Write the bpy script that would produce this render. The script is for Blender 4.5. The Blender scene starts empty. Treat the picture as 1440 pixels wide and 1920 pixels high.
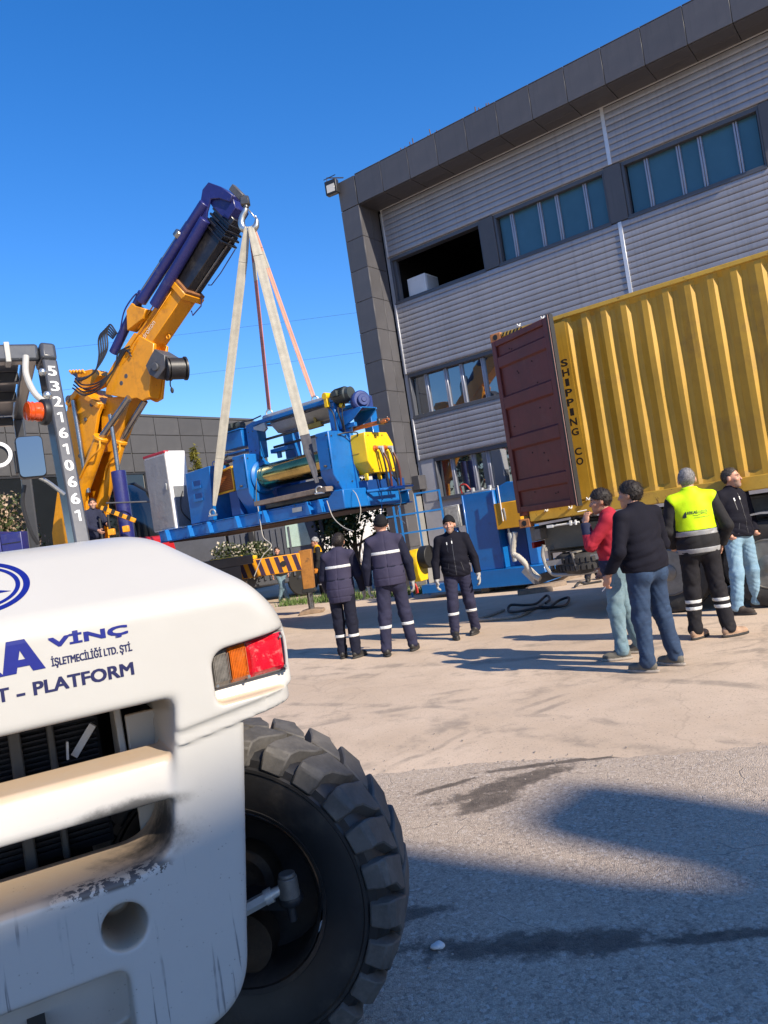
import bpy, bmesh, math, random
import numpy as np
from mathutils import Vector, Matrix, Euler
from mathutils.bvhtree import BVHTree
rnd = random.Random(7)
SC = bpy.context.scene
COL = SC.collection
rad = math.radians

# ---------------------------------------------------------------- camera
cam_d = bpy.data.cameras.new("camera")
cam = bpy.data.objects.new("camera", cam_d)
COL.objects.link(cam)
cam_d.sensor_fit = 'VERTICAL'
cam_d.sensor_height = 36.0
cam_d.lens = 36.0 * 1442.0 / 1920.0
cam_d.clip_start = 0.05
cam_d.clip_end = 600
cam.matrix_world = (Matrix.Translation((0, 0, 1.65)) @ Matrix.Rotation(rad(91.5), 4, 'X')
                    @ Matrix.Rotation(rad(-8.6), 4, 'Z'))
SC.camera = cam

# ---------------------------------------------------------------- sky, sun, exposure
SUN_DIR = Vector((0.678, -0.735, 0.644)).normalized()       # towards the sun
SUN_EL = math.asin(SUN_DIR.z)
world = bpy.data.worlds.new("World")
SC.world = world
world.use_nodes = True
wn = world.node_tree.nodes
wl = world.node_tree.links
wn.clear()
sky = wn.new("ShaderNodeTexSky")
sky.sky_type = 'NISHITA'
sky.sun_disc = False
sky.sun_elevation = SUN_EL
sky.sun_rotation = math.atan2(SUN_DIR.x, SUN_DIR.y)
sky.altitude = 0
sky.air_density = 1.2
sky.dust_density = 0.3
sky.ozone_density = 4.0
hs = wn.new("ShaderNodeHueSaturation")
hs.inputs["Saturation"].default_value = 1.32
hs.inputs["Value"].default_value = 1.0
bg = wn.new("ShaderNodeBackground")
bg.inputs["Strength"].default_value = 0.13
wo = wn.new("ShaderNodeOutputWorld")
tint = wn.new("ShaderNodeMix")
tint.data_type = 'RGBA'
tint.blend_type = 'MULTIPLY'
tint.inputs[0].default_value = 1.0
tint.inputs[7].default_value = (0.84, 0.84, 1.04, 1)
wl.new(sky.outputs[0], hs.inputs["Color"])
wl.new(hs.outputs[0], tint.inputs[6])
wl.new(tint.outputs[2], bg.inputs["Color"])
wl.new(bg.outputs[0], wo.inputs["Surface"])

sun_d = bpy.data.lights.new("sun", 'SUN')
sun_d.energy = 4.8
sun_d.angle = rad(0.55)
sun_d.color = (1.0, 0.89, 0.73)
sun = bpy.data.objects.new("sun", sun_d)
COL.objects.link(sun)
sun.rotation_euler = SUN_DIR.to_track_quat('Z', 'Y').to_euler()
sun.location = (10, -12, 20)

SC.view_settings.view_transform = 'Standard'
SC.view_settings.look = 'None'
SC.view_settings.exposure = 0.62
SC.view_settings.gamma = 1.0
SC.view_settings.use_curve_mapping = False
SC.cycles.max_bounces = 6
SC.cycles.transparent_max_bounces = 8

# ---------------------------------------------------------------- materials
def nd(nt, typ, **kw):
    n = nt.nodes.new(typ)
    for k, v in kw.items():
        if k in n.inputs:
            n.inputs[k].default_value = v
        else:
            setattr(n, k, v)
    return n

def lk(nt, a, b):
    nt.links.new(a, b)

def mixc(nt, fac, a, b, mode='MIX'):
    m = nt.nodes.new("ShaderNodeMix")
    m.data_type = 'RGBA'
    m.blend_type = mode
    for sock, val in ((m.inputs[0], fac), (m.inputs[6], a), (m.inputs[7], b)):
        if isinstance(val, (int, float)):
            sock.default_value = val
        elif isinstance(val, tuple):
            sock.default_value = (*val[:3], 1)
        else:
            nt.links.new(val, sock)
    return m.outputs[2]

def math_(nt, op, a, b=None, c=None, clamp=False):
    m = nt.nodes.new("ShaderNodeMath")
    m.operation = op
    m.use_clamp = clamp
    for i, val in enumerate((a, b, c)):
        if val is None:
            continue
        if isinstance(val, (int, float)):
            m.inputs[i].default_value = val
        else:
            nt.links.new(val, m.inputs[i])
    return m.outputs[0]

def ramp(nt, fac, lo, hi):
    """smooth 0..1 as fac goes lo..hi"""
    m = nt.nodes.new("ShaderNodeMapRange")
    m.interpolation_type = 'SMOOTHSTEP'
    m.clamp = True
    m.inputs[1].default_value = lo
    m.inputs[2].default_value = hi
    nt.links.new(fac, m.inputs[0])
    return m.outputs[0]

def noise(nt, vec, scale, detail=4, rough=0.55, dist=0.0):
    n = nd(nt, "ShaderNodeTexNoise")
    n.inputs["Scale"].default_value = scale
    n.inputs["Detail"].default_value = detail
    n.inputs["Roughness"].default_value = rough
    n.inputs["Distortion"].default_value = dist
    nt.links.new(vec, n.inputs["Vector"])
    return n.outputs["Fac"]

def new_mat(name):
    m = bpy.data.materials.new(name)
    m.use_nodes = True
    nt = m.node_tree
    bs = nt.nodes.get("Principled BSDF")
    return m, nt, bs

def mat(name, col, rough=0.5, metal=0.0, var=0.12, vscale=3.0, dirt=None, bump=0.0, bscale=60.0,
        coat=0.0, spec=0.5, streak=0.0, rvar=0.1, sheen=0.0, bdist=0.004, each=0.0, spots=None):
    """procedural paint / metal / cloth: large and fine colour noise, optional dirt, streaks and bump"""
    m, nt, bs = new_mat(name)
    tc = nd(nt, "ShaderNodeTexCoord")
    ob = tc.outputs["Object"]
    n1 = noise(nt, ob, vscale, 5, 0.6)
    n2 = noise(nt, ob, vscale * 9, 3, 0.6)
    f = math_(nt, 'ADD', math_(nt, 'MULTIPLY', n1, 0.7), math_(nt, 'MULTIPLY', n2, 0.3))
    f = ramp(nt, f, 0.3, 0.7)
    c1 = tuple(max(0, x * (1 - var)) for x in col)
    c2 = tuple(min(1, x * (1 + var)) for x in col)
    c = mixc(nt, f, c1, c2)
    if streak:
        mp = nd(nt, "ShaderNodeMapping")
        mp.inputs["Scale"].default_value = (14, 14, 0.7)
        lk(nt, ob, mp.inputs["Vector"])
        s = ramp(nt, noise(nt, mp.outputs[0], 1.0, 4, 0.6), 0.5, 0.75)
        c = mixc(nt, math_(nt, 'MULTIPLY', s, streak), c, tuple(x * 0.45 for x in col))
    if dirt:
        dc, amt, sc = dirt
        d = ramp(nt, noise(nt, ob, sc, 7, 0.68), 0.52, 0.72)
        c = mixc(nt, math_(nt, 'MULTIPLY', d, amt), c, dc)
    if spots:
        sp = ramp(nt, noise(nt, ob, spots[2], 8, 0.75, 0.4), spots[3], spots[3] + .05)
        c = mixc(nt, math_(nt, 'MULTIPLY', sp, spots[1]), c, spots[0])
    if each:
        oi = nd(nt, "ShaderNodeObjectInfo")
        v_ = math_(nt, 'ADD', 1 - each, math_(nt, 'MULTIPLY', oi.outputs["Random"], 2 * each))
        cx = nd(nt, "ShaderNodeCombineXYZ")
        for q_ in cx.inputs:
            lk(nt, v_, q_)
        c = mixc(nt, 1.0, c, cx.outputs[0], 'MULTIPLY')
    lk(nt, c, bs.inputs["Base Color"])
    bs.inputs["Metallic"].default_value = metal
    r = math_(nt, 'ADD', rough - rvar * 0.5, math_(nt, 'MULTIPLY', n2, rvar), clamp=True)
    lk(nt, r, bs.inputs["Roughness"])
    bs.inputs["Specular IOR Level"].default_value = spec
    bs.inputs["Coat Weight"].default_value = coat
    bs.inputs["Coat Roughness"].default_value = 0.12
    if sheen:
        bs.inputs["Sheen Weight"].default_value = sheen
        bs.inputs["Sheen Roughness"].default_value = 0.5
    if bump:
        b = nd(nt, "ShaderNodeBump")
        b.inputs["Strength"].default_value = bump
        b.inputs["Distance"].default_value = bdist
        lk(nt, noise(nt, ob, bscale, 4, 0.6), b.inputs["Height"])
        lk(nt, b.outputs[0], bs.inputs["Normal"])
    return m

def emit_free_glass(name, col, rough=0.03, ior=1.9, spec=0.9):
    m, nt, bs = new_mat(name)
    tc = nd(nt, "ShaderNodeTexCoord")
    n1 = noise(nt, tc.outputs["Object"], 1.3, 5, 0.6)
    lk(nt, mixc(nt, n1, tuple(x * 0.8 for x in col), tuple(x * 1.25 for x in col)), bs.inputs["Base Color"])
    bs.inputs["Roughness"].default_value = rough
    bs.inputs["IOR"].default_value = ior
    bs.inputs["Specular IOR Level"].default_value = spec
    b = nd(nt, "ShaderNodeBump")
    b.inputs["Strength"].default_value = 0.04
    b.inputs["Distance"].default_value = 0.02
    lk(nt, noise(nt, tc.outputs["Object"], 1.1, 2), b.inputs["Height"])
    lk(nt, b.outputs[0], bs.inputs["Normal"])
    return m

# ---------------------------------------------------------------- objects
def thing(name, label, cat, loc=(0, 0, 0), rz=0.0, group=None):
    o = bpy.data.objects.new(name, None)
    COL.objects.link(o)
    o.empty_display_size = 0.2
    o.location = loc
    o.rotation_euler = (0, 0, rz)
    o["label"] = label
    o["category"] = cat
    if group:
        o["group"] = group
    return o

def tag(o, label, cat, group=None):
    o["label"] = label
    o["category"] = cat
    if group:
        o["group"] = group
    return o

def link_mesh(name, me, mats, parent=None):
    o = bpy.data.objects.new(name, me)
    COL.objects.link(o)
    if parent is not None:
        o.parent = parent
    if mats is not None:
        for m in (mats if isinstance(mats, (list, tuple)) else [mats]):
            me.materials.append(m)
    return o

def twin(src, parent=None, loc=None, rot=None, scale=None):
    """a copy that shares the mesh"""
    o = src.copy()
    COL.objects.link(o)
    if parent is not None:
        o.parent = parent
    if loc is not None:
        o.location = loc
    if rot is not None:
        o.rotation_euler = rot
    if scale is not None:
        o.scale = scale
    return o

def copy_tree(src, loc=None, rz=None, label=None, group=None):
    r = twin(src)
    if loc is not None:
        r.location = loc
    if rz is not None:
        r.rotation_euler = (0, 0, rz)
    if label:
        r["label"] = label
    if group:
        r["group"] = group
    for ch in list(src.children):
        c = twin(ch, r)
        for g in list(ch.children):
            twin(g, c)
    return r

def perp(d):
    d = Vector(d).normalized()
    a = Vector((0, 0, 1)) if abs(d.z) < 0.9 else Vector((1, 0, 0))
    u = d.cross(a).normalized()
    return d, u, d.cross(u).normalized()

class MB:
    """collects shapes and links them as ONE mesh object"""
    def __init__(s):
        s.v, s.f, s.m = [], [], []
    def add(s, vs, fs, mi=0):
        o = len(s.v)
        s.v += [tuple(p) for p in vs]
        s.f += [tuple(i + o for i in f) for f in fs]
        s.m += [mi] * len(fs)
        return s
    def box(s, x0, x1, y0, y1, z0, z1, mi=0):
        vs = [(x, y, z) for z in (z0, z1) for y in (y0, y1) for x in (x0, x1)]
        return s.add(vs, [(0, 2, 3, 1), (4, 5, 7, 6), (0, 1, 5, 4), (2, 6, 7, 3), (0, 4, 6, 2), (1, 3, 7, 5)], mi)
    def bar(s, p0, p1, w, h, up=(0, 0, 1), mi=0, taper=1.0):
        """box beam from p0 to p1, w across, h along up"""
        p0, p1 = Vector(p0), Vector(p1)
        d = (p1 - p0).normalized()
        u = Vector(up)
        u = (u - d * u.dot(d))
        if u.length < 1e-5:
            u = perp(d)[1]
        u.normalize()
        r = d.cross(u)
        vs = []
        for p, k in ((p0, 1.0), (p1, taper)):
            for a, b in ((-1, -1), (1, -1), (1, 1), (-1, 1)):
                vs.append(p + r * (a * w * k / 2) + u * (b * h * k / 2))
        return s.add(vs, [(0, 3, 2, 1), (4, 5, 6, 7), (0, 1, 5, 4), (1, 2, 6, 5), (2, 3, 7, 6), (3, 0, 4, 7)], mi)
    def prism(s, poly, axis, lo, hi, mi=0):
        """poly of 2-D points extruded along axis: y -> (x,z), x -> (y,z), z -> (x,y)"""
        def P(a, b, t):
            return (a, t, b) if axis == 'y' else (t, a, b) if axis == 'x' else (a, b, t)
        n = len(poly)
        area = sum(poly[i][0] * poly[(i + 1) % n][1] - poly[(i + 1) % n][0] * poly[i][1] for i in range(n))
        pl = list(poly) if area > 0 else list(poly)[::-1]
        vs = [P(a, b, lo) for a, b in pl] + [P(a, b, hi) for a, b in pl]
        fs = [tuple(range(n))[::-1], tuple(range(n, 2 * n))]
        fs += [(i, (i + 1) % n, n + (i + 1) % n, n + i) for i in range(n)]
        if axis == 'y':
            fs = [f[::-1] for f in fs]
        return s.add(vs, fs, mi)
    def cyl(s, p0, p1, r0, r1=None, n=14, mi=0, cap=True):
        r1 = r0 if r1 is None else r1
        p0, p1 = Vector(p0), Vector(p1)
        d, u, w = perp(p1 - p0)
        vs = []
        for p, r in ((p0, r0), (p1, r1)):
            for i in range(n):
                a = 2 * math.pi * i / n
                vs.append(p + u * (r * math.cos(a)) + w * (r * math.sin(a)))
        fs = [(i, (i + 1) % n, n + (i + 1) % n, n + i) for i in range(n)]
        if cap:
            fs += [tuple(range(n))[::-1], tuple(range(n, 2 * n))]
        return s.add(vs, fs, mi)
    def lathe(s, prof, o, d, n=32, mi=0, closed=False, cap=True):
        """prof: (radius, height along d) points"""
        o = Vector(o)
        d, u, w = perp(d)
        vs = []
        for r, h in prof:
            for i in range(n):
                a = 2 * math.pi * i / n
                vs.append(o + d * h + u * (r * math.cos(a)) + w * (r * math.sin(a)))
        m = len(prof)
        fs = []
        for j in range(m if closed else m - 1):
            k = (j + 1) % m
            for i in range(n):
                fs.append((j * n + i, j * n + (i + 1) % n, k * n + (i + 1) % n, k * n + i))
        if not closed and cap:
            if prof[0][0] > 1e-4:
                fs.append(tuple(range(n))[::-1])
            if prof[-1][0] > 1e-4:
                fs.append(tuple((m - 1) * n + i for i in range(n)))
        return s.add(vs, fs, mi)
    def tube(s, pts, r, n=8, mi=0, closed=False, flat=1.0):
        pts = [Vector(p) for p in pts]
        m = len(pts)
        vs = []
        u = None
        for i, p in enumerate(pts):
            if closed:
                t = pts[(i + 1) % m] - pts[i - 1]
            else:
                t = pts[min(i + 1, m - 1)] - pts[max(i - 1, 0)]
            t.normalize()
            if u is None:
                u = perp(t)[1]
            else:
                u = u - t * u.dot(t)
                u = u.normalized() if u.length > 1e-6 else perp(t)[1]
            w = t.cross(u)
            rr = r[i] if isinstance(r, (list, tuple)) else r
            for k in range(n):
                a = 2 * math.pi * k / n
                vs.append(p + u * (rr * math.cos(a)) + w * (rr * flat * math.sin(a)))
        fs = []
        for i in range(m if closed else m - 1):
            j = (i + 1) % m
            fs += [(i * n + k, i * n + (k + 1) % n, j * n + (k + 1) % n, j * n + k) for k in range(n)]
        if not closed:
            fs += [tuple(range(n))[::-1], tuple((m - 1) * n + k for k in range(n))]
        return s.add(vs, fs, mi)
    def ball(s, c, r, n=12, mi=0):
        r = (r, r, r) if isinstance(r, (int, float)) else r
        m = n // 2
        vs = [(c[0], c[1], c[2] - r[2])]
        for j in range(1, m):
            a = -math.pi / 2 + math.pi * j / m
            for i in range(n):
                b = 2 * math.pi * i / n
                vs.append((c[0] + r[0] * math.cos(a) * math.cos(b), c[1] + r[1] * math.cos(a) * math.sin(b), c[2] + r[2] * math.sin(a)))
        vs.append((c[0], c[1], c[2] + r[2]))
        fs = [(0, 1 + (i + 1) % n, 1 + i) for i in range(n)]
        for j in range(m - 2):
            fs += [(1 + j * n + i, 1 + j * n + (i + 1) % n, 1 + (j + 1) * n + (i + 1) % n, 1 + (j + 1) * n + i) for i in range(n)]
        e = len(vs) - 1
        b = 1 + (m - 2) * n
        fs += [(b + i, b + (i + 1) % n, e) for i in range(n)]
        return s.add(vs, fs, mi)
    def build(s, name, mats, parent=None, bevel=0.0, seg=2, smooth=True, ang=35, fixn=True):
        me = bpy.data.meshes.new(name)
        me.from_pydata(s.v, [], s.f)
        me.polygons.foreach_set("material_index", s.m)
        if fixn:
            bm = bmesh.new()
            bm.from_mesh(me)
            bmesh.ops.recalc_face_normals(bm, faces=bm.faces)
            bm.to_mesh(me)
            bm.free()
        if smooth:
            me.polygons.foreach_set("use_smooth", [True] * len(me.polygons))
            me.set_sharp_from_angle(angle=rad(ang))
        o = link_mesh(name, me, mats, parent)
        if bevel:
            b = o.modifiers.new("bevel", 'BEVEL')
            b.width = bevel
            b.segments = seg
            b.limit_method = 'ANGLE'
            b.angle_limit = rad(32)
            b.use_clamp_overlap = True
        return o

def arc(c, r, a0, a1, n, plane='xz', t=0.0):
    out = []
    for i in range(n + 1):
        a = rad(a0 + (a1 - a0) * i / n)
        p, q = c[0] + r * math.cos(a), c[1] + r * math.sin(a)
        out.append((p, t, q) if plane == 'xz' else (t, p, q) if plane == 'yz' else (p, q, t))
    return out

def spline(pts, n=6):
    """Catmull-Rom through pts"""
    P = [Vector(p) for p in pts]
    P = [P[0] * 2 - P[1]] + P + [P[-1] * 2 - P[-2]]
    out = []
    for i in range(1, len(P) - 2):
        for k in range(n):
            t = k / n
            a, b, c, d = P[i - 1], P[i], P[i + 1], P[i + 2]
            out.append(0.5 * ((2 * b) + (c - a) * t + (2 * a - 5 * b + 4 * c - d) * t * t + (3 * b - a - 3 * c + d) * t ** 3))
    out.append(P[-2])
    return out

_font_cache = {}
def text_mesh(txt, size=1.0, bold=0.0, xs=1.0, extrude=0.0, spacing=1.0):
    """lettering as a mesh in the x-y plane, centred; returns verts, faces"""
    cu = bpy.data.curves.new("lettering", 'FONT')
    cu.body = txt
    cu.size = size
    cu.offset = bold
    cu.extrude = extrude
    cu.space_character = spacing
    cu.resolution_u = 3
    cu.align_x = 'LEFT'
    ob = bpy.data.objects.new("lettering", cu)
    COL.objects.link(ob)
    dg = bpy.context.evaluated_depsgraph_get()
    me = bpy.data.meshes.new_from_object(ob.evaluated_get(dg))
    bpy.data.objects.remove(ob)
    bpy.data.curves.remove(cu)
    vs = [Vector((v.co.x * xs, v.co.y, v.co.z)) for v in me.vertices]
    fs = [tuple(p.vertices) for p in me.polygons]
    bpy.data.meshes.remove(me)
    return vs, fs

def fit_text(txt, x0, x1, y0, y1, bold=0.0):
    """lettering stretched to fill a rectangle"""
    vs, fs = text_mesh(txt, 1.0, bold)
    xa = min(v.x for v in vs); xb = max(v.x for v in vs)
    ya = min(v.y for v in vs); yb = max(v.y for v in vs)
    return [((v.x - xa) / (xb - xa) * (x1 - x0) + x0, (v.y - ya) / (yb - ya) * (y1 - y0) + y0) for v in vs], fs

# ---------------------------------------------------------------- signed distance shapes -> smooth meshes
def s_len(P):
    return np.sqrt(np.einsum('ij,ij->i', P, P))
def smin(a, b, k):
    h = np.clip(0.5 + 0.5 * (b - a) / k, 0, 1)
    return b + (a - b) * h - k * h * (1 - h)
def smax(a, b, k):
    return -smin(-a, -b, k)
def s_cap(P, a, b, ra, rb=None):
    rb = ra if rb is None else rb
    a = np.asarray(a, np.float32); b = np.asarray(b, np.float32)
    ab = b - a
    q = P - a
    t = np.clip(q @ ab / max(float(ab @ ab), 1e-9), 0, 1)
    return s_len(q - t[:, None] * ab) - (ra + t * (rb - ra))
def s_ell(P, c, r, R=None):
    q = P - np.asarray(c, np.float32)
    if R is not None:
        q = q @ np.asarray(R, np.float32)
    r = np.asarray(r, np.float32)
    k0 = s_len(q / r)
    k1 = s_len(q / (r * r)) + 1e-9
    return k0 * (k0 - 1) / k1
def s_box(P, c, h, r=0.0):
    q = np.abs(P - np.asarray(c, np.float32)) - (np.asarray(h, np.float32) - r)
    return s_len(np.maximum(q, 0)) + np.minimum(q.max(axis=1), 0) - r
def fold(P, seed, fx=(18, 18, 26)):
    """cloth-like ripples, about -1..1"""
    rs = np.random.RandomState(seed)
    out = np.zeros(len(P), np.float32)
    for i in range(4):
        k = rs.normal(size=3) * np.asarray(fx) * (0.6 + 0.35 * i)
        k2 = rs.normal(size=3) * 9
        s_ = np.sin(P @ k.astype(np.float32) + 1.6 * np.sin(P @ k2.astype(np.float32) + rs.rand() * 6) + rs.rand() * 6)
        out += (s_ if i == 0 else 1.3 - 2.3 * np.sqrt(s_ * s_ + .02)) / (1 + 0.4 * i)
    return out / 2.2

def sdf_mesh(f, lo, hi, h, newton=2):
    """surface nets over the zero level of f, evaluated only near the surface"""
    lo = np.asarray(lo, np.float32); hi = np.asarray(hi, np.float32)
    B = 4
    nb = np.ceil((hi - lo) / (h * B)).astype(int)
    n = nb * B + 1
    bi = np.stack(np.meshgrid(*[np.arange(k) for k in nb], indexing='ij'), -1).reshape(-1, 3)
    cen = lo + (bi * B + B / 2) * h
    d = f(cen.astype(np.float32))
    near = bi[np.abs(d) < h * B * 1.35]
    G = np.full(n, 1.0, np.float32)
    dd = np.where(d < 0, -1.0, 1.0).astype(np.float32).reshape(nb)
    G[:-1, :-1, :-1] = np.repeat(np.repeat(np.repeat(dd, B, 0), B, 1), B, 2)
    off = np.stack(np.meshgrid(*[np.arange(B + 1)] * 3, indexing='ij'), -1).reshape(-1, 3)
    idx = (near[:, None, :] * B + off[None]).reshape(-1, 3)
    flat = np.unique(np.ravel_multi_index(idx.T, n))
    ijk = np.stack(np.unravel_index(flat, n), -1)
    vals = np.concatenate([f((lo + c * h).astype(np.float32)) for c in np.array_split(ijk, max(1, len(ijk) // 200000))])
    G.reshape(-1)[flat] = vals
    neg = G < 0
    c8 = [(i, j, k) for i in (0, 1) for j in (0, 1) for k in (0, 1)]
    cnt = sum(neg[i:n[0] - 1 + i, j:n[1] - 1 + j, k:n[2] - 1 + k].astype(np.int8) for i, j, k in c8)
    act = (cnt > 0) & (cnt < 8)
    ai = np.argwhere(act)
    vid = np.full(act.shape, -1, np.int64)
    vid[act] = np.arange(len(ai))
    acc = np.zeros((len(ai), 3)); num = np.zeros(len(ai))
    for p in range(8):
        for q in range(p + 1, 8):
            a, b = np.array(c8[p]), np.array(c8[q])
            if np.abs(a - b).sum() != 1:
                continue
            ga = G[tuple((ai + a).T)]; gb = G[tuple((ai + b).T)]
            m = (ga < 0) != (gb < 0)
            t = np.where(m, ga / np.where(m, ga - gb, 1), 0)
            acc += np.where(m[:, None], a + t[:, None] * (b - a), 0)
            num += m
    V = (lo + (ai + acc / np.maximum(num, 1)[:, None]) * h).astype(np.float32)
    e = h * 0.25
    K = np.array([[1, -1, -1], [-1, -1, 1], [-1, 1, -1], [1, 1, 1]], np.float32)
    for _ in range(newton):
        g = sum(k * f(V + k * e)[:, None] for k in K) / (4 * e)
        fv = f(V)
        st = (fv / np.maximum((g * g).sum(1), 0.05))[:, None] * g
        V = V - np.clip(st, -h * 0.6, h * 0.6)
    F = []
    for ax in range(3):
        o1, o2 = [(1, 2), (2, 0), (0, 1)][ax]
        sl0 = [slice(None)] * 3; sl1 = [slice(None)] * 3
        sl0[ax] = slice(0, n[ax] - 1); sl1[ax] = slice(1, n[ax])
        ed = np.argwhere(neg[tuple(sl0)] != neg[tuple(sl1)])
        ed = ed[(ed[:, o1] > 0) & (ed[:, o2] > 0) & (ed[:, o1] < n[o1] - 1) & (ed[:, o2] < n[o2] - 1)]
        s = neg[tuple(ed.T)]
        u1 = np.zeros(3, int); u1[o1] = 1
        u2 = np.zeros(3, int); u2[o2] = 1
        q = np.stack([vid[tuple((ed - u1 - u2).T)], vid[tuple((ed - u2).T)], vid[tuple(ed.T)], vid[tuple((ed - u1).T)]], -1)
        F.append(np.where(s[:, None], q, q[:, ::-1]))
    F = np.concatenate(F)
    F = F[(F >= 0).all(1)]
    return V, F

def mesh_vf(name, V, F, mats, parent=None, mi=None, smooth=True):
    me = bpy.data.meshes.new(name)
    me.vertices.add(len(V))
    me.vertices.foreach_set("co", np.asarray(V, np.float32).ravel())
    k = F.shape[1]
    me.loops.add(F.size)
    me.loops.foreach_set("vertex_index", F.astype(np.int32).ravel())
    me.polygons.add(len(F))
    me.polygons.foreach_set("loop_start", np.arange(0, F.size, k, dtype=np.int32))
    if smooth:
        me.polygons.foreach_set("use_smooth", np.ones(len(F), bool))
    if mi is not None:
        me.polygons.foreach_set("material_index", np.asarray(mi, np.int32))
    me.update(calc_edges=True)
    me.validate()
    return link_mesh(name, me, mats, parent)
# ================================================================ ground
def ground_mats():
    # dusty concrete yard
    m, nt, bs = new_mat("dusty_concrete")
    tc = nd(nt, "ShaderNodeTexCoord"); ob = tc.outputs["Object"]
    n1 = noise(nt, ob, 0.35, 6, 0.6); n2 = noise(nt, ob, 3.0, 6, 0.65); n3 = noise(nt, ob, 90, 3, 0.7)
    c = mixc(nt, ramp(nt, n1, 0.3, 0.7), (0.48, 0.365, 0.26), (0.63, 0.495, 0.37))
    c = mixc(nt, math_(nt, 'MULTIPLY', ramp(nt, n2, 0.5, 0.75), 0.5), c, (0.36, 0.285, 0.215))
    c = mixc(nt, math_(nt, 'MULTIPLY', ramp(nt, n3, 0.52, 0.72), 0.45), c, (0.25, 0.20, 0.155))
    n5 = noise(nt, ob, 38, 4, 0.75)
    c = mixc(nt, math_(nt, 'MULTIPLY', ramp(nt, n5, 0.50, 0.68), 0.35), c, (0.33, 0.265, 0.20))
    vg = nd(nt, "ShaderNodeTexVoronoi"); vg.inputs["Scale"].default_value = 58; lk(nt, ob, vg.inputs["Vector"])
    sg = nd(nt, "ShaderNodeSeparateColor"); lk(nt, vg.outputs["Color"], sg.inputs[0])
    grit = math_(nt, 'MULTIPLY', ramp(nt, sg.outputs[0], .86, .90), math_(nt, 'SUBTRACT', 1.0, ramp(nt, vg.outputs["Distance"], .25, .4)))
    c = mixc(nt, math_(nt, 'MULTIPLY', grit, .55), c, (0.17, 0.135, 0.105))
    vc = nd(nt, "ShaderNodeTexVoronoi"); vc.feature = 'DISTANCE_TO_EDGE'; vc.inputs["Scale"].default_value = .33
    wv = nd(nt, "ShaderNodeTexNoise"); wv.inputs["Scale"].default_value = 1.4; wv.inputs["Detail"].default_value = 6; lk(nt, ob, wv.inputs["Vector"])
    wa = nd(nt, "ShaderNodeVectorMath"); wa.operation = 'MULTIPLY_ADD'; wa.inputs[1].default_value = (1.1, 1.1, 0)
    lk(nt, wv.outputs["Color"], wa.inputs[0]); lk(nt, ob, wa.inputs[2]); lk(nt, wa.outputs[0], vc.inputs["Vector"])
    ck = math_(nt, 'SUBTRACT', 1.0, ramp(nt, vc.outputs["Distance"], 0.0012, 0.005))
    c = mixc(nt, math_(nt, 'MULTIPLY', ck, .16), c, (0.13, 0.10, 0.08))
    sep = nd(nt, "ShaderNodeSeparateXYZ"); lk(nt, ob, sep.inputs[0])
    x, y = sep.outputs[0], sep.outputs[1]
    wob = math_(nt, 'MULTIPLY', math_(nt, 'SUBTRACT', noise(nt, ob, 0.8, 3), 0.5), 0.5)
    brk = ramp(nt, noise(nt, ob, 2.2, 5, 0.7), 0.42, 0.66)
    tot = None
    for cx, cy, r, w in ((4.5, 2.0, 5.6, .05), (4.5, 2.0, 5.82, .04), (4.6, 2.1, 6.1, .09), (-9, -3, 13.2, .10), (-9, -3, 13.6, .06), (-9, -3, 14.9, .09),
                         (6, 19, 11.3, .10), (6, 19, 11.9, .05), (6, 19, 10.4, .12), (-2, 16, 8.9, .08), (14, 2, 11.5, .09), (14, 2, 11.9, .06), (1, -8, 15.2, .08), (1, -8, 15.6, .06)):
        d = math_(nt, 'SQRT', math_(nt, 'ADD', math_(nt, 'POWER', math_(nt, 'SUBTRACT', x, cx), 2), math_(nt, 'POWER', math_(nt, 'SUBTRACT', y, cy), 2)))
        d = math_(nt, 'ABSOLUTE', math_(nt, 'SUBTRACT', math_(nt, 'ADD', d, wob), r))
        t = math_(nt, 'SUBTRACT', 1.0, ramp(nt, d, w * 0.4, w * 1.4))
        tot = t if tot is None else math_(nt, 'MAXIMUM', tot, t)
    c = mixc(nt, math_(nt, 'MULTIPLY', math_(nt, 'MULTIPLY', tot, brk), 0.62), c, (0.215, 0.18, 0.145))
    lk(nt, c, bs.inputs["Base Color"])
    bs.inputs["Roughness"].default_value = 0.9
    bs.inputs["Specular IOR Level"].default_value = 0.25
    b = nd(nt, "ShaderNodeBump"); b.inputs["Strength"].default_value = 0.55; b.inputs["Distance"].default_value = 0.012
    h = math_(nt, 'ADD', math_(nt, 'MULTIPLY', noise(nt, ob, 5, 6, 0.65), 0.6), math_(nt, 'MULTIPLY', noise(nt, ob, 110, 2, 0.6), 0.25))
    lk(nt, h, b.inputs["Height"]); lk(nt, b.outputs[0], bs.inputs["Normal"])
    conc = m
    # coarse worn asphalt with pale stones
    m, nt, bs = new_mat("worn_asphalt")
    tc = nd(nt, "ShaderNodeTexCoord"); ob = tc.outputs["Object"]
    v = nd(nt, "ShaderNodeTexVoronoi"); v.inputs["Scale"].default_value = 150; lk(nt, ob, v.inputs["Vector"])
    v2 = nd(nt, "ShaderNodeTexVoronoi"); v2.inputs["Scale"].default_value = 64; v2.inputs["Randomness"].default_value = 1.0; lk(nt, ob, v2.inputs["Vector"])
    sp = nd(nt, "ShaderNodeSeparateColor"); lk(nt, v.outputs["Color"], sp.inputs[0])
    sp2 = nd(nt, "ShaderNodeSeparateColor"); lk(nt, v2.outputs["Color"], sp2.inputs[0])
    c = mixc(nt, sp.outputs[0], (0.31, 0.245, 0.19), (0.53, 0.425, 0.325))
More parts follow.
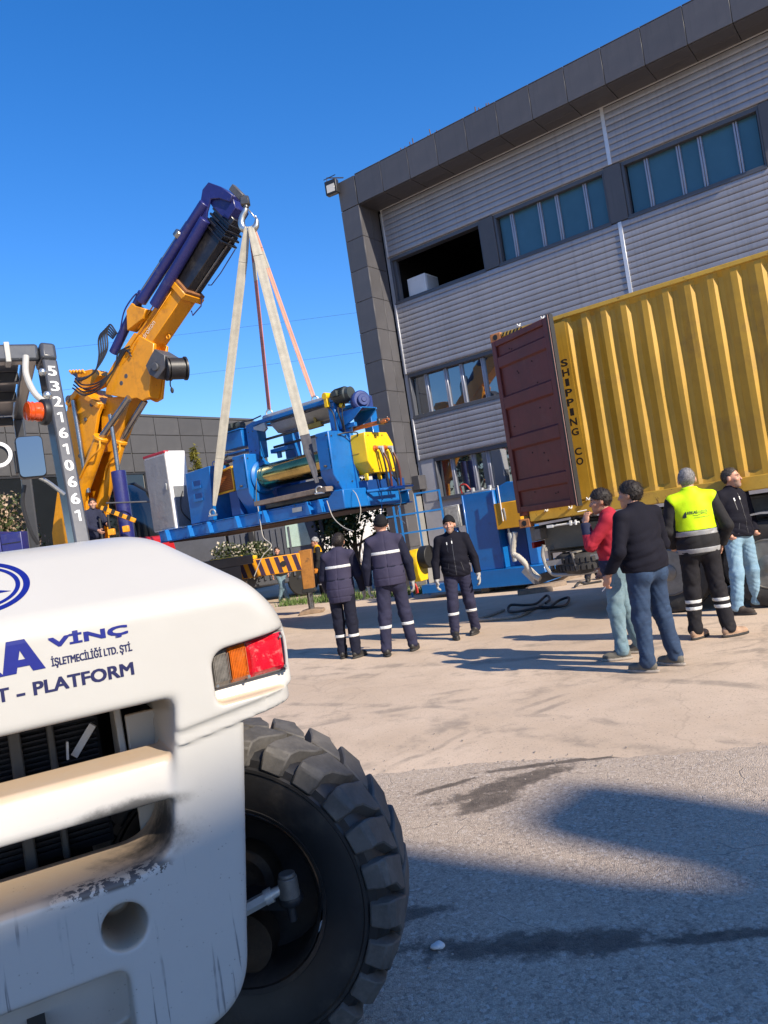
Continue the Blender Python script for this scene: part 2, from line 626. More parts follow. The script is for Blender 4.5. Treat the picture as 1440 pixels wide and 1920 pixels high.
    c = mixc(nt, math_(nt, 'MULTIPLY', ramp(nt, sp2.outputs[1], 0.82, 0.92), 0.6), c, (0.58, 0.50, 0.42))
    c = mixc(nt, math_(nt, 'MULTIPLY', ramp(nt, sp2.outputs[2], 0.76, 0.88), 0.5), c, (0.14, 0.115, 0.095))
    sep = nd(nt, "ShaderNodeSeparateXYZ"); lk(nt, ob, sep.inputs[0])
    x, y = sep.outputs[0], sep.outputs[1]
    n1 = noise(nt, ob, 0.9, 6, 0.6); n2 = noise(nt, ob, 4.5, 7, 0.72); n4 = noise(nt, ob, 14, 5, 0.7)
    c = mixc(nt, math_(nt, 'MULTIPLY', ramp(nt, n1, 0.42, 0.7), 0.45), c, (0.53, 0.43, 0.33))
    # dark damp stain near the concrete edge and a dirt ridge nearer the camera
    def blot(cx, cy, rx, ry, rot):
        ca, sa = math.cos(rad(rot)), math.sin(rad(rot))
        dx = math_(nt, 'SUBTRACT', x, cx); dy = math_(nt, 'SUBTRACT', y, cy)
        a = math_(nt, 'ADD', math_(nt, 'MULTIPLY', dx, ca / rx), math_(nt, 'MULTIPLY', dy, sa / rx))
        b_ = math_(nt, 'ADD', math_(nt, 'MULTIPLY', dx, -sa / ry), math_(nt, 'MULTIPLY', dy, ca / ry))
        d = math_(nt, 'SQRT', math_(nt, 'ADD', math_(nt, 'POWER', a, 2), math_(nt, 'POWER', b_, 2)))
        d = math_(nt, 'ADD', d, math_(nt, 'MULTIPLY', math_(nt, 'SUBTRACT', math_(nt, 'ADD', math_(nt, 'MULTIPLY', n2, .6), math_(nt, 'MULTIPLY', n4, .4)), 0.5), 3.6))
        return math_(nt, 'SUBTRACT', 1.0, ramp(nt, d, 0.55, 1.15))
    s = blot(0.36, 4.55, 0.30, 0.13, 35)
    for q in ((0.55, 4.80, 0.60, 0.12, 22), (1.6, 2.78, 1.8, 0.05, -7), (0.35, 2.98, 0.65, 0.10, -10), (-0.25, 3.35, 0.3, 0.08, 5), (1.0, 5.02, 0.8, 0.045, -4), (0.12, 4.9, 0.25, 0.04, 20)):
        s = math_(nt, 'MAXIMUM', s, blot(*q))
    c = mixc(nt, math_(nt, 'MULTIPLY', s, math_(nt, 'ADD', 0.45, math_(nt, 'MULTIPLY', n4, 0.8)), clamp=True), c, (0.085, 0.068, 0.055))
    vc = nd(nt, "ShaderNodeTexVoronoi"); vc.feature = 'DISTANCE_TO_EDGE'; vc.inputs["Scale"].default_value = 1.9
    nm = nd(nt, "ShaderNodeTexNoise"); nm.inputs["Scale"].default_value = 4; lk(nt, ob, nm.inputs["Vector"])
    va = nd(nt, "ShaderNodeVectorMath"); va.operation = 'MULTIPLY_ADD'; va.inputs[1].default_value = (0.35, 0.35, 0.0)
    lk(nt, nm.outputs["Color"], va.inputs[0]); lk(nt, ob, va.inputs[2]); lk(nt, va.outputs[0], vc.inputs["Vector"])
    crack = math_(nt, 'MULTIPLY', math_(nt, 'SUBTRACT', 1.0, ramp(nt, vc.outputs["Distance"], 0.002, 0.010)), ramp(nt, n1, 0.5, 0.62))
    c = mixc(nt, math_(nt, 'MULTIPLY', crack, 0.45), c, (0.10, 0.085, 0.07))
    lk(nt, c, bs.inputs["Base Color"])
    bs.inputs["Roughness"].default_value = 0.88
    bs.inputs["Specular IOR Level"].default_value = 0.3
    b = nd(nt, "ShaderNodeBump"); b.inputs["Strength"].default_value = 0.75; b.inputs["Distance"].default_value = 0.007
    h = math_(nt, 'ADD', math_(nt, 'MULTIPLY', v.outputs["Distance"], -0.8), math_(nt, 'MULTIPLY', noise(nt, ob, 12, 6, 0.7), 1.1))
    h = math_(nt, 'SUBTRACT', h, math_(nt, 'MULTIPLY', crack, 0.8))
    lk(nt, h, b.inputs["Height"]); lk(nt, b.outputs[0], bs.inputs["Normal"])
    return conc, m
CONC, ASPH = ground_mats()
mb = MB().box(-300, 300, -120, 420, -0.5, 0.0)
g = mb.build("ground", CONC, smooth=False)
g["kind"] = "structure"
rr = random.Random(3)
edge = []
xx = -7.0
while xx < 14:
    yy = 5.33 - 0.26 * (xx + 0.05) - 0.02 * max(0, xx - 2) ** 1.5 + 0.05 * math.sin(xx * 3.1) + rr.uniform(-.035, .035)
    edge.append((xx, yy)); xx += rr.uniform(.05, .16)
mb = MB()
top = 0.006
vs = [(x, y, top) for x, y in edge] + [(x, y + rr.uniform(.015, .03), -0.01) for x, y in edge] + [(x, -60, top) for x, y in edge]
n = len(edge)
fs = []
for i in range(n - 1):
    fs += [(i, i + 1, n + i + 1, n + i), (2 * n + i, 2 * n + i + 1, i + 1, i)]
mb.add(vs, fs)
a = mb.build("asphalt_road", ASPH, smooth=False)
a["kind"] = "structure"
# loose stones along the edge of the asphalt
STONE = mat("grey_stone", (0.30, 0.26, 0.22), 0.9, var=.3, vscale=20)
mb = MB()
for i in range(230):
    if i < 120:
        ex, ey = edge[rr.randrange(30, n)]
        ex += rr.uniform(-.1, .1); ey += rr.gauss(0, .09)
    else:
        ex, ey = rr.uniform(-.6, 2.2), rr.uniform(2.2, 6.2)
    s = rr.uniform(.003, .007) * (1.5 if rr.random() < .08 else 1)
    mb.ball((ex, ey, top + s * .4), (s * rr.uniform(.8, 1.5), s * rr.uniform(.8, 1.4), s * .8), 6)
st = mb.build("gravel", STONE, smooth=False)
st["kind"] = "stuff"

# ================================================================ factory building on the right
PANEL = mat("dark_grey_composite_panel", (0.080, 0.078, 0.084), 0.45, var=.10, vscale=.5, dirt=((.15, .14, .13), .22, 1.2), streak=.2, each=.10)
JOINT = mat("joint_sealant", (0.22, 0.215, 0.205), .8)
SILVER = mat("silver_ribbed_sheet", (0.315, 0.315, 0.34), 0.45, metal=.35, var=.10, vscale=.45, dirt=((.22, .205, .20), .45, .7), streak=.3, each=.06)
STRIP = mat("silver_cover_strip", (0.62, 0.63, 0.66), .4, metal=.4, var=.05)
PLAST = mat("grey_wall_paint", (0.36, 0.36, 0.38), .8, var=.10, vscale=1.0, dirt=((.2, .18, .17), .5, .8), bump=.2)
FRAMEM = mat("anthracite_window_frame", (0.075, 0.08, 0.095), .4, var=.06)
MULL = mat("grey_aluminium_mullion", (0.34, 0.35, 0.40), .35, metal=.4, var=.05)
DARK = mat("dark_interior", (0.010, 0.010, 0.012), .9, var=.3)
GLASS_UP = emit_free_glass("tinted_blue_glass", (0.05, 0.13, 0.185), .18, 1.5, .5)
GLASS_LO = emit_free_glass("mirror_tinted_glass", (0.02, 0.03, 0.04), .02, 2.2, 1.0)
B_RZ = rad(-36.5)
bld = thing("factory_building", "modern factory hall with silver ribbed cladding and a dark grey overhanging frame", "building", (0.407, 21.5, 0), B_RZ)
XR = 13.62
def P(mb, name, m, par=None, **k):
    return mb.build(name, m, bld if par is None else par, **k)
# body: floors, rear and side walls, so that open windows look into a real dark room
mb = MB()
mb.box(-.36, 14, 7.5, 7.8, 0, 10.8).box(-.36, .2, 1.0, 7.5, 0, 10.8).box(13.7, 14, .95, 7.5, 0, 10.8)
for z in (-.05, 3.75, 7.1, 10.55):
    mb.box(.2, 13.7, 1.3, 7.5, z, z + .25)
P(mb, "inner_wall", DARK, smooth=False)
mb = MB()
for z0, z1 in ((0.0, 2.33), (3.52, 4.75), (6.03, 8.10), (9.45, 10.80)):
    mb.box(.24, 13.7, .945, 1.25, z0, z1)
mb.box(.24, .36, .95, 1.25, 2.33, 9.45)
mb.box(.36, .80, .93, 1.25, 2.33, 3.52)
P(mb, "wall", PLAST, smooth=False)
mb = MB().box(-.36, 14, .06, 7.6, 10.9, 11.66)
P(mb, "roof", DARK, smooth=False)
# framing panels: fascia, soffit, column
mb = MB().box(-.40, XR, .05, .2, 10.90, 11.70).box(-.40, .19, .05, .95, 0, 10.9)
P(mb, "frame_backing", JOINT, smooth=False)
J = .006
proto = {}
def panel(key, mbf, loc):
    if key not in proto:
        proto[key] = P(mbf(), "facade_panel", PANEL, bevel=.004, seg=1)
        proto[key].location = loc
    else:
        twin(proto[key], loc=loc)
panel('corner', lambda: MB().box(J, .625 - J, 0, .04, J, .84 - J), (-.42, 0, 10.875))
for i in range(15):
    x = .22 + .9 * i
    panel('fascia', lambda: MB().box(J, .9 - J, 0, .04, J, .84 - J), (x, 0, 10.875))
    panel('cap', lambda: MB().box(J, .9 - J, 0, .35, 0, .02), (x, 0, 11.72))
    panel('soffit', lambda: MB().box(J, .9 - J, 0, .43 - J, 0, .03), (x, 0.045, 10.865))
    panel('soffit', None, (x, .475, 10.865))
z = 10.865
while z > 0:
    z0 = max(z - .885, 0.02)
    if z0 > .03:
        panel('col', lambda: MB().box(J, .64 - J, 0, .04, J, .885 - J), (-.42, 0, z0))
        panel('side', lambda: MB().box(0, .025, J, .50 - J, J, .885 - J), (.195, .02, z0))
        if z0 > 2.8:
            panel('side2', lambda: MB().box(0, .025, J, .40 - J, J, .885 - J), (.195, .52, z0))
    else:
        P(MB().box(-.42 + J, .22 - J, 0, .04, z0, z - J), "facade_panel", PANEL, bevel=.004, seg=1)
        P(MB().box(.195, .22, .02 + J, .52 - J, z0, z - J), "facade_panel", PANEL, bevel=.004, seg=1)
    z -= .885
P(MB().box(.20, .46, .55, .92, 2.70, 3.10), "bracket_panel", PANEL, bevel=.004, seg=1)
# ribbed cladding: every slat is a piece of its own
PT = .1445
def slat_mb(L):
    prof = [(0, .93), (0, .910), (.005, .893), (.016, .886), (.060, .883), (.112, .885), (.128, .888), (.139, .894), (.1438, .912), (.1438, .93)]
    mb = MB()
    vs = [(x, y, zz) for x in (0, L) for zz, y in prof]
    m_ = len(prof)
    fs = [(i, i + 1, m_ + i + 1, m_ + i) for i in range(m_ - 1)] + [tuple(range(m_)), tuple(range(2 * m_ - 1, m_ - 1, -1))]
    return mb.add(vs, fs)
for xa, xb in ((.372, 6.935), (7.025, XR)):
    src = P(slat_mb(xb - xa), "slat", SILVER, ang=50)
    first = True
    for z0, z1 in ((3.54, 4.73), (6.05, 8.08), (9.47, 10.84)):
        k = int((z1 - z0) / PT)
        sc = (z1 - z0) / (k * PT)
        for i in range(k):
            o = src if first else twin(src)
            first = False
            o.location = (xa, 0, z0 + i * PT * sc)
            o.scale = (1, 1, sc)
for z0, z1 in ((3.54, 4.73), (6.05, 8.08), (9.47, 10.84)):
    for x in (6.98, .352):
        w = .045 if x > 1 else .02
        P(MB().box(x - w, x + w, .862, .93, z0, z1), "cover_strip", STRIP, bevel=.004, seg=1)
P(MB().box(.33, XR, .85, .87, 10.835, 10.862), "cover_strip", STRIP)
# windows
def window(x0, x1, z0, z1, mull, glass, open_=False):
    fr = MB()
    y = 1.0
    fr.box(x0, x1, .90, y + .16, z0, z0 + .07).box(x0, x1, .93, y + .16, z1 - .10, z1)
    fr.box(x0, x0 + .07, .92, y + .16, z0 + .07, z1 - .10).box(x1 - .05, x1, .92, y + .16, z0 + .07, z1 - .10)
    w = P(fr, "window", FRAMEM, bevel=.006, seg=1)
    P(MB().box(x0 - .0, x1 + .0, .865, .925, z0 - .035, z0 + .012), "window_sill", FRAMEM, w)
    if open_:
        P(MB().box(x0 + .071, x0 + .16, y, y + .12, z0 + .071, z1 - .101), "mullion", FRAMEM, w, bevel=.006, seg=1)
        return w
    xs = [x0 + .07] + list(mull) + [x1 - .05]
    for m_ in mull:
        P(MB().box(m_ - .048, m_ - .004, y + .02, y + .12, z0 + .071, z1 - .101), "mullion", MULL, w, bevel=.008, seg=1)
        P(MB().box(m_ + .004, m_ + .048, y + .02, y + .12, z0 + .071, z1 - .101), "mullion", MULL, w, bevel=.008, seg=1)
    for a_, b_ in zip(xs[:-1], xs[1:]):
        P(MB().box(a_ + .03, b_ - .03, y + .085, y + .10, z0 + .065, z1 - .095), "pane", glass, w)
    return w
window(.365, 3.35, 8.10, 9.45, (), None, True)
window(3.77, 6.78, 8.10, 9.45, (4.24, 5.02, 5.50, 6.24), GLASS_UP)
window(7.20, 10.20, 8.10, 9.45, (7.75, 8.48, 8.95, 9.70), GLASS_UP)
window(10.62, 13.6, 8.10, 9.45, (11.1, 11.9, 12.4, 13.1), GLASS_UP)
window(.365, 3.35, 4.75, 6.03, (.90, 1.56, 2.07, 2.75), GLASS_LO)
window(3.77, 6.78, 4.75, 6.03, (4.24, 5.02, 5.50, 6.24), GLASS_LO)
window(7.20, 10.20, 4.75, 6.03, (7.75, 8.48, 8.95, 9.70), GLASS_LO)
window(.80, 3.35, 2.33, 3.52, (1.33, 2.02, 2.48), GLASS_LO)
window(3.77, 6.78, 2.33, 3.52, (4.24, 5.02, 5.50, 6.24), GLASS_LO)
for z0, z1 in ((8.10, 9.45), (4.75, 6.03), (2.33, 3.52)):
    for x in (3.35, 6.78, 10.2):
        P(MB().box(x + .003, x + .417, .885, 1.25, z0 + .003, z1 - .003), "facade_panel", PANEL, bevel=.004, seg=1)
# rods and brackets on the roof edge
RUST = mat("rusty_steel", (0.12, 0.075, 0.05), .8, metal=.3, var=.4, vscale=12)
for x, n_ in ((1.75, 4), (2.6, 3), (4.1, 4)):
    mb = MB()
    for k in range(n_):
        xx = x + .13 * k + rr.uniform(-.04, .04)
        mb.cyl((xx, .2, 11.74), (xx + rr.uniform(-.03, .03), .2, 11.80 + rr.uniform(.02, .22)), .014, n=6)
    mb.box(x - .05, x + .25, .17, .23, 11.742, 11.775)
    P(mb, "roof_rod", RUST)
P(MB().bar((1.45, .2, 11.76), (1.85, .2, 11.80), .06, .05), "roof_rod", RUST)
# floodlight on the top corner
BLACK = mat("black_metal", (0.018, 0.018, 0.02), .45, var=.2)
LENS = mat("frosted_lamp_glass", (0.55, 0.53, 0.48), .25, var=.06, coat=.5)
fl = thing("floodlight", "black square floodlight with a pale lens on the top corner of the dark frame", "floodlight", bld.matrix_basis @ Vector((-.50, -.12, 11.38)), B_RZ + rad(8))
MB().box(-.19, .19, -.12, .06, 0, .40).build("lamp_housing", BLACK, fl, bevel=.02)
MB().box(-.13, .13, -.128, -.122, .05, .27).build("lamp_lens", LENS, fl, bevel=.002, seg=1)
MB().bar((-.16, -.02, .40), (-.13, .0, .56), .025, .02).bar((-.15, 0, .55), (.28, .22, .48), .03, .025).bar((-.2, -.1, .47), (.2, -.1, .49), .018, .018).build("mounting_bracket", BLACK, fl)
# white crate standing inside the open window
WHITEP = mat("white_painted_metal", (0.72, 0.72, 0.72), .45, var=.05)
bx = thing("white_cabinet", "white box cabinet standing inside the open upper window", "cabinet", bld.matrix_basis @ Vector((.62, 1.28, 8.19)), B_RZ)
MB().box(0, .62, 0, .7, 0, .62).build("cabinet_body", WHITEP, bx, bevel=.01)
MB().box(.63, .64, .06, .64, .05, .57).build("cabinet_door", mat("pale_grey_metal", (.5, .51, .52), .5), bx, bevel=.003)
MB().box(.06, .56, -.012, -.002, .06, .56).build("side_panel", WHITEP, bx, bevel=.002)

# ================================================================ grey warehouse far on the left
WPANEL = mat("charcoal_wall_panel", (0.062, 0.060, 0.060), .55, var=.10, vscale=.35, dirt=((.14, .13, .12), .2, .8), each=.10)
wh = thing("warehouse_building", "low charcoal panelled warehouse with dark ribbon windows behind the crane", "building", (-6.545, 34.0, 0), rad(53.5))
def Q(mb, name, m, par=None, **k):
    return mb.build(name, m, wh if par is None else par, **k)
Q(MB().box(-14.9, 1.9, .06, 12, 0, 7.68), "wall", JOINT, smooth=False)
Q(MB().box(-15, 2.0, -.02, 12.1, 7.69, 7.78), "roof", WPANEL, smooth=False)
pw, ph = 1.235, .745
src = None
for r in range(3):
    for c in range(13):
        x0 = -14.2 + c * pw + .7; z0 = 7.68 - (r + 1) * ph
        if src is None:
            src = Q(MB().box(.012, pw - .012, 0, .05, .012, ph - .012), "wall_panel", WPANEL, bevel=.005, seg=1)
            src.location = (x0, 0, z0)
        else:
            twin(src, loc=(x0, 0, z0))
src = None
for r in range(3):
    for c in range(11):
        if src is None:
            src = Q(MB().box(0, .05, .012, pw - .012, .012, ph - .012), "wall_panel", WPANEL, bevel=.005, seg=1)
            src.location = (1.9, .1, 7.68 - ph)
        else:
            twin(src, loc=(1.9, .1 + c * pw * .9, 7.68 - (r + 1) * ph))
GL3 = emit_free_glass("dark_window_glass", (0.012, 0.014, 0.016), .05, 1.6, .6)
src = None
x = -14.2
while x < 1.6:
    w_ = Q(MB().box(x, x + .06, -.01, .05, 2.6, 5.4).box(x + 2.35, x + 2.43, -.01, .05, 2.6, 5.4).box(x, x + 2.43, -.01, .05, 2.5, 2.6).box(x, x + 2.43, -.01, .05, 5.36, 5.43), "window", BLACK)
    for k in range(2):
        Q(MB().box(x + .07 + k * 1.16, x + 1.14 + k * 1.16, .02, .035, 2.61, 5.35), "pane", GL3, w_)
    Q(MB().box(x + 1.15, x + 1.21, -.03, .05, 2.61, 5.35), "mullion", STRIP, w_)
    x += 2.47
Q(MB().box(-14.8, 1.85, 0, .05, .02, 2.48), "base_panel", WPANEL)

# ================================================================ pale hall, fence and lorry in the distance
CREAM = mat("cream_render", (0.66, 0.63, 0.56), .85, var=.07, vscale=.6, streak=.12)
ph_ = thing("white_hall", "cream rendered hall far behind the lifted machine", "building", (-6.0, 56, 0), rad(-10))
mb = MB().box(-8, 9, 0, 10, 0, 6.3)
mb.build("wall", CREAM, ph_, smooth=False)
MB().box(-8.2, 9.2, -.2, 10.2, 6.31, 6.5).build("roof", mat("grey_roof_sheet", (.3, .3, .31), .6), ph_, smooth=False)
for k in range(5):
    w_ = MB().box(-6 + 2.9 * k, -4.4 + 2.9 * k, -.05, .0, 3.2, 4.9).build("window", MULL, ph_)
    MB().box(-5.92 + 2.9 * k, -4.48 + 2.9 * k, -.07, -.055, 3.28, 4.82).build("pane", GL3, w_)
fe = thing("picket_fence", "white vertical bar fence behind the tree", "fence", (-1.0, 46.0, 0), rad(-4))
wf = mat("white_fence_paint", (.70, .69, .66), .6, var=.06)
MB().box(-3.2, 5.4, 0, .05, .5, .58).box(-3.2, 5.4, 0, .05, 2.2, 2.28).build("rail", wf, fe)
src = None
for k in range(56):
    if src is None:
        src = MB().box(0, .085, -.03, -.005, .3, 2.55).build("slat", wf, fe); src.location = (-3.2, 0, 0)
    else:
        twin(src, loc=(-3.2 + .153 * k, 0, 0))
sw = thing("low_white_wall", "plain whitewashed wall under the picket fence", "wall", (-1.0, 47.2, 0), rad(-4))
MB().box(-6, 8, 0, .25, 0, 3.6).build("wall_face", mat("whitewash", (.74, .72, .68), .85, var=.08, vscale=.8, streak=.2), sw, smooth=False)
MB().box(-6.05, 8.05, -.04, .29, 3.61, 3.7).build("coping", CREAM, sw, smooth=False)

# grass verge at the foot of the building
GRASS = mat("grass_green", (0.09, 0.15, 0.03), .7, var=.5, vscale=6)
mb = MB()
for i in range(2600):
    lx, ly = rr.uniform(-3.5, 4), rr.uniform(-1.9, -.9)
    p = bld.matrix_basis @ Vector((lx, ly, 0))
    h = rr.uniform(.08, .26); a_ = rr.uniform(0, 6.28); w_ = .012
    dx, dy = math.cos(a_) * w_, math.sin(a_) * w_
    tx, ty = rr.uniform(-.08, .08), rr.uniform(-.08, .08)
    mb.add([(p.x - dx, p.y - dy, 0), (p.x + dx, p.y + dy, 0), (p.x + tx, p.y + ty, h)], [(0, 1, 2)])
gs = mb.build("grass", GRASS, smooth=False, fixn=False)
gs["kind"] = "stuff"
# ================================================================ yellow container with an open door, on a trailer
YEL = mat("container_yellow", (0.47, 0.265, 0.020), .5, var=.15, vscale=.7, dirt=((.20, .10, .03), .5, 1.6), streak=.4, bump=.05, bscale=9, spots=((.11, .045, .018), .8, 5.5, .66))
YELR = mat("container_yellow_rail", (0.52, 0.31, 0.035), .5, var=.12, vscale=2, dirt=((.25, .10, .03), .5, 3.0), streak=.1, spots=((.10, .04, .015), .85, 9, .60))
MAROON = mat("maroon_paint", (0.115, 0.022, 0.016), .5, var=.22, vscale=1.2, dirt=((.16, .06, .045), .35, 3.0), streak=.3, bump=.05, bscale=9, spots=((.22, .11, .07), .6, 14, .65))
GASK = mat("black_rubber", (0.012, 0.012, 0.012), .6, var=.2)
CAST = mat("worn_orange_steel", (0.38, 0.15, 0.05), .7, var=.3, vscale=9, dirt=((.08, .03, .015), .8, 9))
WCLIP = mat("white_hook_paint", (.75, .75, .72), .5)
C_RZ = rad(-36.5)
ct = thing("shipping_container", "long yellow corrugated shipping container with its maroon door swung open", "container", (2.07, 11.4, 0), C_RZ)
CL, CW = 12.1, 2.438
Z0, Z1 = 1.42, 4.33
def corr(L, pitch=.2795, flip=1):
    """corrugated wall outline: distance along, depth"""
    out = [(0, 0)]
    x = .20
    while x + pitch < L:
        out += [(x, 0), (x + .05, .045), (x + .108, .045), (x + .205, 0)]
        x += pitch
    out.append((L, 0))
    return out
def corr_wall(L, z0, z1, y, sgn):
    pr = corr(L)
    vs, fs = [], []
    rows = [(z0, 0), (z0 + .07, 1)] + [(z0 + .07 + (z1 - z0 - .14) * q / 18, 1) for q in range(1, 18)] + [(z1 - .07, 1), (z1, 0)]
    for z, k in rows:
        vs += [(x, y + sgn * (.009 + d * k + k * .006 * (math.sin(x * 1.9 + z * 1.3) * math.sin(z * 2.7 + x * .7) + .6 * math.sin(x * 7.1 + z * 4.3))), z) for x, d in pr]
    m_ = len(pr)
    for r in range(len(rows) - 1):
        fs += [(r * m_ + i, r * m_ + i + 1, (r + 1) * m_ + i + 1, (r + 1) * m_ + i) for i in range(m_ - 1)]
    return MB().add(vs, fs)
corr_wall(CL - .16, 1.66, 4.255, 0, 1).build("side_panel", YEL, ct, ang=20).location = (.05, 0, 0)
corr_wall(CL - .16, 1.66, 4.255, CW, -1).build("side_panel", YEL, ct, ang=20).location = (.05, 0, 0)
MB().box(.06, CL - .12, -.012, .07, 1.48, 1.66).build("bottom_rail", YELR, ct, bevel=.012)
MB().box(.06, CL - .12, CW - .07, CW + .012, 1.48, 1.66).build("bottom_rail", YELR, ct, bevel=.012)
MB().box(.06, CL - .12, -.014, .06, 4.255, 4.318).build("top_rail", YELR, ct, bevel=.01)
MB().box(.06, CL - .12, CW - .06, CW + .014, 4.255, 4.318).build("top_rail", YELR, ct, bevel=.01)
MB().box(.0, CL - .1, .062, CW - .062, 4.26, 4.29).build("roof_sheet", YEL, ct)
MB().box(.0, CL - .1, .072, CW - .072, 1.50, 1.60).build("floor_deck", mat("plywood_floor", (.12, .08, .05), .8), ct)
MB().box(CL - .14, CL - .1, .06, CW - .06, 1.6, 4.26).build("front_wall", YEL, ct)
for y in (0, CW - .12):
    MB().box(-.10, .055, y - .002, y + .12, 1.58, 4.17).build("corner_post", MAROON, ct, bevel=.008)
MB().box(-.10, .055, .121, CW - .121, 4.12, 4.30).build("door_header", YELR, ct, bevel=.008)
MB().box(-.10, .055, .121, CW - .121, 1.44, 1.6).build("door_sill", YELR, ct, bevel=.008)
def casting(x, y, z):
    c = MB().box(-.02, .16, -.012, .15, 0, .13).build("corner_casting", CAST, ct, bevel=.012)
    c.location = (x, y, z)
    o = []
    for k in range(16):
        a = 2 * math.pi * k / 16
        o.append((.07 + .036 * math.cos(a), .066 + .028 * math.sin(a) + .012 * (1 if math.sin(a) > 0 else -1)))
    h_ = MB().prism(o, 'y', -.0165, -.012).build("casting_hole", GASK, c)
    return c
for x in (-.11, CL - .24):
    for y in (0.0, CW - .138):
        for z in (1.405, 4.21):
            casting(x, y, z)
# hazard stripes on the header next to the corner
mb = MB()
for k in range(6):
    x = .07 + .058 * k
    mb.add([(x, -.0165, 4.262), (x + .028, -.0165, 4.262), (x + .055, -.0165, 4.312), (x + .027, -.0165, 4.312)], [(0, 1, 2, 3)])
mb.build("hazard_stripes", GASK, ct)
# vertical lettering
mb = MB()
for chx, z in zip("SHIPPING CO", (3.64, 3.50, 3.36, 3.215, 3.073, 2.935, 2.794, 2.65, None, 2.37, 2.23)):
    if z is None:
        continue
    wd = .028 if chx == 'I' else .052
    vs, fs = fit_text(chx, .955 - wd, .955 + wd, z - .052, z + .052, bold=.025)
    mb.add([(a, -.0015, b) for a, b in vs], fs)
# lettering stands on the flat strip beside the door edge
mb.build("lettering", mat("black_lettering_paint", (.015, .014, .012), .55), ct)
MB().box(.86, 1.05, -.0005, .004, 1.70, 4.22).build("flat_panel_strip", YEL, ct)
# small rope hooks along the rails
for x, z in ((.37, 4.325), (.75, 4.325), (.35, 1.60), (.72, 1.585), (1.0, 1.67)):
    mb = MB().tube([(x - .03, -.03, z + .0), (x - .012, -.045, z + .035), (x + .012, -.045, z + .0), (x + .03, -.03, z + .04)], .009, 6)
    mb.box(x - .02, x + .02, -.03, -.012, z + .005, z + .022)
    mb.build("rope_hook", WCLIP, ct)
# the opened door: inner face towards the camera
W_D = 1.24
def door_mesh():
    prof = []
    z = 1.66
    zs = [(1.66, 0), (1.93, 0), (1.955, .03), (2.10, .03), (2.125, 0), (2.55, 0), (2.58, .034), (2.74, .034), (2.77, 0), (3.16, 0), (3.19, .034), (3.35, .034), (3.38, 0), (3.78, 0), (3.81, .03), (3.95, .03), (3.98, 0), (4.18, 0)]
    mb = MB()
    vs = [(x, .012 - d, z) for x in (.09, W_D - .10) for z, d in zs]
    n_ = len(zs)
    mb.add(vs, [(i, n_ + i, n_ + i + 1, i + 1) for i in range(n_ - 1)])
    return mb
door = door_mesh().build("door", MAROON, ct, ang=25, fixn=False)
door.location = (-.095, -.03, 0)
door.rotation_euler = (0, 0, rad(-24))
MB().box(0, W_D, .02, .055, 1.63, 4.21).build("door_skin", MAROON, door)
MB().box(0, .088, -.025, .019, 1.632, 4.208).box(W_D - .098, W_D, -.025, .019, 1.632, 4.208).box(.089, W_D - .099, -.025, .019, 4.12, 4.208).box(.089, W_D - .099, -.025, .019, 1.632, 1.72).build("door_frame", MAROON, door, bevel=.01)
MB().box(W_D + .001, W_D + .022, -.035, .05, 1.61, 4.23).box(W_D + .03, W_D + .045, -.02, .05, 1.61, 4.23).build("door_gasket", GASK, door)
MB().box(W_D + .023, W_D + .029, -.03, .05, 1.615, 4.225).build("gasket_strip", mat("pinkish_seal_strip", (.35, .2, .17), .6), door)
mb = MB()
for x, z in ((.35, 4.02), (.40, 4.0), (.45, 3.66), (.47, 3.63), (.38, 3.2), (.42, 3.18), (.78, 3.72), (.83, 3.4), (.5, 2.46), (.74, 2.42), (.8, 2.3), (.85, 1.83), (.9, 1.84), (.42, 1.9), (1.0, 3.0), (.2, 2.9), (.8, 3.05)):
    mb.cyl((x, .011, z), (x, .006, z), .011, n=8)
mb.build("screw_plugs", mat("dark_rust_spots", (.02, .008, .008), .8), door)

# ---------------------------------------------------------------- trailer
CHAS = mat("dusty_grey_chassis", (0.17, 0.155, 0.135), .75, var=.25, vscale=3, dirt=((.30, .25, .19), .5, 4))
TYRE = mat("dusty_tyre_rubber", (0.035, 0.033, 0.031), .8, var=.25, vscale=6, dirt=((.16, .135, .105), .55, 4.0), bump=.15, bscale=40)
RIMM = mat("dusty_steel_rim", (0.22, 0.21, 0.19), .5, metal=.5, var=.2, vscale=8, dirt=((.2, .16, .12), .6, 6))
tr = thing("semi_trailer", "grey container trailer chassis with big dusty tyres under the yellow container", "trailer", (2.07, 11.4, 0), C_RZ)
mb = MB()
for y in (.62, 1.72):
    mb.box(.02, 11.8, y, y + .10, .98, 1.39)
    mb.box(.02, 11.8, y - .06, y + .16, 1.365, 1.395).box(.02, 11.8, y - .06, y + .16, .95, .98)
for x in (.05, 1.2, 2.5, 3.8, 5.5, 7.5, 9.5, 11.5):
    mb.box(x, x + .10, .07, 2.36, 1.20, 1.362)
mb.build("chassis_frame", CHAS, tr, bevel=.006, seg=1)
MB().box(-.02, .06, .1, 2.34, 1.18, 1.40).box(-.06, .02, .06, 2.38, .55, .68).box(-.03, .02, .6, .68, .68, 1.2).box(-.03, .02, 1.76, 1.84, .68, 1.2).build("rear_bumper", CHAS, tr, bevel=.008)
MB().cyl((.32, .02, 1.375), (.80, .02, 1.382), .014).box(.30, .40, .0, .04, 1.355, 1.395).box(.66, .69, -.01, .05, 1.35, 1.42).box(.74, .76, -.01, .05, 1.35, 1.42).build("lock_rod", WCLIP, tr)
